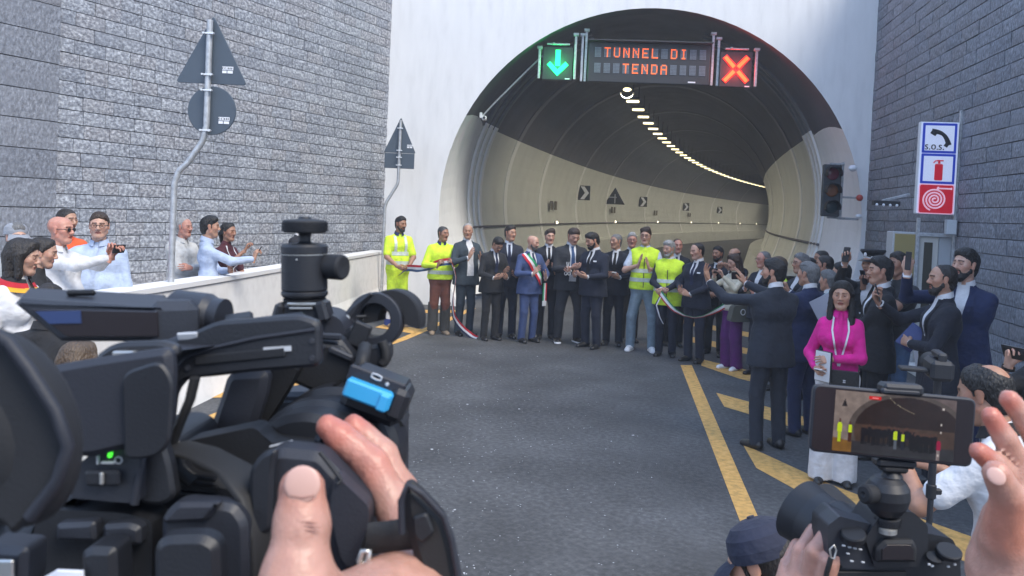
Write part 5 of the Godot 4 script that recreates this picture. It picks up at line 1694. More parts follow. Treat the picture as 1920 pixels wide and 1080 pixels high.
	if s.has("lanyard"):
		for sx in [-1.0, 1.0]: out.append(["lanyard", s.lanyard, drape_path(T, [Vector2(.06 * sx, 1.475), Vector2(.07 * sx, 1.36), Vector2(.03 * sx, 1.16), Vector2(.004 * sx, 1.05)], .015, .012)])
	if s.has("belt"): out.append(["belt", "k_black", band(B, .965, 1.0, .006)])
	if s.has("scarf"):
		for q in [["c_black", .0], ["c_red", .028], ["c_gold", .056]]: out.append(["scarf_stripe", q[1 - 1], ring(Vector2(.085 + q[1] * .5, .085 + q[1] * .6), -.012, .022, up.call(0, 1.50 - q[1] * 1.0, -.012), .02, 1.2, 22, .2)])
	if s.has("cap"):
		var cb := MB.new()
		var cs := Surf.new()
		if s.cap == "officer":
			cb.lathe(Transform3D(Basis(), Vector3(0, .055, -.01)), [Vector2(.092, 0), Vector2(.094, .04), Vector2(.128, .085), Vector2(.122, .10), Vector2(.05, .108), Vector2(0, .11)], 24)
			cs.add(Surf.from_mb(cb), HT); out.append(["peaked_cap", "s_black", cs])
			cb = MB.new(); var P := []
			for j in 3:
				for i in 11:
					var a := lerpf(-1.1, 1.1, i / 10.0); P.append(Vector3(sin(a) * (.092 + .028 * j * .8), .055 - .012 * j, -.01 + cos(a) * (.092 + .035 * j)))
			P.reverse()
			cb.grid(P, 11, 3); cs = Surf.new(); cs.add(Surf.from_mb(cb), HT); out.append(["cap_visor", "k_black", cs])
			cb = MB.new(); cb.lathe(Transform3D(Basis(), Vector3(0, .062, -.01)), [Vector2(.0945, 0), Vector2(.0965, .012), Vector2(.0945, .024)], 24); cb.ball(Vector3(0, .10, .105), Vector3(.02, .025, .01), 8, 6)
			cs = Surf.new(); cs.add(Surf.from_mb(cb), HT); out.append(["cap_band", "c_silver", cs])
		else:
			cb.lathe(Transform3D(Basis(), Vector3(0, .030, -.012)), [Vector2(.098, 0), Vector2(.101, .03), Vector2(.094, .065), Vector2(.070, .092), Vector2(.035, .106), Vector2(.012, .109), Vector2(.011, .115), Vector2(0, .117)], 24)
			cs.add(Surf.from_mb(cb), HT); out.append(["cap_crown", s.cap, cs])
			cb = MB.new(); var P := []
			for j in 4:
				for i in 11:
					var a := lerpf(-.95, .95, i / 10.0); P.append(Vector3(sin(a) * (.099 + .012 * j), .034 - .004 * j * j - .02 * a * a * j * .4, -.012 + cos(a) * .099 + .026 * j * cos(a)))
			P.reverse()
			cb.grid(P, 11, 4); cs = Surf.new(); cs.add(Surf.from_mb(cb), HT); out.append(["cap_peak", s.cap, cs])
	if s.has("earbud"):
		var cb := MB.new(); cb.ball(Vector3(.083, -.002, .012), Vector3(.009, .009, .009), 8, 6); cb.cyl(Vector3(.085, .0, .013), Vector3(.084, -.032, .024), .0045, 6, .001)
		var cs := Surf.new(); cs.add(Surf.from_mb(cb), HT); out.append(["earbud", "k_white", cs])
	if s.has("epaulette"):
		for sx in [-1.0, 1.0]:
			var cb := MB.new(); cb.box(Transform3D(Basis(Vector3(0, 0, 1), -.25 * sx), up.call(.13 * sx, 1.492, -.02)), Vector3(.11, .012, .05), .004); out.append(["epaulette", "c_silver", Surf.from_mb(cb)])
		for k in 4:
			for sx in [-1.0, 1.0]:
				var z := T.front(.04 * sx, 1.36 - .1 * k); var cb := MB.new(); cb.ball(Vector3(.04 * sx, 1.36 - .1 * k, z), Vector3(.009, .009, .006), 8, 6); out.append(["uniform_button", "c_silver", Surf.from_mb(cb)])
	return out
# ---------- the people ----------
func cloth(key: String, c: Color, rough := 0.88) -> void:
	var m := mat(key, c.linear_to_srgb(), rough)
	m.albedo_texture = noise_tex("clothvar", 0.02, 4, 0.80, 1.0, 256); m.uv1_triplanar = true; m.uv1_scale = Vector3.ONE * 1.6
	tri_bump(m, noise_tex("weave", 0.05, 4, 0, 1, 256), 0.5)
	m.rim_enabled = true; m.rim = 0.25; m.rim_tint = 0.6
func people_materials() -> void:
	for q in [["s_black", .011, .012, .015], ["s_char", .020, .022, .028], ["s_navy", .010, .014, .030], ["s_ink", .009, .011, .020], ["s_royal", .045, .075, .19], ["s_teal", .033, .050, .066], ["s_blue", .012, .022, .075], ["s_slate", .018, .024, .038],
			["c_white", .70, .71, .74], ["c_offwhite", .62, .62, .60], ["c_sky", .48, .58, .78], ["c_pale", .56, .62, .72], ["c_grey", .32, .34, .35], ["c_black", .014, .014, .016], ["c_tee", .035, .037, .042], ["c_orange", .85, .12, .03],
			["c_hivis", .72, .98, .05], ["c_reflect", .60, .68, .62], ["c_rust", .14, .045, .028], ["c_kneepad", .045, .045, .042], ["c_navycollar", .02, .035, .12], ["c_purple", .10, .012, .13], ["c_cream", .62, .58, .46], ["c_pink", .74, .010, .28],
			["c_burg", .07, .012, .022], ["c_green", .02, .30, .12], ["c_red", .55, .015, .03], ["c_gold", .80, .42, .03], ["c_jean", .20, .27, .33], ["c_denim", .07, .13, .24], ["c_capgrey", .30, .32, .36], ["c_capnavy", .018, .022, .045], ["c_floral", .45, .25, .40],
			["t_navy", .012, .02, .06], ["t_black", .008, .008, .01], ["t_blue", .04, .09, .2], ["c_khaki", .26, .24, .19], ["c_blue", .02, .05, .25]]:
		cloth(q[0], Color(q[1], q[2], q[3]))
	emit(mats["c_hivis"], Color(.60, 1.0, .02), 0.0)
	mats["c_hivis"].emission_enabled = false
	mats["c_reflect"].roughness = .35
	var fl: StandardMaterial3D = mats["c_floral"]
	fl.albedo_color = Color.WHITE
	fl.albedo_texture = ramp_tex("floral", 0.06, 2, [[0.0, lin(.25, .06, .25)], [.42, lin(.5, .25, .45)], [.5, lin(.7, .62, .66)], [.6, lin(.6, .3, .45)], [1.0, lin(.15, .08, .2)]], 256); fl.uv1_scale = Vector3.ONE * 6
	for q in [["k_black", .012, .012, .013, .35], ["k_white", .72, .73, .75, .5], ["k_brown", .07, .04, .025, .5], ["k_tan", .25, .19, .13, .7], ["c_silver", .55, .56, .58, .35], ["k_navy", .02, .04, .14, .5]]:
		mat(q[0], lin(q[1], q[2], q[3]), q[4])
	for q in [["skin_a", .54, .32, .235], ["skin_b", .47, .265, .18], ["skin_c", .38, .20, .13], ["skin_d", .55, .34, .26], ["skin_e", .25, .12, .075], ["skin_r", .55, .27, .20]]:
		var m := mat(q[0], lin(q[1], q[2], q[3]), .5)
		m.vertex_color_use_as_albedo = true
		m.subsurf_scatter_enabled = true; m.subsurf_scatter_strength = .08
		m.albedo_texture = noise_tex("skinvar", 0.02, 4, 0.86, 1.0, 256); m.uv1_triplanar = true; m.uv1_scale = Vector3.ONE * 4
	for q in [["h_black", .010, .009, .009], ["h_dark", .022, .015, .011], ["h_brown", .055, .030, .018], ["h_light", .13, .085, .05], ["h_grey", .22, .22, .22], ["h_white", .50, .49, .47], ["h_pepper", .075, .073, .072]]:
		var m := mat(q[0], lin(q[1], q[2], q[3]), .55)
		m.albedo_texture = noise_tex("hairvar", 0.03, 4, 0.55, 1.0, 256); m.uv1_triplanar = true; m.uv1_scale = Vector3(9, 3, 9)
		tri_bump(m, noise_tex("hairbump", 0.04, 3, 0, 1, 256), 0.6)

func crowd() -> Array:
	var suit := "suits applauding at the tunnel mouth"
	var P := []
	var a := func(d: Dictionary) -> void: P.append(d)
	# --- the line across the tunnel mouth, left to right
	a.call({"l": "young road worker in yellow hi-vis polo and trousers holding the ribbon end", "x": -1.98, "z": -15.0, "h": 1.95, "yaw": .45, "hy": .35, "hp": .08, "skin": "skin_c", "hair": "short", "hair_mat": "h_black", "beard": "full", "beard_mat": "h_dark", "top": "tee", "sleeve": .80, "top_mat": "c_hivis", "top_name": "polo_shirt", "collar_mat": "c_navycollar", "leg_mat": "c_hivis", "wide": 1.15, "bands": [[1.0, 1.06], [1.15, 1.21]], "braces": true, "leg_bands": [[.13, .30, "trouser_band", "c_white"], [.03, .13, "trouser_cuff", "c_blue"]], "shoe_mat": "k_tan", "R": "ribbon", "L": "ribbon", "seed": 3})
	a.call({"l": "older road worker in yellow hi-vis jacket with rust and black trousers", "x": -1.17, "z": -14.34, "h": 1.83, "yaw": .25, "hy": .5, "hp": .05, "skin": "skin_c", "hair": "buzz", "hair_mat": "h_pepper", "top": "jacket", "top_mat": "c_hivis", "collar_mat": "c_navycollar", "leg_mat": "c_rust", "leg_name": "work_trousers", "wide": 1.1, "bands": [[.99, 1.05]], "leg_bands": [[.06, .52, "black_trouser_leg", "c_kneepad"]], "shoe_mat": "k_tan", "R": {"p": "clap", "w": Vector3(-.10, 1.14, .28), "hand": "grip"}, "L": {"p": "clap", "w": Vector3(-.14, 1.16, .27), "hand": "grip"}, "seed": 4})
	a.call({"l": "tanned grey-haired man in teal suit and open white shirt without tie", "x": -.74, "z": -14.34, "h": 1.90, "yaw": .55, "hy": -.5, "hp": .1, "skin": "skin_b", "hair": "receding", "hair_mat": "h_white", "grey": true, "top_mat": "s_teal", "leg_mat": "s_teal", "button": .95, "vwide": 1.25, "R": "clap_high", "L": "clap_high", "seed": 5})
	a.call({"l": "short man in black suit bowing his head over clasped hands", "x": -.30, "z": -13.94, "h": 1.74, "yaw": .5, "hy": .1, "hp": .62, "lean": .12, "skin": "skin_b", "hair": "full", "hair_mat": "h_black", "glasses": "glasses", "top_mat": "s_black", "leg_mat": "s_black", "tie": "t_navy", "R": "hold", "L": "hold", "seed": 6})
	a.call({"l": "tall narrow man in navy suit and pale blue shirt behind the bowing man", "x": -.04, "z": -14.25, "h": 1.89, "yaw": .1, "hy": .55, "skin": "skin_b", "hair": "short", "hair_mat": "h_dark", "top_mat": "s_navy", "leg_mat": "s_navy", "shirt_mat": "c_pale", "tie": "t_navy", "R": "clap_low", "L": "clap_low", "seed": 7})
	a.call({"l": "bald man in royal blue suit wearing a green white and red sash", "x": .32, "z": -13.89, "h": 1.76, "yaw": .55, "hy": .45, "hp": .18, "skin": "skin_a", "hair": "", "beard": "full", "beard_mat": "h_pepper", "top_mat": "s_royal", "leg_mat": "s_royal", "tie": "t_navy", "sash": true, "R": "clap", "L": "clap", "w": 1.02, "seed": 8})
	a.call({"l": "smiling brown-haired man in dark suit behind the man with the sash", "x": .63, "z": -14.35, "h": 1.86, "yaw": .05, "hy": .15, "hp": .05, "skin": "skin_a", "hair": "swept", "hair_mat": "h_brown", "top_mat": "s_ink", "leg_mat": "s_ink", "tie": "t_black", "R": "clap", "L": "clap", "seed": 9})
	a.call({"l": "big man in charcoal suit with scissors and white-soled dark sneakers", "x": .99, "z": -14.05, "h": 1.92, "yaw": .15, "hy": .15, "hp": .42, "w": 1.12, "belly": .02, "skin": "skin_a", "hair": "short", "hair_mat": "h_brown", "top_mat": "s_char", "leg_mat": "s_char", "button": .95, "tie": "t_blue", "shoe": "sneaker", "stance": .13, "R": {"p": "hold", "w": Vector3(-.05, 1.16, .30)}, "L": {"p": "hold", "w": Vector3(.10, 1.12, .33), "f": Vector3(.2, .1, .9)}, "seed": 10})
	a.call({"l": "bearded man in navy suit turned left with white pocket square, beside the big man", "x": 1.33, "z": -13.6, "h": 1.86, "yaw": -.75, "hy": -.35, "hp": .32, "w": 1.08, "belly": .015, "skin": "skin_b", "hair": "full", "hair_mat": "h_black", "beard": "full", "top_mat": "s_navy", "leg_mat": "s_navy", "tie": "t_black", "square": true, "R": "hold", "L": "hold", "seed": 11})
	a.call({"l": "grey-cropped man in dark suit looking left, holding a phone low", "x": 1.72, "z": -13.95, "h": 1.84, "yaw": -.3, "hy": -.6, "skin": "skin_b", "hair": "buzz", "hair_mat": "h_grey", "top_mat": "s_ink", "leg_mat": "s_ink", "tie": "t_black", "R": "hold", "L": "hold", "seed": 12})
	a.call({"l": "white-haired man in glasses half hidden behind the young man in the vest", "x": 2.03, "z": -14.4, "h": 1.86, "yaw": 0, "hy": -.1, "skin": "skin_r", "hair": "short", "hair_mat": "h_white", "grey": true, "glasses": "glasses", "top_mat": "s_black", "leg_mat": "s_black", "tie": "t_black", "cell": .020, "seed": 13})
	a.call({"l": "slim young man in hi-vis vest, pale shirt, faded jeans and white sneakers", "x": 2.12, "z": -13.5, "h": 1.97, "yaw": -.2, "hy": -.15, "hp": .05, "w": .96, "skin": "skin_a", "hair": "swept", "hair_mat": "h_brown", "glasses": "glasses", "top": "tee", "sleeve": .7, "top_mat": "c_pale", "top_name": "shirt", "vest": true, "leg_mat": "c_jean", "leg_name": "jeans", "wide": 1.12, "stance": .15, "shoe": "sneaker", "shoe_mat": "k_white", "R": "clap_high", "L": "clap_high", "seed": 14})
	a.call({"l": "white-haired bearded man in hi-vis vest over navy suit holding the ribbon", "x": 2.44, "z": -13.1, "h": 1.79, "yaw": -.35, "hy": -.5, "hp": .12, "skin": "skin_a", "hair": "full", "hair_mat": "h_white", "grey": true, "beard": "full", "top_mat": "s_navy", "leg_mat": "s_navy", "tie": "t_black", "vest": true, "button": 1.05, "R": {"p": "ribbon", "w": Vector3(-.05, 1.04, .28)}, "L": {"p": "ribbon", "w": Vector3(.02, 1.02, .29)}, "seed": 15})
	a.call({"l": "reddish-faced man in dark clothes peeking from behind the white-haired man", "x": 2.76, "z": -14.2, "h": 1.80, "yaw": -.2, "hy": .2, "skin": "skin_r", "hair": "receding", "hair_mat": "h_brown", "top_mat": "s_ink", "leg_mat": "s_ink", "tie": "t_navy", "cell": .020, "seed": 16})
	a.call({"l": "dark-haired man in navy suit in profile, applauding beside the white-haired man", "x": 2.79, "z": -12.7, "h": 1.79, "yaw": -.85, "hy": -.25, "hp": .15, "w": 1.06, "skin": "skin_a", "hair": "receding", "hair_mat": "h_black", "top_mat": "s_navy", "leg_mat": "s_navy", "tie": "t_navy", "square": true, "R": "clap_low", "L": "clap_low", "seed": 17})
	a.call({"l": "young dark-bearded man in black suit behind the clapping man in profile", "x": 3.28, "z": -13.5, "h": 1.72, "yaw": -.5, "hy": -.3, "skin": "skin_c", "hair": "short", "hair_mat": "h_black", "beard": "full", "top_mat": "s_black", "leg_mat": "s_black", "tie": "t_black", "R": "clasp", "L": "clasp", "cell": .020, "seed": 18})
	a.call({"l": "bald-topped man in dark jacket behind the woman in purple trousers", "x": 3.46, "z": -13.2, "h": 1.72, "yaw": -.7, "hy": -.3, "skin": "skin_b", "hair": "ring", "hair_mat": "h_brown", "top_mat": "s_ink", "leg_mat": "s_ink", "tie": "t_navy", "R": "phone2", "L": "phone2", "cell": .020, "seed": 19})
	a.call({"l": "brown-haired woman in cream cardigan, purple trousers and sandals, photographing", "x": 3.22, "z": -12.2, "h": 1.67, "yaw": -1.0, "hy": -.1, "hp": .25, "fem": true, "skin": "skin_a", "hair": "long", "hair_mat": "h_brown", "top": "shirt", "top_name": "cardigan", "top_mat": "c_cream", "collar": false, "rear_only": true, "leg_mat": "c_purple", "wide": 1.35, "flare": 1.15, "shoe_mat": "k_white", "R": "phone2", "L": "phone2", "seed": 20})
	# --- backs of the crowd on the right
	a.call({"l": "bearded dark-haired man seen from behind raising both hands, dark slate suit", "x": 2.50, "z": -8.04, "h": 1.80, "yaw": 3.45, "hy": .75, "hp": .0, "cell": .0115, "w": 1.05, "skin": "skin_b", "hair": "full", "hair_mat": "h_black", "beard": "full", "top_mat": "s_slate", "leg_mat": "s_slate", "rear_only": true, "stance": .11, "hem": .78, "R": {"p": "phone_up", "w": Vector3(-.02, 1.50, .50), "f": Vector3(.3, .9, .3), "hand": "spread"}, "L": {"p": "phone_up", "w": Vector3(.42, 1.52, .42), "f": Vector3(.25, .95, .1), "palm": Vector3(-.5, 0, -.8), "hand": "spread", "own": true, "e": Vector3(.6, -1, 0)}, "seed": 21})
	a.call({"l": "grey-haired man in blue suit seen from behind with sunglasses pushed up", "x": 3.02, "z": -8.6, "h": 1.76, "yaw": 3.6, "hy": .25, "cell": .012, "w": 1.06, "skin": "skin_b", "hair": "short", "hair_mat": "h_grey", "glasses": "sunglasses", "gl_at": Vector3(0, .085, -.03), "grey": true, "top_mat": "s_blue", "leg_mat": "s_blue", "rear_only": true, "hem": .77, "R": "phone2", "L": "phone2", "seed": 22})
	a.call({"l": "older man in glasses clapping, face beside the raised arms of the bearded man", "x": 3.5, "z": -11.8, "h": 1.74, "yaw": -1.0, "hy": -.25, "skin": "skin_r", "hair": "receding", "hair_mat": "h_grey", "grey": true, "glasses": "glasses", "top_mat": "s_ink", "leg_mat": "s_ink", "R": "clap_high", "L": "clap_high", "seed": 23})
	a.call({"l": "grey-brown-haired person in hi-vis vest mostly hidden behind the bearded man", "x": 3.44, "z": -10.9, "h": 1.70, "yaw": -1.6, "hy": 0, "skin": "skin_a", "hair": "full", "hair_mat": "h_light", "top": "shirt", "top_mat": "c_grey", "vest": true, "leg_mat": "s_ink", "R": "hang", "L": "hang", "cell": .020, "seed": 24})
	a.call({"l": "man in glasses with grey crop holding a dark phone sideways", "x": 3.55, "z": -10.4, "h": 1.78, "yaw": -1.3, "hy": -.1, "skin": "skin_b", "hair": "short", "hair_mat": "h_grey", "glasses": "glasses", "top_mat": "s_ink", "leg_mat": "s_ink", "R": "phone2", "L": "phone2", "seed": 25})
	a.call({"l": "grey curly-haired man from behind, between the blue suit and dark-haired head", "x": 3.52, "z": -9.4, "h": 1.64, "yaw": 3.7, "hy": .2, "skin": "skin_b", "hair": "full", "hair_mat": "h_grey", "top_mat": "s_navy", "leg_mat": "s_navy", "rear_only": true, "R": "clap", "L": "clap", "seed": 26})
	a.call({"l": "man with shaved brown head seen behind the grey-haired men", "x": 3.80, "z": -10.3, "h": 1.78, "yaw": -1.9, "hy": 0, "skin": "skin_c", "hair": "buzz", "hair_mat": "h_dark", "top_mat": "s_ink", "leg_mat": "s_ink", "R": "clap", "L": "clap", "cell": .020, "seed": 27})
	a.call({"l": "farthest bald head of the right-hand crowd, by the cable trays", "x": 4.30, "z": -11.8, "h": 1.79, "yaw": -1.2, "hy": -.2, "skin": "skin_c", "hair": "buzz", "hair_mat": "h_dark", "top_mat": "s_black", "leg_mat": "s_black", "cell": .020, "seed": 28})
	a.call({"l": "black-haired head low between the man with the phone and the shaved head", "x": 3.94, "z": -11.2, "h": 1.69, "yaw": -1.4, "hy": 0, "skin": "skin_c", "hair": "full", "hair_mat": "h_black", "top_mat": "s_black", "leg_mat": "s_black", "cell": .020, "seed": 29})
	a.call({"l": "black-haired man with white collar from behind, above the woman in pink", "x": 3.70, "z": -9.5, "h": 1.73, "yaw": 3.9, "hy": .35, "skin": "skin_b", "hair": "short", "hair_mat": "h_black", "top_mat": "s_black", "leg_mat": "s_black", "rear_only": true, "R": "clap", "L": "clap", "seed": 30})
	a.call({"l": "woman in bright pink shirt and wide white trousers with black quilted bag", "x": 2.75, "z": -7.04, "w": .97, "h": 1.68, "yaw": -.35, "hy": -.12, "hp": .0, "cell": .0105, "fem": true, "skin": "skin_b", "hair": "long", "hair_mat": "h_black", "top": "shirt", "hs": Vector3(1.02, 1.0, 1.02), "top_mat": "c_pink", "hem": 1.0, "puff": 1.18, "leg_mat": "c_white", "wide": 1.5, "flare": 1.22, "lanyard": "c_white", "earbud": true, "shoe_mat": "k_black", "R": {"p": "side_hold", "w": Vector3(-.19, 1.02, .17), "f": Vector3(.35, -.15, .9), "palm": Vector3(.9, 0, -.4), "hand": "grip", "e": Vector3(-.55, -1, -.5)}, "L": {"p": "fold", "w": Vector3(-.06, 1.12, .215), "f": Vector3(-1, -.1, .25), "palm": Vector3(.1, -.4, -1), "hand": "relaxed", "own": true, "e": Vector3(1, -.8, .0)}, "seed": 31})
	a.call({"l": "officer in black uniform and peaked cap raising a phone", "x": 3.82, "z": -9.0, "h": 1.88, "yaw": -.95, "hy": -.15, "skin": "skin_b", "hair": "short", "hair_mat": "h_dark", "top_mat": "s_black", "leg_mat": "s_black", "cap": "officer", "epaulette": true, "R": {"p": "phone_up", "w": Vector3(-.05, 1.66, .40)}, "L": "clasp", "seed": 32})
	a.call({"l": "dark-haired man in black suit in profile clutching a grey document folder", "x": 3.44, "z": -7.9, "h": 1.87, "yaw": -1.75, "hy": .1, "cell": .012, "skin": "skin_b", "hair": "full", "hair_mat": "h_black", "top_mat": "s_black", "leg_mat": "s_black", "hem": .78, "R": "hold", "L": {"p": "hold", "w": Vector3(.16, 1.16, .30)}, "seed": 33})
	a.call({"l": "man in dark tee shirt and blue jeans taking a photo behind the suits", "x": 4.1, "z": -9.0, "h": 1.89, "yaw": -1.2, "hy": -.1, "skin": "skin_c", "hair": "short", "hair_mat": "h_dark", "top": "tee", "sleeve": .75, "collar": false, "top_mat": "c_tee", "leg_mat": "c_denim", "leg_name": "jeans", "R": "phone2", "L": "phone2", "seed": 34})
	a.call({"l": "bearded man with shaved sides in dark suit holding a blue notebook", "x": 3.56, "z": -7.0, "h": 1.87, "yaw": -1.75, "hy": .1, "cell": .0115, "skin": "skin_b", "hair": "receding", "hair_mat": "h_dark", "beard": "full", "top_mat": "s_ink", "leg_mat": "s_ink", "hem": .78, "R": {"p": "hold", "w": Vector3(-.12, 1.43, .44), "f": Vector3(.2, .8, .5), "hand": "grip"}, "L": {"p": "fold", "w": Vector3(-.02, 1.13, .22), "own": true, "f": Vector3(-.9, .2, .3), "palm": Vector3(.1, -.4, -1), "hand": "hold", "e": Vector3(1, -.8, 0)}, "seed": 35})
	a.call({"l": "tall bearded man in blue suit by the right wall holding a phone aloft", "x": 3.90, "z": -7.3, "h": 1.99, "yaw": -.75, "hy": -.45, "hp": -.08, "cell": .0115, "w": .98, "skin": "skin_a", "hair": "full", "hair_mat": "h_black", "beard": "full", "top_mat": "s_blue", "leg_mat": "s_blue", "hem": .78, "R": {"p": "phone_up", "w": Vector3(-.32, 1.58, .36), "f": Vector3(.05, 1, .0), "palm": Vector3(-.2, 0, -1)}, "L": {"p": "hang", "w": Vector3(.26, .82, .10)}, "seed": 36})
	a.call({"l": "person in black at the right edge raising hands with a wristwatch", "x": 3.00, "z": -4.6, "h": 1.76, "yaw": -.9, "hy": 0, "cell": .0115, "fem": true, "skin": "skin_a", "hair": "pony", "hair_mat": "h_dark", "top": "tee", "sleeve": .9, "collar": false, "top_mat": "c_black", "leg_mat": "c_white", "R": {"p": "phone2", "w": Vector3(-.16, 1.46, .26)}, "L": "phone2", "seed": 37})
	# --- spectators behind the parapet on the left
	a.call({"l": "man in grey flat cap at the far left, face hidden by the dark-haired woman", "x": -4.19, "z": -7.2, "y": .15, "h": 1.70, "yaw": .9, "hy": 0, "skin": "skin_a", "hair": "short", "hair_mat": "h_grey", "cap": "c_capgrey", "top": "shirt", "top_mat": "c_grey", "leg_mat": "s_ink", "R": "clap", "L": "clap", "cell": .020, "seed": 41})
	a.call({"l": "dark-haired woman in white blouse with a red and yellow scarf, floral skirt", "x": -3.40, "z": -5.9, "h": 1.80, "yaw": 1.35, "hy": .35, "hp": .1, "cell": .012, "fem": true, "skin": "skin_a", "hair": "bob", "hair_mat": "h_dark", "top": "shirt", "top_name": "blouse", "collar": false, "top_mat": "c_white", "leg_mat": "c_floral", "leg_name": "skirt", "skirt": true, "wide": 1.3, "scarf": true, "R": {"p": "hang", "w": Vector3(-.20, .95, .2)}, "L": {"p": "hang", "w": Vector3(.20, .95, .2)}, "seed": 42})
	a.call({"l": "dark-haired woman in black top photographing beside the white blouse", "x": -3.57, "z": -6.45, "y": .10, "h": 1.69, "yaw": 1.75, "hy": .1, "hp": .15, "cell": .012, "fem": true, "skin": "skin_a", "hair": "pony", "hair_mat": "h_dark", "top": "shirt", "collar": false, "rear_only": true, "top_mat": "c_black", "leg_mat": "s_ink", "R": {"p": "phone2", "w": Vector3(-.08, 1.22, .44)}, "L": {"p": "phone2", "w": Vector3(-.08, 1.22, .44)}, "seed": 43})
	a.call({"l": "bald man in white shirt and sunglasses pointing a phone past the parapet", "x": -3.90, "z": -7.35, "y": .15, "h": 1.78, "yaw": 1.35, "hy": .1, "cell": .012, "w": 1.06, "belly": .03, "skin": "skin_r", "hair": "", "glasses": "sunglasses", "top": "shirt", "top_mat": "c_white", "leg_mat": "s_ink", "rear_only": true, "R": {"p": "phone2", "w": Vector3(-.02, 1.44, .50)}, "L": {"p": "phone2", "w": Vector3(-.02, 1.46, .48)}, "seed": 44})
	a.call({"l": "dark-cropped man in orange hi-vis behind the bald man", "x": -4.50, "z": -8.6, "y": .15, "h": 1.82, "yaw": 1.0, "hy": .2, "skin": "skin_b", "hair": "buzz", "hair_mat": "h_dark", "top": "jacket", "top_mat": "c_orange", "bands": [[1.2, 1.26]], "leg_mat": "c_orange", "R": "clap_high", "L": "clap_high", "cell": .020, "seed": 45})
	a.call({"l": "man in light blue shirt and glasses, hands raised before his face", "x": -3.92, "z": -8.1, "y": .15, "h": 1.80, "yaw": .15, "hy": .2, "cell": .012, "w": 1.10, "belly": .03, "skin": "skin_a", "hair": "short", "hair_mat": "h_brown", "glasses": "glasses", "top": "shirt", "top_mat": "c_sky", "leg_mat": "c_denim", "belt": true, "R": {"p": "phone2", "w": Vector3(-.20, 1.50, .32)}, "L": "hang", "seed": 46})
	a.call({"l": "white-haired man in pale shirt with folded arms behind the sign pole", "x": -3.93, "z": -10.2, "y": .15, "h": 1.74, "yaw": 1.1, "hy": .1, "cell": .013, "belly": .03, "skin": "skin_r", "hair": "receding", "hair_mat": "h_white", "grey": true, "top": "shirt", "top_mat": "c_offwhite", "leg_mat": "s_ink", "R": "fold", "L": {"p": "fold", "w": Vector3(.08, 1.17, .24)}, "seed": 47})
	a.call({"l": "young man in pale blue shirt, seen from behind, holding out a phone", "x": -3.52, "z": -9.9, "y": .12, "h": 1.80, "yaw": 1.95, "hy": -.1, "cell": .012, "skin": "skin_b", "hair": "full", "hair_mat": "h_black", "top": "shirt", "top_mat": "c_sky", "leg_mat": "s_ink", "rear_only": true, "R": {"p": "hold", "w": Vector3(-.12, 1.30, .50), "f": Vector3(.1, .9, .2), "palm": Vector3(.4, 0, .9), "hand": "grip"}, "L": {"p": "fold", "w": Vector3(-.02, 1.15, .24), "own": true, "f": Vector3(-.9, .3, .3), "palm": Vector3(0, -.3, -1), "e": Vector3(1, -1, 0)}, "seed": 48})
	a.call({"l": "dark-haired woman in burgundy top beyond the young man in pale blue", "x": -3.50, "z": -10.5, "y": .15, "h": 1.69, "yaw": 1.2, "hy": 0, "cell": .013, "fem": true, "skin": "skin_c", "hair": "pony", "hair_mat": "h_black", "top": "tee", "sleeve": .8, "collar": false, "top_mat": "c_burg", "leg_mat": "s_ink", "lanyard": "c_white", "R": "phone2", "L": "clasp", "seed": 49})
	a.call({"l": "stooping man in dark suit with white collar behind the ball head clamp", "x": -3.62, "z": -14.5, "y": .15, "h": 1.66, "yaw": 1.2, "hy": 0, "hp": .1, "skin": "skin_b", "hair": "short", "hair_mat": "h_dark", "top_mat": "s_ink", "leg_mat": "s_ink", "tie": "t_navy", "cell": .020, "seed": 50})
	a.call({"l": "long brown-haired girl, only her head showing above the camera handle", "x": -2.03, "z": -4.0, "h": 1.44, "yaw": 3.3, "hy": -.4, "hp": .1, "cell": .013, "fem": true, "skin": "skin_a", "hair": "long", "hair_mat": "h_light", "top": "tee", "sleeve": .8, "collar": false, "top_mat": "c_offwhite", "leg_mat": "s_ink", "seed": 51})
	a.call({"l": "person in black jacket whose shoulder shows below the camera screen", "x": -2.66, "z": -4.9, "h": 1.60, "yaw": 3.0, "hy": 0, "skin": "skin_a", "hair": "short", "hair_mat": "h_dark", "top": "jacket", "top_mat": "c_black", "leg_mat": "c_black", "cell": .020, "seed": 52})
	a.call({"l": "person at the far left edge with hands raised to clap", "x": -2.52, "z": -3.7, "h": 1.78, "yaw": 1.2, "hy": .2, "cell": .0115, "fem": true, "skin": "skin_r", "hair": "bob", "hair_mat": "h_brown", "top": "tee", "sleeve": .5, "collar": false, "top_mat": "c_khaki", "leg_mat": "c_khaki", "R": {"p": "clap", "w": Vector3(-.06, 1.36, .30)}, "L": {"p": "clap", "w": Vector3(-.06, 1.36, .30)}, "seed": 53})
	# --- near right
	a.call({"l": "balding dark-haired cameraman in white tee shirt seen from behind", "x": 1.93, "z": -3.08, "h": 1.68, "yaw": 3.75, "hy": .2, "hp": .1, "lean": .27, "cell": .009, "w": .98, "belly": .01, "skin": "skin_c", "hair": "crown", "hair_mat": "h_black", "top": "tee", "sleeve": .7, "collar": true, "collar_mat": "c_black", "top_mat": "c_white", "leg_mat": "c_denim", "leg_name": "jeans", "R": {"p": "hold", "w": Vector3(-.10, 1.36, .36), "f": Vector3(.4, .2, .8), "hand": "grip"}, "L": {"p": "hold", "w": Vector3(.14, 1.42, .34), "f": Vector3(-.3, .5, .7), "palm": Vector3(-.5, -.3, .6), "hand": "grip", "own": true, "e": Vector3(.9, -1, 0)}, "seed": 54})
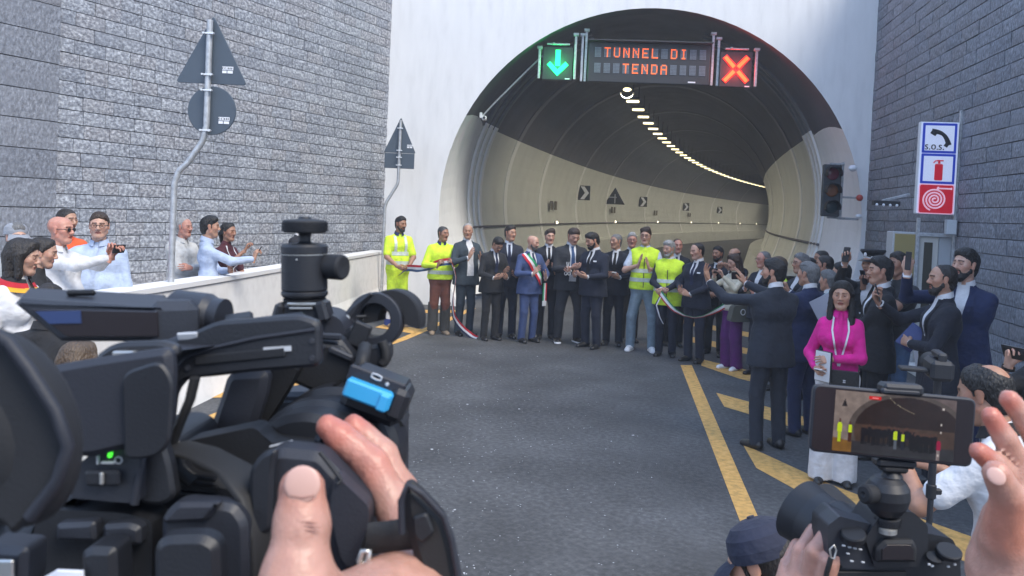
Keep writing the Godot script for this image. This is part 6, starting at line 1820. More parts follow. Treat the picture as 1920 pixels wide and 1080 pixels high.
	a.call({"l": "photographer in navy baseball cap crouching below the big black lens", "x": .66, "z": -1.95, "h": 1.465, "yaw": -2.3, "hy": .1, "hp": .42, "cell": .009, "skin": "skin_b", "hair": "buzz", "hair_mat": "h_dark", "cap": "c_capnavy", "top": "tee", "sleeve": .8, "collar": false, "top_mat": "c_capnavy", "leg_mat": "c_khaki", "R": "clasp", "L": "clasp", "seed": 55})
	return P

var cast := {}
const WORN := {"lapel": ["top"], "pocket_square": ["top"], "placket": ["top"], "collar": ["top"], "epaulette": ["top"], "uniform_button": ["top"], "vest_zip": ["safety_vest"], "reflective_band": ["safety_vest", "top"], "tie": ["shirt_front"],
	"shoe_sole": ["shoe"], "cap_visor": ["peaked_cap"], "cap_band": ["peaked_cap"], "cap_peak": ["cap_crown"], "trouser_band": ["legs"], "trouser_cuff": ["legs"], "black_trouser_leg": ["legs"], "belt": ["legs"]}
func build_people() -> void:
	people_materials()
	build_protos()
	var P := crowd()
	var res := []
	res.resize(P.size())
	var id := WorkerThreadPool.add_group_task(func(i: int): res[i] = make_parts(P[i]), P.size())
	WorkerThreadPool.wait_for_group_task_completion(id)
	for i in P.size():
		var s: Dictionary = P[i]
		var o := thing("person", s.l, "person", Vector3(s.x, s.get("y", 0.0), s.z), s.yaw)
		var k: float = s.h / 1.78
		var w: float = s.get("w", 1.0)
		var made := {}
		for q in res[i]:
			if q[2].v.size() == 0: continue
			var sc := Transform3D(Basis.from_scale(Vector3(k * w, k, k * w)), Vector3.ZERO)
			var g := Surf.new(); g.add(q[2], sc)
			var onto: Node3D = o
			for c in WORN.get(q[0], []):
				if made.has(c):
					onto = made[c]; break
			var n := put(g.mesh(), q[0], mats[q[1]], onto)
			if onto == o: made[q[0]] = n
			if not made.has("top"): made["top"] = n
			elif not made.has("legs"): made["legs"] = n
		s["root"] = o.transform * Transform3D(Basis.from_scale(Vector3(k * w, k, k * w)), Vector3.ZERO)
		cast[int(s.seed)] = s
static func Q(x: float, y: float) -> Vector2: return Vector2(x, y)
static func V3(x: float, y: float, z: float) -> Vector3: return Vector3(x, y, z)
# ---------- things held up close to the lens ----------
func near_frame(p: Vector3) -> Transform3D:      # level with the raised hands: leans a little, as the hands hold it
	var ro := atan(.045)
	var up := Vector3(0, cos(.0288), -sin(.0288)); var back := Vector3(0, sin(.0288), cos(.0288))
	var B := Basis(Vector3(cos(ro), 0, 0) + up * sin(ro), up * cos(ro) - Vector3(sin(ro), 0, 0), back)
	return Transform3D(B, V3(0, 2.15, 0) + B * p)
func slab(o: Node3D, nm: String, m: String, pts: Array, depth: float, bev: float, at: Vector3, turn := Basis()) -> MeshInstance3D:
	var b := MB.new(); b.prism(Transform3D(turn, at), pts, depth, bev)
	return put(b.mesh(), nm, mats[m], o)
func block(o: Node3D, nm: String, m: String, at: Vector3, size: Vector3, bev: float, turn := Basis()) -> MeshInstance3D:
	var b := MB.new(); b.box(Transform3D(turn, at), size, bev)
	return put(b.mesh(), nm, mats[m], o)
func turned(x: float, y: float, z: float) -> Basis: return Basis.from_euler(Vector3(x, y, z))
func axis_to(d: Vector3) -> Basis:
	var y := d.normalized()
	var x := y.cross(Vector3(0, 0, 1)) if absf(y.z) < .9 else y.cross(Vector3(1, 0, 0))
	x = x.normalized()
	return Basis(x, y, x.cross(y))
func lathe_on(o: Node3D, nm: String, m: String, at: Vector3, dir: Vector3, prof: Array, seg := 36) -> MeshInstance3D:
	var b := MB.new(); b.lathe(Transform3D(axis_to(dir), at), prof, seg)
	return put(b.mesh(), nm, mats[m], o)
func near_materials() -> void:
	plastic("cam_black", lin(.01, .0115, .016), .5)
	plastic("cam_dark", lin(.006, .007, .01), .6)
	plastic("cam_grey", lin(.016, .0185, .026), .5)
	plastic("cam_rubber", lin(.009, .01, .013), .75)
	plastic("cam_soft", lin(.014, .016, .024), .6)
	plastic("strap_black", lin(.01, .01, .011), .65)
	mat("cam_screen", lin(.02, .017, .02), .12)
	mat("cam_blue", lin(.035, .32, .62), .35)
	mat("cam_metal", lin(.55, .55, .53), .3, .8)
	mat("cam_print", lin(.4, .42, .45), .5)
	mat("nail", lin(.56, .34, .28), .38)
	emit(mat("led_power", lin(.1, .6, .1), .4), Color(.3, 1.0, .2), .5)
	mat("screen_image", lin(.03, .05, .13), .15)
	mat("nail_fold", lin(.36, .19, .15), .5)
	mat("crease", lin(.4, .21, .16), .6)
	var sk := mat("skin_near", lin(.5, .265, .2), .42)
	sk.vertex_color_use_as_albedo = true; sk.subsurf_scatter_enabled = true; sk.subsurf_scatter_strength = .12
	sk.albedo_texture = noise_tex("skinvar", .02, 4, .86, 1.0, 256)
	tri_bump(sk, noise_tex("pores", .12, 3, 0, 1, 256), .03, 14.0)
	mat("white_paper", lin(.66, .68, .74), .7)

func build_camcorder() -> void:
	var o := thing("video_camera", "large black shoulder-type video camera held up close at the lower left", "video camera")
	o.transform = near_frame(Vector3(-.2, -.22, -.5))
	var b: MB
	slab(o, "screen_housing", "cam_grey", [Q(-.0447, .0076), Q(-.0429, .011), Q(.0335, .0058), Q(.0399, -.0005), Q(.0347, -.012), Q(-.0205, -.012)], .012, .002, V3(-.0233, .1742, .034))
	b = MB.new()
	b.quad(Vector3(-.0674, .1824, .041), V3(.0107, .1804, .041), V3(-.0058, .184, -.005), V3(-.0853, .1881, -.005))
	b.quad(Vector3(.0107, .1804, .041), V3(.0158, .1735, .038), V3(.0059, .1739, -.005), V3(-.0058, .184, -.005))
	b.quad(Vector3(-.062, .1566, -.005), V3(-.0083, .1566, -.005), V3(-.0058, .184, -.005), V3(-.0853, .1881, -.005))
	put(b.mesh(), "screen_hood", mats["cam_grey"], o)
	slab(o, "screen_glass", "cam_screen", [Q(-.0386, .0077), Q(.0289, .0066), Q(.0295, -.0071), Q(-.0197, -.0071)], .002, .0004, V3(-.0193, .172, .0415))
	slab(o, "screen_picture", "screen_image", [Q(-.014, .0031), Q(.01, .0036), Q(.0106, -.0032), Q(-.0066, -.0035)], .001, .0000, V3(-.0412, .1755, .0427))
	block(o, "latch", "cam_dark", V3(-.0459, .1865, .013), V3(.016, .003, .004), .001, turned(-.9, .000, .03))
	block(o, "hinge", "cam_grey", V3(.013, .1686, .025), V3(.026, .03, .03), .005, turned(.000, .2, .000))
	lathe_on(o, "hinge_barrel", "cam_grey", V3(.0055, .1759, .01), V3(1.000, -.1, .2), [Q(.0000, .0000), Q(.011, .0000), Q(.0125, .002), Q(.0125, .022), Q(.0105, .026), Q(.0105, .032), Q(.0000, .032)], 36)
	lathe_on(o, "hinge_cap", "cam_black", V3(.0163, .1722, .0000), V3(1.000, -.1, .1), [Q(.0000, .0000), Q(.0085, .0000), Q(.0085, .011), Q(.007, .0135), Q(.0000, .0135)], 36)
	b = MB.new(); b.ball(Vector3(.0219, .1523, .2), V3(.024, .036, .02), 24, 16, turned(0, 0, .35)); put(b.mesh(), "eyecup", mats["cam_rubber"], o)
	b = MB.new(); b.tube([V3(.0261, .1896, .219), V3(.0348, .1845, .22), V3(.042, .1759, .221), V3(.0507, .1623, .221), V3(.0549, .1508, .221), V3(.0509, .139, .22), V3(.0412, .1267, .219)], .0022, 8, false, Q(1.00, 1.00)); put(b.mesh(), "eyecup_rim", mats["cam_soft"], o)
	slab(o, "eyecup_flap", "cam_rubber", rounded([Q(-.0169, .0402), Q(-.0052, .0349), Q(.0022, .0261), Q(.0128, .0119), Q(.0171, .0002), Q(.0128, -.012), Q(.0036, -.0243), Q(-.0031, -.0302), Q(-.0063, -.0252), Q(-.0169, -.0217)], .008), .005, .002, V3(.0365, .1495, .2145))
	slab(o, "viewfinder_housing", "cam_soft", rounded([Q(-.0398, .0132), Q(-.0229, .017), Q(.0012, .0209), Q(.0271, .0247), Q(.0281, .0132), Q(.0267, -.0109), Q(.0218, -.0195), Q(.0084, -.021), Q(-.0157, -.0268), Q(-.0349, -.0109)], .01), .01, .003, V3(.0184, .144, .11))
	slab(o, "housing_dark_side", "cam_black", rounded([Q(-.0128, .0203), Q(.0048, .026), Q(.0107, .0174), Q(.0091, -.0107), Q(.0038, -.0169), Q(-.0043, -.0183), Q(-.0114, -.0178)], .006), .004, .0012, V3(.038, .1376, .117))  # thin dark slab for the right side wall of the housing
	slab(o, "handle_root_top", "cam_black", rounded([Q(-.0185, -.0026), Q(-.0113, .0024), Q(-.0063, .0039), Q(.0125, .0044), Q(.02, .0024), Q(.021, -.0026), Q(-.0175, -.0081)], .004), .008, .002, V3(.0225, .1653, .096))
	block(o, "hot_shoe_slot", "cam_metal", V3(.0194, .1643, .102), V3(.01, .0025, .004), .0005, turned(.000, .000, .000))
	block(o, "hot_shoe_slot", "cam_metal", V3(.0291, .164, .102), V3(.01, .0025, .004), .0005, turned(.000, .000, .000))
	slab(o, "handle_bar", "cam_black", rounded([Q(-.0526, .0044), Q(-.047, .0114), Q(-.0121, .0168), Q(.006, .0251), Q(.0479, .0281), Q(.0581, .0248), Q(.0586, .0023), Q(.0237, -.0004), Q(.0057, -.0026), Q(-.0096, -.0039), Q(-.0155, -.0112), Q(-.0193, -.0461), Q(-.0228, -.0461), Q(-.0209, -.0026)], .004), .01, .0018, V3(.0446, .1508, .065))
	b = MB.new()
	b.quad(Vector3(.0203, .162, .095), V3(.0653, .1647, .06), V3(.075, .1722, .0000), V3(.0232, .1674, .04))
	put(b.mesh(), "handle_top_face", mats["cam_soft"], o)
	b = MB.new(); b.tube([V3(.0271, .1231, .0705), V3(.0287, .1392, .0705), V3(.0314, .1526, .0705), V3(.0368, .1585, .0705), V3(.0497, .1628, .0705), V3(.0712, .1677, .0705), V3(.1007, .1719, .0705)], .0011, 6, false, Q(1.00, 1.00)); put(b.mesh(), "handle_edge_highlight", mats["cam_soft"], o)  # paler tube standing in for the highlight along the handle edge
	block(o, "handle_inlay", "cam_dark", V3(.0631, .1585, .0705), V3(.046, .005, .0016), .0006, turned(.000, .000, .1))
	lathe_on(o, "screw", "cam_grey", V3(.0367, .1526, .0702), V3(.000, .000, 1.000), [Q(.0000, .0000), Q(.0016, .0000), Q(.0016, .0006), Q(.0006, .0008), Q(.0000, .0003)], 10)
	lathe_on(o, "screw", "cam_grey", V3(.0993, .166, .0702), V3(.000, .000, 1.000), [Q(.0000, .0000), Q(.0016, .0000), Q(.0016, .0006), Q(.0006, .0008), Q(.0000, .0003)], 10)
	lathe_on(o, "screw", "cam_grey", V3(.0993, .1574, .0702), V3(.000, .000, 1.000), [Q(.0000, .0000), Q(.0016, .0000), Q(.0016, .0006), Q(.0006, .0008), Q(.0000, .0003)], 10)
	lathe_on(o, "screw", "cam_grey", V3(.0259, .1311, .0702), V3(.000, .000, 1.000), [Q(.0000, .0000), Q(.0016, .0000), Q(.0016, .0006), Q(.0006, .0008), Q(.0000, .0003)], 10)
	block(o, "maker_lettering", "cam_print", V3(.082, .1621, .0708), V3(.014, .0026, .0006), .0001, turned(.000, .000, .06))
	block(o, "brand_plate", "cam_print", V3(.0329, .1659, .09), V3(.011, .0016, .004), .0005, turned(-1.1, .000, .1))
	block(o, "brand_plate", "cam_print", V3(.0366, .1687, .07), V3(.01, .0016, .004), .0005, turned(-1.1, .000, .1))
	block(o, "record_button", "cam_dark", V3(.0477, .1722, .025), V3(.016, .005, .014), .0015, turned(.2, .3, .14))
	block(o, "zoom_rocker", "cam_black", V3(.0641, .1678, .0000), V3(.03, .007, .016), .002, turned(.2, .3, .1))
	slab(o, "handle_pillar", "cam_soft", rounded([Q(-.0043, .0238), Q(.0198, .025), Q(.0179, .0112), Q(.0098, -.0138), Q(.0042, -.0231), Q(-.0239, -.0231), Q(-.0146, -.0075), Q(-.0089, .0075)], .006), .016, .004, V3(.0371, .1147, -.008))
	slab(o, "pillar_shade", "cam_dark", rounded([Q(.0011, .0252), Q(.0206, .0252), Q(.0158, .0154), Q(-.0005, -.0106), Q(-.0086, -.0268), Q(-.0184, -.0268), Q(-.0086, -.0106), Q(-.0015, .0089)], .004), .016, .003, V3(.0494, .1132, -.028))
	b = MB.new(); b.tube([V3(.0441, .1494, .08), V3(.0415, .1384, .08), V3(.0367, .1273, .08), V3(.0285, .1136, .07), V3(.0307, .1015, .07), V3(.0393, .0948, .07)], .0045, 8, false, Q(1.00, .5)); put(b.mesh(), "loose_strap", mats["strap_black"], o)
	slab(o, "shoe_block", "cam_soft", rounded([Q(-.0249, -.0032), Q(-.0224, .0039), Q(-.0144, .0088), Q(-.0032, .0105), Q(.0143, .0098), Q(.0248, .0046), Q(.0283, -.0053), Q(.0248, -.0102), Q(-.0032, -.0095), Q(-.0242, -.0095)], .004), .04, .006, V3(.0632, .1591, -.08))
	lathe_on(o, "shoe_block_cap", "cam_grey", V3(.0733, .1529, -.1), V3(.75, -.1, -.5), [Q(.0000, .0000), Q(.009, .0000), Q(.0125, .004), Q(.0125, .008), Q(.01, .01), Q(.0000, .01)], 36)
	slab(o, "audio_block", "cam_black", rounded([Q(-.0246, .0204), Q(-.0047, .0184), Q(.0206, .0157), Q(.0304, .0029), Q(.0219, -.0255), Q(.0098, -.0208), Q(-.0213, -.0079), Q(-.0321, -.0032)], .004), .02, .003, V3(.0701, .1385, -.05))
	slab(o, "audio_block_face", "cam_dark", [Q(-.0172, .0184), Q(.0109, .015), Q(.0183, .0064), Q(.0109, -.0191), Q(-.0004, -.015), Q(-.0225, -.0057)], .006, .0015, V3(.0821, .1344, -.038))
	block(o, "worn_edge", "cam_grey", V3(.0805, .1559, -.037), V3(.025, .004, .004), .001, turned(.000, .000, -.05))
	block(o, "knob_strip", "cam_grey", V3(.0934, .145, -.033), V3(.016, .0042, .004), .001, turned(.000, .000, -.42))
	lathe_on(o, "screw", "cam_grey", V3(.0825, .1496, -.034), V3(.000, .000, 1.000), [Q(.0000, .0000), Q(.0014, .0000), Q(.0014, .002), Q(.0000, .0024)], 10)
	slab(o, "clamp_stem", "cam_black", rounded([Q(-.0159, .0109), Q(-.0096, .0151), Q(.0016, .0018), Q(.0163, .0039), Q(.017, -.0045), Q(.0135, -.0122), Q(.0016, -.0122), Q(-.0068, -.0066), Q(-.018, .0039)], .002), .012, .002, V3(.1039, .1444, -.066))
	block(o, "clamp_stem_rib", "cam_dark", V3(.1003, .1541, -.058), V3(.012, .016, .006), .001, turned(.000, .000, -.4))
	b = MB.new(); b.tube([V3(.1033, .1335, -.03), V3(.1068, .1376, -.025), V3(.1076, .1441, -.03), V3(.106, .1474, -.045)], .0045, 8, false, Q(1.00, 1.00)); put(b.mesh(), "cable", mats["strap_black"], o)
	b = MB.new(); b.tube([V3(.1146, .1497, -.06), V3(.1167, .1444, -.06), V3(.1174, .1384, -.06), V3(.1146, .1349, -.06)], .0035, 8, false, Q(1.00, 1.00)); put(b.mesh(), "cable", mats["strap_black"], o)
	b = MB.new()
	b.lathe(Transform3D(axis_to(Vector3(-.1, .03, 1)), V3(.104, .1596, -.1)), [Q(.0124, -.009), Q(.0188, -.009), Q(.0196, -.008), Q(.0196, .004), Q(.0188, .005), Q(.0124, .005), Q(.0116, .004), Q(.0114, -.008), Q(.0124, -.009)], 44)
	put(b.mesh(), "clamp_ring", mats["cam_grey"], o)
	b = MB.new()
	b.lathe(Transform3D(axis_to(Vector3(-.12, .03, 1)), V3(.1162, .1599, -.112)), [Q(.0095, -.01), Q(.02, -.01), Q(.0208, -.008), Q(.0208, .01), Q(.02, .012), Q(.0095, .012), Q(.0095, -.01)], 40, -1.9, 1.75)
	put(b.mesh(), "clamp_half", mats["cam_rubber"], o)
	slab(o, "clamp_hinge", "cam_grey", rounded([Q(-.0094, -.0032), Q(-.0043, .0034), Q(.0083, .013), Q(.012, .0116), Q(.0031, .0034), Q(-.002, -.0055), Q(-.0013, -.0106), Q(-.0065, -.0121)], .002), .01, .002, V3(.0918, .1666, -.097))
	lathe_on(o, "hinge_pin", "cam_metal", V3(.0864, .1623, -.088), V3(.000, .000, 1.000), [Q(.0000, .0000), Q(.0022, .0000), Q(.0022, .003), Q(.0000, .0034)], 12)
	b = MB.new(); b.tube([V3(.0931, .1632, -.086), V3(.0993, .1634, -.088)], .0012, 6, false, Q(1.00, 1.00)); put(b.mesh(), "clamp_gap", mats["cam_dark"], o)
	block(o, "module", "cam_black", V3(.1205, .1256, -.005), V3(.036, .026, .03), .004, turned(.000, .000, -.36))
	block(o, "module_face", "cam_soft", V3(.1225, .1355, .012), V3(.034, .0095, .004), .001, turned(.000, .000, -.36))
	block(o, "module_end", "cam_black", V3(.1348, .1228, .003), V3(.011, .019, .03), .003, turned(.000, .000, -.36))
	block(o, "blue_card", "cam_blue", V3(.1189, .1296, .016), V3(.0275, .0105, .012), .0012, turned(.000, .000, -.36))
	block(o, "blue_card_edge", "cam_blue", V3(.1277, .1254, .018), V3(.006, .0098, .012), .001, turned(.000, .000, -.36))
	block(o, "green_tab", "led_power", V3(.1304, .1207, .014), V3(.002, .003, .004), .0005, turned(.000, .000, -.36))
	b = MB.new()
	b.tube([V3(.1256, .1376, .0145), V3(.1254, .1371, .0145), V3(.1252, .1367, .0145), V3(.124, .1369, .0145), V3(.1224, .1374, .0145), V3(.1209, .1382, .0145), V3(.1199, .1389, .0145), V3(.1201, .1393, .0145), V3(.1203, .1398, .0145), V3(.1205, .1403, .0145), V3(.1206, .1407, .0145), V3(.1219, .1405, .0145), V3(.1235, .1399, .0145), V3(.1249, .1392, .0145), V3(.126, .1384, .0145), V3(.1258, .138, .0145)], .0006, 6, true); put(b.mesh(), "usb_port", mats["cam_print"], o)
	lathe_on(o, "status_light", "cam_print", V3(.129, .1347, .0142), V3(.000, .000, 1.000), [Q(.0000, .0000), Q(.0011, .0000), Q(.0011, .001), Q(.0000, .0012)], 10)
	slab(o, "module_bracket", "cam_dark", rounded([Q(-.0141, .011), Q(-.0048, .0133), Q(.0058, .0011), Q(.0207, -.0039), Q(.0256, -.0105), Q(-.0141, -.0105), Q(-.0191, -.0006)], .002), .03, .003, V3(.1081, .1109, -.045))
	b = MB.new(); b.tube([V3(.0816, .1187, -.035), V3(.0807, .1144, -.033), V3(.0803, .1113, -.032)], .0022, 6, false, Q(1.00, 1.00)); put(b.mesh(), "cable_end", mats["strap_black"], o)
	b = MB.new(); b.tube([V3(.0846, .1177, -.035), V3(.0844, .1134, -.033), V3(.0843, .1106, -.032)], .0022, 6, false, Q(1.00, 1.00)); put(b.mesh(), "cable_end", mats["strap_black"], o)
	b = MB.new(); b.tube([V3(.0877, .1167, -.035), V3(.0881, .1124, -.033), V3(.0883, .1099, -.032)], .0022, 6, false, Q(1.00, 1.00)); put(b.mesh(), "cable_end", mats["strap_black"], o)
	b = MB.new(); b.tube([V3(.0907, .1157, -.035), V3(.0917, .1114, -.033), V3(.0923, .1093, -.032)], .0022, 6, false, Q(1.00, 1.00)); put(b.mesh(), "cable_end", mats["strap_black"], o)
	lathe_on(o, "lens_barrel", "cam_black", V3(.086, .0831, .03), V3(.1, .05, -1.000), [Q(.0000, .0000), Q(.034, .0000), Q(.038, .004), Q(.038, .02), Q(.0405, .024), Q(.0405, .034), Q(.037, .038), Q(.037, .05), Q(.041, .054), Q(.041, .075), Q(.036, .08), Q(.0000, .08)], 56)
	b = MB.new()
	var lb := axis_to(Vector3(.1, .05, -1)); var lp := Vector3(.086, .0831, .03)
	for k in 60: b.box(Transform3D(lb * Basis(Vector3(0, 1, 0), TAU * k / 6.0), lp + lb * (Basis(Vector3(0, 1, 0), TAU * k / 6.0) * Vector3(.041, .0645, 0))), V3(.002, .018, .0022))
	put(b.mesh(), "focus_ring_ribs", mats["cam_rubber"], o)
	slab(o, "lens_hood", "cam_grey", rounded([Q(-.0643, .0402), Q(.0415, .0406), Q(.0437, .0368), Q(.0434, -.0588), Q(-.0643, -.0588)], .006), .03, .003, V3(.0805, .0684, -.115))
	slab(o, "lens_hood_rim", "cam_dark", [Q(-.046, .0426), Q(.046, .0426), Q(.046, -.0426), Q(-.046, -.0426)], .004, .001, V3(.0703, .0604, -.1))
	slab(o, "body_upper", "cam_black", rounded([Q(-.0467, .0245), Q(-.0205, .0294), Q(-.0106, .0245), Q(-.0082, .008), Q(.029, .0019), Q(.051, .019), Q(.073, .019), Q(.0867, -.003), Q(.0867, -.0608), Q(-.092, -.0608), Q(-.0865, -.0058), Q(-.0618, .0039)], .008), .06, .004, V3(.039, .088, .03))
	slab(o, "switch_panel", "cam_grey", rounded([Q(-.0164, -.0087), Q(-.0125, .0054), Q(-.006, .0108), Q(.0088, .0143), Q(.0152, .0148), Q(.0152, -.0124), Q(.0122, -.0134), Q(-.0164, -.0109)], .003), .03, .003, V3(.0125, .1087, .09))
	b = MB.new(); var sw := []
	for k in 20: sw.append(Vector3(.0121, .108, .108) + Vector3(cos(TAU * k / 2.0) * .0042 + signf(cos(TAU * k / 2.0)) * .0048, sin(TAU * k / 2.0) * .005, 0))
	b.tube(sw, .0011, 6, true); put(b.mesh(), "switch_surround", mats["cam_dark"], o)
	block(o, "power_switch", "cam_black", V3(.0121, .108, .108), V3(.016, .0072, .003), .0012, turned(.000, .000, .000))
	block(o, "switch_mark", "cam_metal", V3(.013, .1086, .111), V3(.0018, .0055, .002), .0005, turned(.000, .000, .000))
	block(o, "power_light", "led_power", V3(.0153, .1194, .1075), V3(.0018, .0045, .002), .0005, turned(.000, .000, -.2))
	block(o, "switch_print", "cam_print", V3(.0143, .115, .1075), V3(.006, .001, .002), .0002, turned(.000, .000, .000))
	block(o, "switch_print", "cam_print", V3(.0096, .1162, .1075), V3(.0008, .004, .002), .0002, turned(.000, .000, .000))
	b = MB.new(); sw = []
	for k in 12: sw.append(Vector3(.019, .116, .1075) + Vector3(cos(TAU * k / 12.0), sin(TAU * k / 12.0), 0) * .0016)
	b.tube(sw, .0003, 5, true); put(b.mesh(), "switch_print", mats["cam_print"], o)
	b = MB.new(); b.tube([V3(.028, .1242, .1), V3(.0274, .1153, .102), V3(.0263, .1047, .104), V3(.0248, .0948, .104)], .0022, 8, false, Q(1.00, 1.00)); put(b.mesh(), "panel_edge", mats["cam_soft"], o)
	slab(o, "rear_column", "cam_black", rounded([Q(-.0081, .0168), Q(.0014, .0193), Q(.0059, .0048), Q(.0085, -.0116), Q(.0014, -.0153), Q(-.0091, -.0141)], .004), .01, .002, V3(.0328, .1069, .093))
	block(o, "cooling_slot", "cam_dark", V3(.0363, .0954, .062), V3(.024, .0022, .004), .0006, turned(.000, .000, -.12))
	block(o, "cooling_slot", "cam_dark", V3(.0374, .0908, .062), V3(.024, .0022, .004), .0006, turned(.000, .000, -.12))
	block(o, "cooling_slot", "cam_dark", V3(.0385, .0861, .062), V3(.024, .0022, .004), .0006, turned(.000, .000, -.12))
	slab(o, "battery_plate", "cam_grey", rounded([Q(-.0211, .0101), Q(-.0139, .0174), Q(.0066, .0162), Q(.0126, .015), Q(.0179, .0077), Q(.0189, -.0332), Q(-.0211, -.0332)], .006), .014, .003, V3(.0623, .0821, .108))
	slab(o, "battery_step", "cam_soft", rounded([Q(-.0108, -.0021), Q(-.0036, .005), Q(.0154, .005), Q(.009, -.0035), Q(-.01, -.0045)], .002), .008, .002, V3(.0541, .0947, .115))
	slab(o, "battery", "cam_black", rounded([Q(-.0153, .0131), Q(.0056, .0136), Q(.0118, .01), Q(.0131, -.0184), Q(-.0153, -.0184)], .008), .014, .003, V3(.0657, .0806, .138))
	slab(o, "battery_recess", "cam_dark", rounded([Q(-.0255, .0111), Q(-.0205, .0186), Q(.016, .0169), Q(.0298, .0136), Q(.03, -.0301), Q(-.03, -.0301)], .004), .02, .004, V3(.0015, .0724, .09))
	slab(o, "recess_block", "cam_grey", rounded([Q(-.0092, .0038), Q(.0089, .0048), Q(.0094, -.0045), Q(-.0092, -.004)], .002), .02, .002, V3(-.001, .0827, .098))
	slab(o, "recess_block", "cam_grey", rounded([Q(-.0096, .0037), Q(.0026, .0047), Q(.008, .0027), Q(.008, -.0056), Q(-.0091, -.0056)], .002), .02, .002, V3(.021, .0823, .098))
	slab(o, "release_latch", "cam_black", rounded([Q(-.0072, .0092), Q(-.0035, .0119), Q(.008, .0115), Q(.0094, -.0163), Q(-.0068, -.0163)], .003), .02, .003, V3(.0194, .0719, .12))
	slab(o, "paper_label", "white_paper", [Q(-.0094, .0001), Q(-.0014, .0047), Q(.0098, .0042), Q(.0103, -.0045), Q(-.0094, -.0045)], .002, .0003, V3(.0063, .0714, .134))
	slab(o, "corner_plate", "cam_grey", rounded([Q(-.0097, .01), Q(.0101, .0087), Q(.0092, -.0093), Q(-.0097, -.0093)], .003), .02, .003, V3(-.0153, .0784, .13))
	block(o, "corner_port", "cam_metal", V3(-.0124, .0788, .143), V3(.008, .01, .002), .0006, turned(.000, .000, .000))
	slab(o, "shoulder_band", "cam_grey", [Q(-.0284, .0179), Q(.002, -.0036), Q(.0247, .0115), Q(.0212, .0027), Q(.0085, .004), Q(.0025, -.0049), Q(-.0021, -.015), Q(-.0284, -.0125)], .03, .004, V3(-.0298, .0854, .08))
	slab(o, "grip", "cam_soft", rounded([Q(-.0295, .0159), Q(-.0259, .0252), Q(-.0176, .0318), Q(.0039, .0298), Q(.011, .0222), Q(.0272, .0058), Q(.0282, -.0018), Q(.0211, -.0259), Q(.0166, -.031), Q(-.0062, -.036), Q(-.029, -.036)], .01), .022, .004, V3(.1049, .0862, .084))
	slab(o, "grip_side", "cam_grey", rounded([Q(-.0055, .0211), Q(.0104, .0061), Q(.0099, -.0026), Q(.0029, -.0232), Q(-.0026, -.0187), Q(-.008, .0037), Q(-.007, .0136)], .003), .012, .003, V3(.123, .0867, .096))
	slab(o, "grip_ridge", "cam_black", rounded([Q(-.0059, .0089), Q(.0000, .0163), Q(.0069, .0183), Q(.0054, .0089), Q(.0044, -.0207), Q(-.0049, -.0232), Q(-.0059, -.0084)], .006), .008, .002, V3(.084, .1022, .101))
	b = MB.new(); b.tube([V3(.1098, .1175, .099), V3(.1157, .111, .101), V3(.1204, .1053, .102), V3(.1186, .1036, .103)], .001, 6, false, Q(1.00, 1.00)); put(b.mesh(), "grip_line", mats["cam_dark"], o)
	block(o, "grip_print", "cam_print", V3(.0809, .1119, .06), V3(.012, .0008, .002), .0002, turned(.000, .000, .25))
	block(o, "grip_print", "cam_print", V3(.0933, .1103, .06), V3(.012, .0008, .002), .0002, turned(.000, .000, .25))
	slab(o, "zoom_lever", "cam_grey", rounded([Q(-.0033, .0022), Q(.0004, .0048), Q(.0037, .0027), Q(.002, -.0054), Q(-.0028, -.0043)], .002), .02, .003, V3(.1028, .1149, .06))
	slab(o, "top_deck", "cam_dark", rounded([Q(-.0517, .0033), Q(-.0011, .014), Q(.0046, .0056), Q(.0355, .0027), Q(.0439, -.0029), Q(.0102, -.0001), Q(-.0011, -.0141), Q(-.0404, -.0085)], .006), .02, .003, V3(.0661, .1045, .04))
	b = MB.new(); b.tube([V3(.0332, .114, .075), V3(.0478, .1121, .08), V3(.0661, .1064, .088), V3(.0794, .0966, .098), V3(.085, .0797, .1), V3(.0863, .0547, .1)], .012, 8, false, Q(1.00, .18)); put(b.mesh(), "neck_strap", mats["strap_black"], o)
	b = MB.new()
	b.grid([V3(.1324, .0728, .108), V3(.1432, .0737, .108), V3(.1547, .0752, .108), V3(.1336, .082, .112), V3(.1439, .0833, .113), V3(.1551, .084, .112), V3(.1339, .0875, .108), V3(.1432, .0884, .108), V3(.1547, .0904, .108)], 3, 3); put(b.mesh(), "strap_webbing", mats["strap_black"], o)
	slab(o, "strap_pad", "strap_black", rounded([Q(-.0118, .0186), Q(-.0108, .023), Q(-.0074, .0244), Q(-.0021, .0196), Q(.0075, .0095), Q(.0109, -.0006), Q(.0147, -.0199), Q(.0147, -.0319), Q(-.0002, -.0319), Q(-.0055, -.0126), Q(-.0098, .0018)], .004), .012, .004, V3(.1617, .0832, .109))
	slab(o, "strap_buckle", "cam_dark", rounded([Q(-.0045, .0052), Q(.0021, .0071), Q(.0057, -.0019), Q(.0002, -.0067), Q(-.0036, -.0038)], .002), .004, .001, V3(.1598, .0883, .117))
	b = MB.new(); b.tube([V3(.1509, .0864, .119), V3(.1505, .1007, .119), V3(.1533, .1081, .119), V3(.1598, .1034, .117), V3(.1693, .093, .116), V3(.1729, .0825, .116), V3(.1765, .0633, .116)], .0016, 8, false, Q(1.00, 1.00)); put(b.mesh(), "strap_edge", mats["cam_soft"], o)
	b = MB.new(); b.tube([V3(.131, .0721, .114), V3(.1325, .0765, .114), V3(.1353, .0765, .114), V3(.1349, .0726, .114), V3(.1329, .0702, .114), V3(.1312, .0702, .114)], .0016, 8, true); put(b.mesh(), "metal_ring", mats["cam_metal"], o)
	o = thing("ball_head", "small black ball head clamp with round top plate on the camera handle", "ball head")
	o.transform = near_frame(Vector3(-.2, -.22, -.5))
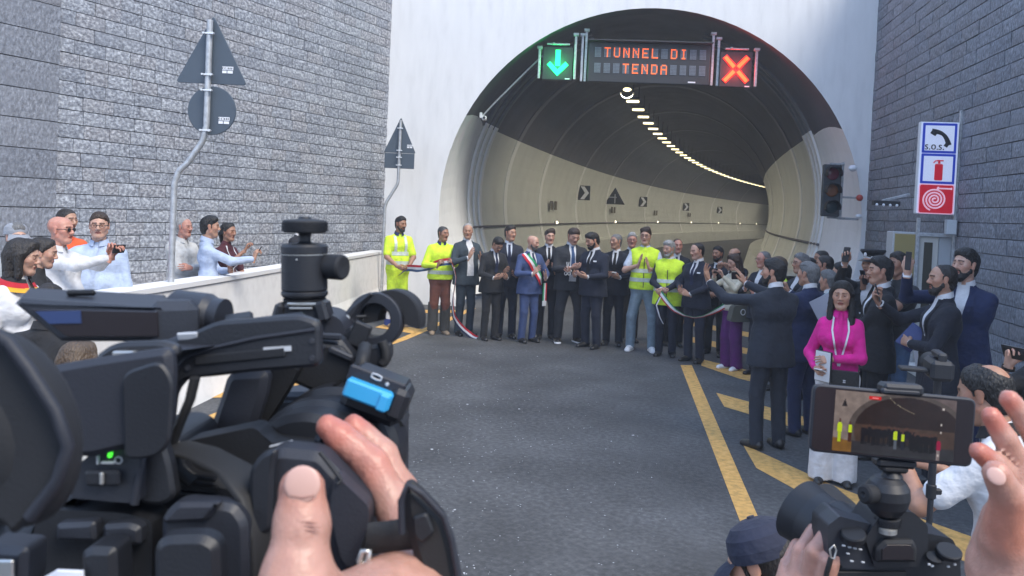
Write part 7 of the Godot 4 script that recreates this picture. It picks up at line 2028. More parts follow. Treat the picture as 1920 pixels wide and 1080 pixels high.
	lathe_on(o, "top_screw", "cam_black", V3(.0626, .1985, -.065), V3(.02, 1.000, .04), [Q(.0000, .0247), Q(.0042, .0247), Q(.0042, .0321), Q(.0035, .0332), Q(.0000, .0332)], 20)
	lathe_on(o, "top_plate", "cam_rubber", V3(.0626, .1985, -.065), V3(.02, 1.000, .04), [Q(.0000, .0226), Q(.0134, .0226), Q(.0141, .0233), Q(.0145, .0297), Q(.0138, .0307), Q(.0042, .0318), Q(.0000, .0318)], 48)
	b = MB.new()
	var tb := axis_to(Vector3(.02, 1, .04)); var tp := Vector3(.0626, .1985, -.065)
	for q in 72: b.box(Transform3D(tb * Basis(Vector3(0, 1, 0), TAU * q / 72.0), tp + tb * (Basis(Vector3(0, 1, 0), TAU * q / 72.0) * Vector3(.01455, .02648, 0))), V3(.0008, .0056, .0006))
	put(b.mesh(), "plate_knurl", mats["cam_black"], o)
	lathe_on(o, "neck", "cam_black", V3(.0626, .1985, -.065), V3(.02, 1.000, .04), [Q(.0000, .0106), Q(.0085, .0134), Q(.006, .0148), Q(.0039, .0169), Q(.0039, .0205), Q(.0049, .0233), Q(.0000, .0233)], 28)
	lathe_on(o, "collar", "cam_black", V3(.0626, .1985, -.065), V3(.000, 1.000, .03), [Q(.0000, .0085), Q(.0145, .0085), Q(.0152, .0092), Q(.0152, .0134), Q(.0141, .0148), Q(.0085, .0155), Q(.0000, .0155)], 44)
	lathe_on(o, "socket", "cam_black", V3(.0626, .1985, -.065), V3(.000, 1.000, .03), [Q(.0000, -.0155), Q(.0147, -.0155), Q(.015, -.0148), Q(.015, .0078), Q(.0145, .0085), Q(.0000, .0085)], 44)
	lathe_on(o, "socket_ring", "cam_metal", V3(.0626, .1985, -.065), V3(.000, 1.000, .03), [Q(.0148, .008), Q(.0152, .0081), Q(.0152, .0085), Q(.0148, .0086)], 44)
	lathe_on(o, "base_ring", "cam_black", V3(.0626, .1985, -.065), V3(.000, 1.000, .03), [Q(.0000, -.0205), Q(.0134, -.0205), Q(.0141, -.0198), Q(.0152, -.0184), Q(.0152, -.0166), Q(.0145, -.0159), Q(.0000, -.0159)], 44)
	lathe_on(o, "pan_base", "cam_dark", V3(.0626, .1985, -.065), V3(.000, 1.000, .03), [Q(.0000, -.029), Q(.0106, -.029), Q(.0134, -.0247), Q(.0141, -.0212), Q(.0000, -.0205)], 40)
	lathe_on(o, "lock_knob", "cam_rubber", V3(.0764, .1985, -.065), V3(1.000, -.02, .42), [Q(.0000, .0000), Q(.0078, .0000), Q(.0081, .0011), Q(.0085, .0127), Q(.0078, .0141), Q(.0067, .0145), Q(.0000, .0138)], 32)
	lathe_on(o, "set_screw", "cam_metal", V3(.0647, .2039, -.036), V3(.000, .000, 1.000), [Q(.0000, .0000), Q(.0006, .0000), Q(.0004, .0005), Q(.0000, .0007)], 10)
	block(o, "shoe_foot", "cam_black", V3(.0605, .1695, -.065), V3(.03, .01, .022), .002, turned(.000, .000, .000))
	block(o, "shoe_rail", "cam_metal", V3(.0641, .1748, -.052), V3(.019, .0016, .002), .0004, turned(.000, .000, .000))
	block(o, "shoe_rail", "cam_metal", V3(.0634, .172, -.052), V3(.015, .0014, .002), .0004, turned(.000, .000, .000))
	block(o, "shoe_wedge", "cam_black", V3(.0765, .1696, -.06), V3(.008, .014, .02), .002, turned(.000, .000, .25))
	block(o, "shoe_wedge", "cam_black", V3(.0484, .1696, -.06), V3(.006, .012, .02), .002, turned(.000, .000, -.3))
func flesh(o: Node3D, m: String, B: Array, cell: float, tips: Array) -> void:      # one continuous skin over a chain of bones
	var lo := Vector3.ONE * 9; var hi := -Vector3.ONE * 9
	for q in B:
		for e in 2:
			lo = lo.min(q[e] - Vector3.ONE * (q[2 + e] + .012)); hi = hi.max(q[e] + Vector3.ONE * (q[2 + e] + .012))
	var f := Field.new(lo, hi, cell)
	for q in B: f.cap(q[0], q[1], q[2], q[3], q[4])
	var nz := FastNoiseLite.new(); nz.frequency = 1.0; nz.seed = 8
	f.ripple(nz, .0007, V3(160, 90, 160))
	var s := f.surf()
	for i in s.v.size():
		var c := Color(1, 1, 1)
		for t in tips:
			var d: float = s.v[i].distance_to(t[0]) / t[1]
			if d < 1.0: c = c.lerp(t[2], smoothstep(1.0, .45, d))
		s.c.append(c)
	put(s.mesh(), "body", mats[m], o)
func build_hands() -> void:
	var B: Array
	var o: Node3D
	var b: MB
	o = thing("person", "hand of the video camera operator, thumb and fingers round the grip", "person")
	o.transform = near_frame(Vector3(-.09, -.3, -.38))
	B = [[V3(.005, .1967, .035), V3(.0058, .1833, .038), .0093, .0108, .0000], [V3(.0058, .1833, .038), V3(.0054, .1616, .045), .0108, .0128, .004], [V3(.0054, .1616, .045), V3(.0103, .1277, .04), .0128, .02, .01], [V3(.0091, .1359, .035), V3(.0323, .1313, -.005), .018, .018, .02], [V3(.0124, .123, .035), V3(.0419, .1073, -.005), .022, .024, .03], [V3(.0347, .1337, -.005), V3(.0459, .1396, -.03), .015, .012, .015], [V3(.02, .1051, .03), V3(.0419, .0928, -.005), .028, .028, .03], [V3(.0377, .0979, .0000), V3(.048, .1245, -.015), .024, .02, .02], [V3(.0454, .1434, -.03), V3(.031, .1656, -.045), .0125, .01, .008], [V3(.031, .1656, -.045), V3(.019, .1836, -.05), .0094, .0088, .003], [V3(.0201, .1836, -.05), V3(.0025, .1977, -.052), .0086, .0075, .002], [V3(.0025, .1977, -.052), V3(-.0032, .2025, -.052), .0074, .0062, .002], [V3(.0416, .1358, -.05), V3(.0321, .1629, -.065), .0125, .0098, .006], [V3(.0321, .1629, -.065), V3(.0205, .1833, -.072), .0092, .0084, .003], [V3(.0216, .1833, -.072), V3(.0058, .1973, -.075), .0082, .0066, .002], [V3(.0467, .1317, -.04), V3(.0391, .1567, -.06), .012, .0095, .006], [V3(.0391, .1567, -.06), V3(.0312, .1684, -.072), .008, .007, .003], [V3(.0493, .1239, -.04), V3(.0459, .1465, -.05), .011, .009, .006], [V3(.0284, .099, .015), V3(.03, .0636, .08), .03, .034, .03], [V3(.03, .0636, .08), V3(.0295, .0441, .16), .034, .044, .02]]
	flesh(o, "skin_near", B, .0022, [[V3(.005, .1995, .035), .018, Color(1.0, .86, .8)], [V3(.0008, .2008, -.05), .016, Color(1.0, .66, .62)], [V3(.0174, .1842, -.05), .022, Color(1.0, .8, .78)], [V3(.0058, .1979, -.075), .014, Color(1.0, .66, .62)], [V3(.0464, .1537, -.03), .02, Color(1, .85, .78)]])
	b = MB.new(); b.ball(Vector3(.0074, .2015, .0438), V3(.0072, .0072, .0012), 20, 10, turned(-.12, 0, 0)); put(b.mesh(), "thumb_nail", mats["nail"], o)
	b = MB.new(); b.tube([V3(.0006, .2033, .0428), V3(.0012, .1993, .0435), V3(.0036, .1972, .0444), V3(.0077, .1967, .0449), V3(.0116, .1972, .0444), V3(.0134, .1993, .0435), V3(.0137, .2033, .0428)], .0008, 6); put(b.mesh(), "nail_fold", mats["nail_fold"], o)
	b = MB.new(); b.tube([V3(.0006, .1861, .0479), V3(.0045, .1867, .0484), V3(.0083, .1868, .0484), V3(.0121, .1867, .0484), V3(.0159, .1861, .0479)], [.0002, .00045, .0005, .00045, .0002], 5); put(b.mesh(), "knuckle_crease", mats["crease"], o)
	b = MB.new(); b.tube([V3(.0014, .1846, .0483), V3(.005, .1852, .0488), V3(.0084, .1853, .0488), V3(.0119, .1852, .0488), V3(.0153, .1846, .0483)], [.0002, .00045, .0005, .00045, .0002], 5); put(b.mesh(), "knuckle_crease", mats["crease"], o)
	b = MB.new(); b.tube([V3(.0018, .1875, .0475), V3(.0051, .188, .048), V3(.0082, .1882, .048), V3(.0114, .188, .048), V3(.0144, .1875, .0475)], [.0002, .00045, .0005, .00045, .0002], 5); put(b.mesh(), "knuckle_crease", mats["crease"], o)
	b = MB.new(); b.tube([V3(.028, .0607, .088), V3(.0282, .0463, .12), V3(.0295, .0441, .16), V3(.036, .0456, .2)], [.04, .044, .052, .06], 16); put(b.mesh(), "sleeve", mats["c_black"], o)
	o = thing("stills_camera", "black mirrorless stills camera with a large lens, held up at the lower right", "camera")
	o.transform = near_frame(Vector3(.38, -.36, -.84))
	slab(o, "camera_body", "cam_black", rounded([Q(-.0693, .0349), Q(-.0569, .0457), Q(-.022, .0269), Q(.0318, .0269), Q(.0565, .0215), Q(.064, .0054), Q(.0673, -.0806), Q(-.0714, -.0806)], .004), .045, .005, V3(.0075, .0316, -.0425))
	slab(o, "back_plate", "cam_dark", [Q(-.0359, .0316), Q(.0359, .0316), Q(.0359, -.0316), Q(-.0359, -.0316)], .004, .001, V3(-.0195, -.0107, -.019))
	block(o, "rear_screen", "cam_screen", V3(-.0198, -.0119, -.015), V3(.07, .052, .004), .001, turned(.000, .000, .000))
	slab(o, "top_plate", "cam_grey", rounded([Q(-.0192, .0172), Q(-.0075, .0263), Q(.0059, .0225), Q(.0273, .0172), Q(.0273, -.0272), Q(-.0048, -.0261), Q(-.0091, -.0176), Q(-.0198, -.0122)], .002), .03, .003, V3(-.0439, .0511, -.03))
	slab(o, "prism_hump", "cam_black", rounded([Q(-.0317, -.0049), Q(-.0168, .0184), Q(-.0073, .0227), Q(.0161, .0216), Q(.031, .0083), Q(.031, -.0326), Q(-.0222, -.0336)], .004), .05, .006, V3(.0034, .0616, -.035))
	slab(o, "eyepiece", "cam_rubber", rounded([Q(-.0211, .0018), Q(-.0127, .0102), Q(.0162, .0102), Q(.0199, .0018), Q(.0189, -.0119), Q(-.0211, -.0119)], .003), .012, .003, V3(.0011, .0472, -.008))
	slab(o, "eyepiece_glass", "cam_screen", [Q(-.0159, .0025), Q(-.0107, .0067), Q(.0124, .0067), Q(.0156, .0004), Q(.0145, -.0081), Q(-.0159, -.0081)], .002, .0004, V3(.0005, .0471, -.0015))
	lathe_on(o, "mode_dial", "cam_dark", V3(-.04, .0567, -.01), V3(-.1, 1.000, .35), [Q(.0000, .0000), Q(.0115, .0000), Q(.012, .001), Q(.012, .006), Q(.011, .0075), Q(.0000, .0075)], 36)
	lathe_on(o, "control_dial", "cam_dark", V3(.052, .0426, -.005), V3(.000, 1.000, .4), [Q(.0000, .0000), Q(.011, .0000), Q(.012, .001), Q(.012, .005), Q(.011, .006), Q(.0000, .006)], 32)
	lathe_on(o, "control_dial", "cam_dark", V3(.0383, .0373, -.005), V3(.000, 1.000, .4), [Q(.0000, .0000), Q(.007, .0000), Q(.008, .001), Q(.008, .004), Q(.0000, .005)], 28)
	block(o, "button_print", "cam_print", V3(-.0515, .0516, -.005), V3(.0032, .0014, .002), .0002, turned(.000, .000, -.12))
	block(o, "button_print", "cam_print", V3(-.0457, .05, -.005), V3(.0032, .0014, .002), .0002, turned(.000, .000, -.12))
	block(o, "button_print", "cam_print", V3(-.0404, .0489, -.005), V3(.0032, .0014, .002), .0002, turned(.000, .000, -.12))
	block(o, "button_print", "cam_print", V3(-.0351, .0479, -.005), V3(.0032, .0014, .002), .0002, turned(.000, .000, -.12))
	block(o, "button_print", "cam_print", V3(-.0473, .0437, -.005), V3(.0032, .0014, .002), .0002, turned(.000, .000, -.12))
	block(o, "button_print", "cam_print", V3(-.0436, .0363, -.005), V3(.0032, .0014, .002), .0002, turned(.000, .000, -.12))
	block(o, "button_print", "cam_print", V3(-.0325, .0352, -.005), V3(.0032, .0014, .002), .0002, turned(.000, .000, -.12))
	block(o, "button_print", "cam_print", V3(.0306, .035, .0000), V3(.0025, .0018, .002), .0002, turned(.000, .000, .000))
	block(o, "button_print", "cam_print", V3(.0337, .0335, .0000), V3(.0025, .0018, .002), .0002, turned(.000, .000, .000))
	block(o, "button_print", "cam_print", V3(.0494, .0329, .0000), V3(.0025, .0018, .002), .0002, turned(.000, .000, .000))
	block(o, "button_print", "cam_print", V3(.0558, .035, .0000), V3(.0025, .0018, .002), .0002, turned(.000, .000, .000))
	b = MB.new(); b.tube([V3(-.0634, .046, -.01), V3(-.0591, .0503, -.01), V3(-.057, .045, -.01), V3(-.0591, .0365, -.01), V3(-.0623, .0375, -.01)], .001, 6, true); put(b.mesh(), "strap_ring", mats["cam_metal"], o)
	b = MB.new(); b.tube([V3(-.0623, .0375, -.01), V3(-.0666, .0221, -.01), V3(-.0672, -.006, -.02), V3(-.065, -.1028, -.02)], .0028, 8); put(b.mesh(), "strap", mats["strap_black"], o)
	lathe_on(o, "lens_barrel", "cam_black", V3(-.0039, .0187, -.045), V3(-.52, .3, -.8), [Q(.0000, .0000), Q(.033, .0000), Q(.034, .004), Q(.034, .03), Q(.036, .034), Q(.036, .06), Q(.033, .064), Q(.033, .08), Q(.036, .1), Q(.0000, .1)], 48)
	lathe_on(o, "lens_hood", "cam_rubber", V3(.0084, .0084, -.125), V3(-.52, .3, -.8), [Q(.032, .0000), Q(.0365, .0000), Q(.0375, .003), Q(.0385, .022), Q(.0375, .0245), Q(.0395, .028), Q(.043, .058), Q(.042, .06), Q(.04, .056), Q(.032, .004)], 56)
	lathe_on(o, "lens_cover", "cam_dark", V3(.0084, .0084, -.125), V3(-.52, .3, -.8), [Q(.0000, .002), Q(.033, .002), Q(.033, .004), Q(.0000, .004)], 48)
	block(o, "lens_mark", "cam_print", V3(-.0513, .0128, -.145), V3(.0024, .0022, .002), .0002, turned(.000, .000, .000))
	o = thing("phone_holder", "black ball joint phone holder standing on the stills camera hot shoe", "phone holder")
	o.transform = near_frame(Vector3(.38, -.36, -.84))
	lathe_on(o, "shoe_wheel", "cam_rubber", V3(-.0038, .0682, -.015), V3(.000, 1.000, .05), [Q(.0000, .0000), Q(.0115, .0000), Q(.0125, .0015), Q(.0125, .0075), Q(.0115, .009), Q(.0000, .009)], 40)
	b = MB.new()
	for q in 40: b.box(Transform3D(Basis(Vector3(0, 1, 0), TAU * q / 40.0), V3(-.0038, .0682, -.015) + Vector3(cos(TAU * q / 40.0), 0, -sin(TAU * q / 40.0)) * .0126 + Vector3(0, .0045, 0)), V3(.001, .006, .001))
	put(b.mesh(), "wheel_knurl", mats["cam_black"], o)
	lathe_on(o, "foot_screw", "cam_metal", V3(-.006, .063, -.01), V3(.000, 1.000, .05), [Q(.0000, .0000), Q(.009, .0000), Q(.009, .0045), Q(.005, .0065), Q(.0000, .0065)], 24)
	lathe_on(o, "ball_socket", "cam_black", V3(-.0049, .0773, -.015), V3(.02, 1.000, .03), [Q(.0000, .0000), Q(.009, .0000), Q(.0145, .004), Q(.0195, .011), Q(.0218, .02), Q(.0212, .029), Q(.017, .036), Q(.012, .04), Q(.0000, .04)], 40)
	lathe_on(o, "clamp_screw", "cam_rubber", V3(-.0209, .1028, -.005), V3(-1.000, .1, .45), [Q(.0000, .0000), Q(.008, .0000), Q(.0095, .004), Q(.0095, .013), Q(.0075, .015), Q(.003, .0155), Q(.0000, .013)], 28)
	lathe_on(o, "ball", "cam_black", V3(.0005, .1174, -.015), V3(.000, 1.000, .000), [Q(.0000, -.006), Q(.01, -.004), Q(.0105, .0000), Q(.007, .005), Q(.0065, .022), Q(.01, .024), Q(.01, .026), Q(.0000, .026)], 28)
	block(o, "lower_jaw", "cam_black", V3(.0017, .1324, -.013), V3(.04, .01, .018), .003, turned(.000, .000, -.06))
	block(o, "lower_jaw_pad", "cam_rubber", V3(.0007, .126, -.013), V3(.026, .007, .016), .0025, turned(.000, .000, -.06))
	block(o, "upper_jaw", "cam_black", V3(.0031, .2074, -.002), V3(.04, .011, .02), .003, turned(.000, .000, -.06))
	block(o, "upper_jaw_lip", "cam_grey", V3(-.0005, .2057, .006), V3(.038, .006, .006), .002, turned(.000, .000, -.06))
	block(o, "jaw_spine", "cam_black", V3(.0072, .168, -.018), V3(.02, .074, .006), .002, turned(.000, .000, -.06))
	o = thing("phone", "large black phone clamped sideways, its screen filming the tunnel mouth", "phone")
	o.transform = near_frame(Vector3(.3754, -.1888, -.846)) * Transform3D(turned(-.03, -.1, -.078), Vector3.ZERO)
	b = MB.new(); b.prism(Transform3D(), rounded([Q(-.0775, -.0335), Q(.0775, -.0335), Q(.0775, .0335), Q(-.0775, .0335)], .0075), .0085, .0015); put(b.mesh(), "phone_frame", mats["cam_grey"], o)
	b = MB.new(); b.prism(Transform3D(Basis(), V3(0, 0, .0044)), rounded([Q(-.0755, -.0315), Q(.0755, -.0315), Q(.0755, .0315), Q(-.0755, .0315)], .006), .0006); put(b.mesh(), "phone_glass", mats["cam_screen"], o)
	b = MB.new(); b.quad(Vector3(-.056, -.03, .005), V3(.059, -.03, .005), V3(.059, .03, .005), V3(-.056, .03, .005)); put(b.mesh(), "phone_screen", phone_picture(), o)
	o = thing("person", "photographer holding the stills camera: left hand under the lens, right hand raised open", "person")
	o.transform = near_frame(Vector3(.3, -.42, -.88))
	B = [[V3(.0038, .0257, -.02), V3(.0143, .044, -.01), .027, .025, .0000], [V3(.0097, .0571, -.005), V3(.0106, .0941, .005), .0115, .0098, .004], [V3(.0106, .0941, .005), V3(.03, .1169, .0000), .0094, .0086, .002], [V3(.03, .1169, .0000), V3(.0482, .123, -.01), .0082, .0072, .002], [V3(-.0024, .0579, -.01), V3(.0032, .0866, -.015), .0112, .0095, .004], [V3(.0032, .0866, -.015), V3(.0219, .1032, -.03), .0088, .008, .002], [V3(.0219, .1032, -.03), V3(.0358, .1078, -.04), .0076, .0068, .002], [V3(.0181, .0551, .01), V3(.0211, .0881, .018), .0112, .0095, .004], [V3(.0211, .0881, .018), V3(.0341, .1086, .015), .009, .0082, .002], [V3(.0341, .1086, .015), V3(.0456, .1132, .005), .0078, .007, .002], [V3(-.0119, .0468, -.01), V3(-.0054, .0668, -.03), .0108, .009, .004], [V3(-.0054, .0668, -.03), V3(.0087, .083, -.045), .0082, .0072, .002], [V3(.0045, .0443, .01), V3(.0241, .0529, .03), .016, .012, .01], [V3(.0038, .0313, -.02), V3(-.0085, -.0535, .0000), .028, .027, .02], [V3(-.0085, -.0535, .0000), V3(-.03, -.1474, .16), .027, .042, .02], [V3(-.03, -.1474, .16), V3(-.0456, -.2197, .33), .045, .06, .03], [V3(-.0456, -.2197, .33), V3(.0919, -.2197, .33), .06, .06, .05], [V3(.057, .1909, .28), V3(.0544, .2152, .28), .026, .02, .02], [V3(.0762, .2041, .275), V3(.0793, .2252, .27), .024, .018, .02], [V3(.0581, .1759, .28), V3(.0675, .2021, .28), .026, .024, .03], [V3(.0364, .2112, .295), V3(.0335, .2427, .308), .015, .012, .012], [V3(.0335, .2427, .308), V3(.0189, .2623, .318), .0108, .009, .003], [V3(.0679, .2214, .27), V3(.0565, .2442, .27), .012, .01, .008], [V3(.0565, .2442, .27), V3(.0383, .2591, .28), .0088, .0082, .002], [V3(.0383, .2591, .28), V3(.0254, .2686, .285), .008, .0068, .002], [V3(.0728, .2236, .265), V3(.0641, .2519, .27), .0115, .0098, .006], [V3(.0641, .2519, .27), V3(.0494, .2752, .275), .0088, .0082, .002], [V3(.0494, .2752, .275), V3(.0396, .2911, .275), .008, .0068, .002], [V3(.0875, .2297, .26), V3(.0851, .2582, .265), .0115, .01, .006], [V3(.0851, .2582, .265), V3(.0679, .2862, .27), .0092, .0084, .002], [V3(.0679, .2862, .27), V3(.0553, .3022, .27), .008, .007, .002], [V3(.0894, .2297, .26), V3(.0972, .2646, .26), .012, .01, .006], [V3(.0972, .2646, .26), V3(.0953, .2956, .26), .009, .0075, .002], [V3(.1036, .2188, .25), V3(.1174, .2464, .25), .011, .009, .006], [V3(.1174, .2464, .25), V3(.1213, .2739, .25), .0085, .007, .002], [V3(.0581, .1796, .28), V3(.0534, .1369, .3), .027, .025, .02], [V3(.0516, .1369, .3), V3(.0543, -.0223, .36), .027, .042, .02], [V3(.0543, -.0223, .36), V3(.0919, -.2197, .33), .042, .06, .03]]
	flesh(o, "skin_near", B, .0034, [[V3(.0474, .1252, -.005), .014, Color(1.0, .66, .62)], [V3(.0335, .1066, -.04), .014, Color(1.0, .66, .62)], [V3(.0445, .1132, .005), .014, Color(1.0, .66, .62)], [V3(.0265, .2679, .285), .014, Color(1.0, .66, .62)], [V3(.0488, .3026, .28), .016, Color(1.0, .66, .62)], [V3(.0375, .291, .28), .016, Color(1.0, .66, .62)], [V3(.0349, .2255, .31), .03, Color(1.0, .78, .7)], [V3(.0185, .2639, .32), .012, Color(1.0, .9, .86)]])
	b = MB.new(); b.ball(Vector3(.0138, .2631, .327), V3(.0052, .0062, .0012), 14, 8, turned(-.25, -.3, .75)); put(b.mesh(), "thumb_nail", mats["nail"], o)
	b = MB.new(); b.tube([V3(-.0199, -.0889, .05), V3(-.03, -.1474, .16), V3(-.0456, -.2197, .33), V3(.0919, -.2197, .33), V3(.0543, -.0223, .36), V3(.0531, .0806, .315)], [.036, .046, .07, .07, .046, .034], 16); put(b.mesh(), "sweater", mats["c_black"], o)

func phone_picture() -> StandardMaterial3D:      # what the phone's screen shows: a small dark live view with its controls
	var W := 460; var H := 240
	var im := Image.create(W, H, false, Image.FORMAT_RGB8)
	var nz := FastNoiseLite.new(); nz.seed = 3; nz.frequency = .02
	for y in H:
		for x in W:
			var u := float(x) / W; var v := float(y) / H
			var c := Color(.16, .14, .14)
			var d := Q((u - .62) / .5, (v - .62) / .66).length()
			if v > .80: c = Color(.17, .17, .19)
			elif d > 1.0 or u < .10: c = Color(.48, .43, .41) if u < .5 else Color(.38, .33, .33)
			elif d > .90: c = Color(.3, .27, .26)
			elif v > .52: c = Color(.26, .2, .17)
			else: c = Color(.15, .11, .11)
			if u < .16 and v > .78 + .3 * (u - .02): c = Color(.45, .32, .14)
			c = c * (1.0 + .18 * nz.get_noise_2d(x, y))
			im.set_pixel(x, y, c)
	var rng := RandomNumberGenerator.new(); rng.seed = 12
	var fig := func(cx: int, top: int, h: int, col: Color, leg: Color) -> void:
		var w := h / 5
		for y in range(top, top + h):
			for x in range(cx - w / 2, cx + w / 2 + 1):
				if x < 0 or x >= W or y >= H: continue
				var t := float(y - top) / h
				if t < .15:
					if absf(x - cx) < w * .22: im.set_pixel(x, y, Color(.3, .2, .17))
				elif t < .55:
					if absf(x - cx) < w * (.5 if t > .2 else .38): im.set_pixel(x, y, col)
				elif absf(absf(x - cx) - w * .2) < w * .17: im.set_pixel(x, y, leg)
	for k in 17: fig.call(112 + k * 12 + rng.randi() % 5, 122 + rng.randi() % 10, 76, Color(.07, .07, .1), Color(.05, .05, .08))
	for k in 9: fig.call(300 + k * 11, 134 + rng.randi() % 9, 76, Color(.06, .05, .07), Color(.05, .05, .07))
	fig.call(24, 112, 90, Color(.72, .8, .12), Color(.66, .74, .1)); fig.call(64, 120, 80, Color(.72, .8, .12), Color(.25, .13, .1))
	fig.call(238, 128, 84, Color(.7, .78, .14), Color(.33, .36, .4)); fig.call(266, 138, 74, Color(.68, .76, .14), Color(.1, .11, .16))
	fig.call(402, 150, 90, Color(.55, .05, .22), Color(.5, .45, .45))
	for y in range(30, 62):      # small triangular sign
		for x in range(38 - (y - 30) / 3, 38 + (y - 30) / 3): im.set_pixel(x, y, Color(.1, .1, .11))
	for k in 46:                 # row of lamps
		var t := k / 45.0
		var x := int(lerpf(206, 300, t)); var y := int(8 + 58 * pow(t, .62))
		for q in 3: im.set_pixel(x + q, y, Color(.85, .8, .66))
	im.fill_rect(Rect2i(130, 12, 46, 14), Color(.78, .1, .1)); im.fill_rect(Rect2i(140, 17, 26, 4), Color(.95, .6, .6))
	for p in [[408, 34], [404, 96], [404, 126], [398, 216]]: im.fill_rect(Rect2i(p[0], p[1], 8, 8), Color(.72, .68, .66))
	for k in 20: im.set_pixel(406 + int(6 * cos(k * .314)), 38 + int(6 * sin(k * .314)), Color(.8, .8, .8))
	im.resize(150, 78, Image.INTERPOLATE_BILINEAR); im.resize(460, 240, Image.INTERPOLATE_CUBIC)
	var m := StandardMaterial3D.new()
	m.resource_name = "phone_screen"
	m.albedo_color = Color(.03, .03, .03); m.roughness = .25
	m.emission_enabled = true; m.emission_texture = ImageTexture.create_from_image(im); m.emission = Color(0, 0, 0); m.emission_energy_multiplier = .34
	return m

# ---------- things in people's hands ----------
func hand_of(n: int, side: String) -> Transform3D: return cast[n].root * (cast[n]["hand_" + side] as Transform3D)
func head_of(n: int) -> Vector3: return cast[n].root * (cast[n].head_T as Transform3D).origin
func phone(n: int, side: String, label: String, wide := false, m := "k_black", fwd := .035) -> Node3D:
	var h := hand_of(n, side)
	var p := h * Vector3(0, .095, fwd)
	var z := (head_of(n) - p).normalized()
	var y := Vector3(0, 1, 0)
	var x := y.cross(z).normalized(); y = z.cross(x)
	if wide:
		var t := x; x = y; y = -t
	var o := thing("phone", label, "phone", p)
	o.basis = Basis(x, y, z)
	var b := MB.new(); b.prism(Transform3D(), rounded([Vector2(-.037, -.078), Vector2(.037, -.078), Vector2(.037, .078), Vector2(-.037, .078)], .008, 3), .009, .001); put(b.mesh(), "phone_body", mats[m], o)
	b = MB.new(); b.bx(Vector3(0, 0, .005), Vector3(.068, .148, .001)); put(b.mesh(), "phone_screen", mats["cam_screen"], o)
	b = MB.new(); b.bx(Vector3(.016, .056, -.0055), Vector3(.026, .03, .003), .001); put(b.mesh(), "camera_bump", mats["cam_grey"], o)
	return o
func strip(o: Node3D, nm: String, m: String, pts: Array, wdir: Array, off: float, w: float) -> void:
	var cv := Curve3D.new()
	for i in pts.size():
		var tg: Vector3 = (pts[mini(i + 1, pts.size() - 1)] - pts[maxi(i - 1, 0)]) * .18
		cv.add_point(pts[i], -tg, tg)
	var P := []
	var L := cv.get_baked_length(); var N := 28
	for k in N + 1:
		var p := cv.sample_baked(L * k / N)
		var f := float(k) / N * (wdir.size() - 1); var i := mini(int(f), wdir.size() - 2)
		var d: Vector3 = (wdir[i] as Vector3).lerp(wdir[i + 1], f - i).normalized()
		P.append(p + d * (off - w / 2) - o.position); P.append(p + d * (off + w / 2) - o.position)
	var b := MB.new(); b.grid(P, 2, N + 1); put(b.mesh(), nm, mats[m], o)

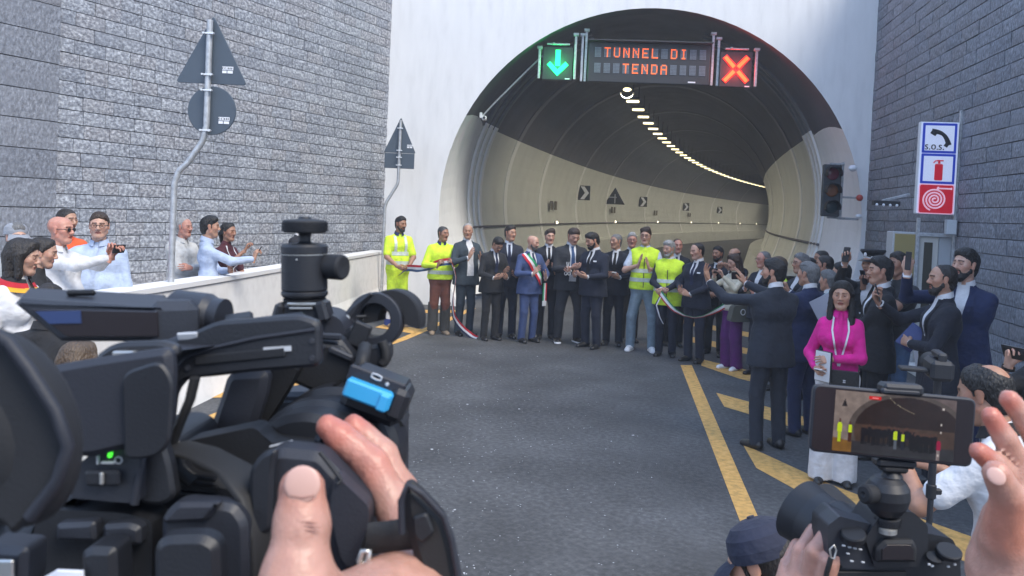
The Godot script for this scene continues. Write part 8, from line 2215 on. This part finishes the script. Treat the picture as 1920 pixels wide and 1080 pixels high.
func build_props() -> void:
	var b: MB
	var o: Node3D
	var V := func(x: float, y: float, z: float) -> Vector3: return Vector3(x, y, z)
	# tricolour ribbon, left
	var a1 := hand_of(3, "L") * Vector3(0, .09, .02); var a2 := hand_of(4, "R") * Vector3(0, .08, .02); var a3 := hand_of(4, "L") * Vector3(0, .08, .02)
	o = thing("ribbon", "red white and navy ribbon stretched between the two yellow road workers", "ribbon", a1)
	var mid := (a1 + a2) / 2 + Vector3(0, -.05, .04)
	for q in [["red_stripe", "c_red", .04], ["white_stripe", "c_white", 0.0], ["navy_stripe", "t_blue", -.04]]:
		strip(o, q[0], q[1], [a1 + Vector3(-.10, -.10, .02), a1, mid, a2, a3], [V.call(.6, .7, .2), V.call(0, 1, .3), V.call(.3, .8, -.4), V.call(-.1, 1, .2), V.call(0, 1, .1)], q[2], .041)
	o = thing("ribbon", "loose end of the tricolour ribbon hanging from the older worker to the asphalt", "ribbon", a3)
	var tail := [a3, a3 + Vector3(.10, -.25, .06), V.call(-.93, .62, -14.1), V.call(-.90, .33, -14.1), V.call(-.72, .12, -14.08), V.call(-.56, .012, -14.05), V.call(-.50, .010, -14.0)]
	for q in [["navy_stripe", "t_navy", -.032], ["white_stripe", "c_white", 0.0], ["red_stripe", "c_red", .032]]:
		strip(o, q[0], q[1], tail, [V.call(.5, .1, .8), V.call(.3, 0, 1), V.call(.2, 0, 1), V.call(.5, .3, .6), V.call(.7, .7, .1), V.call(.5, .6, -.5)], q[2], .033)
	# ribbon, right
	a1 = hand_of(15, "L") * Vector3(0, .08, .02)
	a2 = cast[20].root * V.call(.02, .98, .22)
	o = thing("ribbon", "pale ribbon sagging from the white-haired man to the woman in purple", "ribbon", a1)
	var sag := [a1, a1.lerp(a2, .25) + Vector3(0, -.22, .05), a1.lerp(a2, .55) + Vector3(0, -.26, .05), a1.lerp(a2, .8) + Vector3(0, -.14, .05), a2]
	for q in [["green_stripe", "c_green", .032], ["white_stripe", "k_white", 0.0], ["red_stripe", "c_red", -.032]]:
		strip(o, q[0], q[1], sag, [V.call(.4, .8, .3), V.call(.4, .6, .6), V.call(0, .35, 1), V.call(-.3, .5, .8), V.call(-.2, 1, .2)], q[2], .024 if absf(q[2]) > .01 else .044)
	o = thing("ribbon", "short cut ribbon end dangling from the white-haired man's other hand", "ribbon", hand_of(15, "R").origin)
	a1 = hand_of(15, "R") * Vector3(0, .08, .02)
	for q in [["navy_stripe", "t_navy", -.02], ["white_stripe", "c_white", 0.0]]:
		strip(o, q[0], q[1], [a1, a1 + Vector3(-.12, -.22, .02), a1 + Vector3(-.06, -.40, .03), a1 + Vector3(.0, -.50, .02)], [V.call(.6, .2, .7), V.call(.8, .1, .4), V.call(.7, -.3, .5)], q[2], .02)
	# scissors
	var h := hand_of(10, "L")
	o = thing("scissors", "steel scissors held by the big man in charcoal at the ribbon cutting", "scissors", h * V.call(0, .10, .02))
	b = MB.new()
	for sx in [-1.0, 1.0]:
		var pts := []
		for k in 12: pts.append(V.call(sx * .026 + cos(TAU * k / 12.0) * .020, -.06 + sin(TAU * k / 12.0) * .026, 0))
		b.tube(pts, .005, 6, true)
		b.box(Transform3D(Basis(V.call(0, 0, 1), sx * .14), V.call(sx * -.008, .05, sx * .002)), Vector3(.012, .15, .003), .001)
	put(b.mesh(), "blades_and_handles", mats["c_silver"], o)
	# phones
	phone(12, "L", "white phone held low by the grey-cropped man in the line", false, "k_white")
	phone(20, "R", "dark phone held up by the brown-haired woman in cream", true)
	phone(21, "R", "phone held between the raised hands of the bearded man in slate", true)
	phone(25, "R", "black phone held sideways by the man with the grey crop", true)
	phone(32, "R", "black phone raised by the officer in the peaked cap")
	phone(34, "R", "phone held up by the man in the dark tee shirt", false, "cam_grey")
	phone(35, "R", "black phone gripped by the bearded man with the blue notebook")
	phone(36, "R", "phone with a ring grip held aloft by the tall man in blue", false, "cam_grey", -.035)
	phone(43, "R", "small black phone pointed by the dark-haired woman in black", true)
	phone(44, "R", "slim phone held out by the bald man in sunglasses", true)
	phone(46, "R", "phone before the face of the man in the light blue shirt", true)
	phone(48, "R", "phone held upright by the young man in pale blue")
	phone(37, "R", "phone in the raised hands at the right edge", true)
	phone(31, "R", "silver-backed phone in the right hand of the woman in pink", false, "c_silver")
	# watch and bracelet
	for q in [[37, "R", "gold and black wristwatch on the raised arm at the right edge", "wristwatch", "watch"], [36, "R", "white bracelet on the raised wrist of the tall man in blue", "bracelet", "bracelet"]]:
		var t := hand_of(q[0], q[1])
		o = thing(q[3], q[2], q[4], t * V.call(0, -.03, 0)); o.basis = t.basis.orthonormalized()
		b = MB.new(); b.lathe(Transform3D(), [Vector2(.031, -.008), Vector2(.0335, -.008), Vector2(.0335, .008), Vector2(.031, .008)], 20)
		put(b.mesh(), "strap", mats["k_black" if q[0] == 37 else "k_white"], o)
		if q[0] == 37:
			b = MB.new(); b.cyl(V.call(0, 0, -.033), V.call(0, 0, -.041), .017, 18, .002); put(b.mesh(), "watch_face", mat("gold", lin(.5, .33, .12), .3, .6), o)
	# quilted bag of the woman in pink
	var r: Transform3D = cast[31].root
	o = thing("shoulder_bag", "small black quilted bag with silver clasp at the hip of the woman in pink", "bag", r * V.call(.05, .955, .185)); o.basis = r.basis.orthonormalized()
	b = MB.new(); b.bx(V.call(0, 0, 0), Vector3(.225, .135, .06), .014); put(b.mesh(), "bag_body", mat("bag_black", lin(.012, .012, .013), .35), o)
	b = MB.new(); b.prism(Transform3D(Basis(), V.call(0, .012, .033)), rounded([Vector2(-.11, -.045), Vector2(.11, -.045), Vector2(.11, .058), Vector2(-.11, .058)], .02), .012, .004); put(b.mesh(), "bag_flap", mats["bag_black"], o)
	b = MB.new()
	for k in 7:
		for sg in [-1.0, 1.0]:
			var x0 := -.09 + k * .03
			var p0 := Vector3(clampf(x0 - sg * .045, -.105, .105), -.03, .0395); var p1 := Vector3(clampf(x0 + sg * .045, -.105, .105), .062, .0395)
			b.tube([p0, p1], .0012, 4)
	put(b.mesh(), "bag_quilting", mats["k_black"], o)
	for sx in [-1.0, 1.0]:
		b = MB.new()
		var pts := []
		for k in 11: pts.append(V.call(sx * .004 + sx * -cos(lerpf(-2.3, 2.3, k / 10.0)) * -.010 * -1.0, -.012 + sin(lerpf(-2.3, 2.3, k / 10.0)) * .010, .043))
		b.tube(pts, .0024, 6); put(b.mesh(), "clasp_emblem", mats["c_silver"], o)
	b = MB.new(); b.tube([V.call(-.105, .06, 0), V.call(-.12, .13, -.05), V.call(-.13, .17, -.12)], .005, 6); b.tube([V.call(.105, .06, 0), V.call(.11, .13, -.05), V.call(.10, .17, -.12)], .005, 6); put(b.mesh(), "bag_strap", mats["bag_black"], o)
	h = hand_of(31, "R")
	o = thing("tablet_case", "dark slim case under the right hand of the woman in pink", "case", h * V.call(.02, .06, .055)); o.basis = Basis(V.call(0, 1, 0), .5)
	b = MB.new(); b.bx(V.call(0, .02, 0), Vector3(.02, .25, .16), .004); put(b.mesh(), "cover", mats["k_black"], o)
	b = MB.new(); b.bx(V.call(-.012, .02, 0), Vector3(.006, .24, .15), .002); put(b.mesh(), "page_edge", mats["c_silver"], o)
	# handbag of the woman in purple
	r = cast[20].root
	o = thing("handbag", "grey-green handbag with a ring buckle on the arm of the woman in purple", "bag", r * V.call(.20, .88, .06)); o.basis = r.basis.orthonormalized() * Basis(V.call(0, 1, 0), PI / 2 - .3)
	b = MB.new(); b.prism(Transform3D(), rounded([Vector2(-.19, -.11), Vector2(.19, -.11), Vector2(.14, .12), Vector2(-.14, .12)], .05), .12, .03); put(b.mesh(), "bag_body", mat("bag_olive", lin(.085, .085, .07), .55), o)
	b = MB.new()
	var rp := []
	for k in 14: rp.append(V.call(cos(TAU * k / 14.0) * .035, .03 + sin(TAU * k / 14.0) * .04, .064))
	b.tube(rp, .006, 6, true); put(b.mesh(), "ring_buckle", mats["c_silver"], o)
	b = MB.new(); b.tube([V.call(-.11, .1, 0), V.call(-.07, .24, 0), V.call(.07, .24, 0), V.call(.11, .1, 0)], .01, 6); put(b.mesh(), "bag_handle", mats["bag_olive"], o)
	# papers and notebook
	h = hand_of(33, "L")
	o = thing("document_folder", "tilted grey document folder clutched by the man in black suit", "folder", h * V.call(0, .09, .03)); o.basis = Basis(V.call(0, 1, 0), -.55) * Basis(V.call(0, 0, 1), .55) * Basis(V.call(1, 0, 0), -.15)
	for k in 3:
		b = MB.new(); b.box(Transform3D(Basis(V.call(0, 0, 1), .07 * k), V.call(-.03 + .012 * k, .07, -.006 * k)), Vector3(.22, .30, .004), .001); put(b.mesh(), "paper_sheet", mat(["folder_grey", "folder_teal", "folder_white"][k], [lin(.27, .28, .33), lin(.25, .42, .42), lin(.6, .62, .66)][k], .7), o)
	h = hand_of(35, "L")
	o = thing("notebook", "dark blue notebook with white page edges held against the chest", "notebook", h * V.call(0, .08, .04)); o.basis = Basis(V.call(0, 1, 0), -.75) * Basis(V.call(0, 0, 1), -.55) * Basis(V.call(1, 0, 0), -.5)
	b = MB.new(); b.bx(V.call(0, .05, 0), Vector3(.15, .22, .004), .001); b.bx(V.call(0, .05, -.018), Vector3(.15, .22, .004), .001); put(b.mesh(), "cover", mat("book_blue", lin(.02, .035, .14), .5), o)
	b = MB.new(); b.bx(V.call(.002, .052, -.009), Vector3(.148, .216, .014), .001); put(b.mesh(), "pages", mats["white_paper"], o)
	h = hand_of(36, "L")
	o = thing("paper_sheets", "white paper sheets hanging from the lowered hand of the tall man in blue", "paper", h * V.call(0, .09, .03)); o.basis = Basis(V.call(0, 1, 0), -.5) * Basis(V.call(0, 0, 1), .12)
	for k in 2:
		b = MB.new(); b.box(Transform3D(Basis(V.call(0, 0, 1), .06 * k), V.call(-.02, -.02, -.005 * k)), Vector3(.20, .28, .002)); put(b.mesh(), "paper_sheet", mats["white_paper"], o)
	# the balding cameraman's camera on its monopod, and his strap
	var c0 := Vector3(1.50, 1.665, -2.95)
	o = thing("small_camcorder", "small black camcorder with flipped-out screen in front of the balding man", "video camera", c0); o.basis = Basis(V.call(0, 1, 0), -.25)
	b = MB.new(); b.bx(V.call(0, 0, 0), Vector3(.075, .07, .14), .012); put(b.mesh(), "camcorder_body", mats["cam_black"], o)
	b = MB.new(); b.cyl(V.call(0, .005, -.07), V.call(0, .005, -.14), .034, 20, .004); put(b.mesh(), "lens", mats["cam_rubber"], o)
	b = MB.new(); b.bx(V.call(-.085, -.005, .02), Vector3(.09, .012, .06), .003); put(b.mesh(), "side_screen", mats["cam_dark"], o)
	b = MB.new(); b.bx(V.call(0, .05, .0), Vector3(.03, .02, .11), .005); b.bx(V.call(0, .042, .05), Vector3(.026, .03, .02), .004); put(b.mesh(), "carry_handle", mats["cam_black"], o)
	o = thing("monopod", "thin black monopod standing under the small camcorder", "monopod", Vector3(1.50, 0, -2.95))
	b = MB.new(); b.cyl(V.call(0, 1.25, 0), V.call(0, 1.63, 0), .013, 12); put(b.mesh(), "upper_tube", mats["cam_black"], o)
	b = MB.new(); b.cyl(V.call(0, .01, 0), V.call(0, 1.27, 0), .010, 12); put(b.mesh(), "lower_tube", mats["cam_black"], o)
	b = MB.new(); b.cyl(V.call(0, 1.21, 0), V.call(0, 1.26, 0), .017, 12, .003); b.bx(V.call(.02, 1.235, 0), Vector3(.03, .02, .02), .004); put(b.mesh(), "twist_lock", mats["cam_dark"], o)
	b = MB.new(); b.cyl(V.call(0, 0, 0), V.call(0, .03, 0), .016, 12, .004); put(b.mesh(), "rubber_foot", mats["cam_rubber"], o)
func _ready() -> void:
	build_camera()
	build_light()
	build_materials()
	build_ground()
	build_portal()
	build_walls()
	build_signs()
	build_people()
	near_materials()
	build_camcorder()
	build_hands()
	build_props()
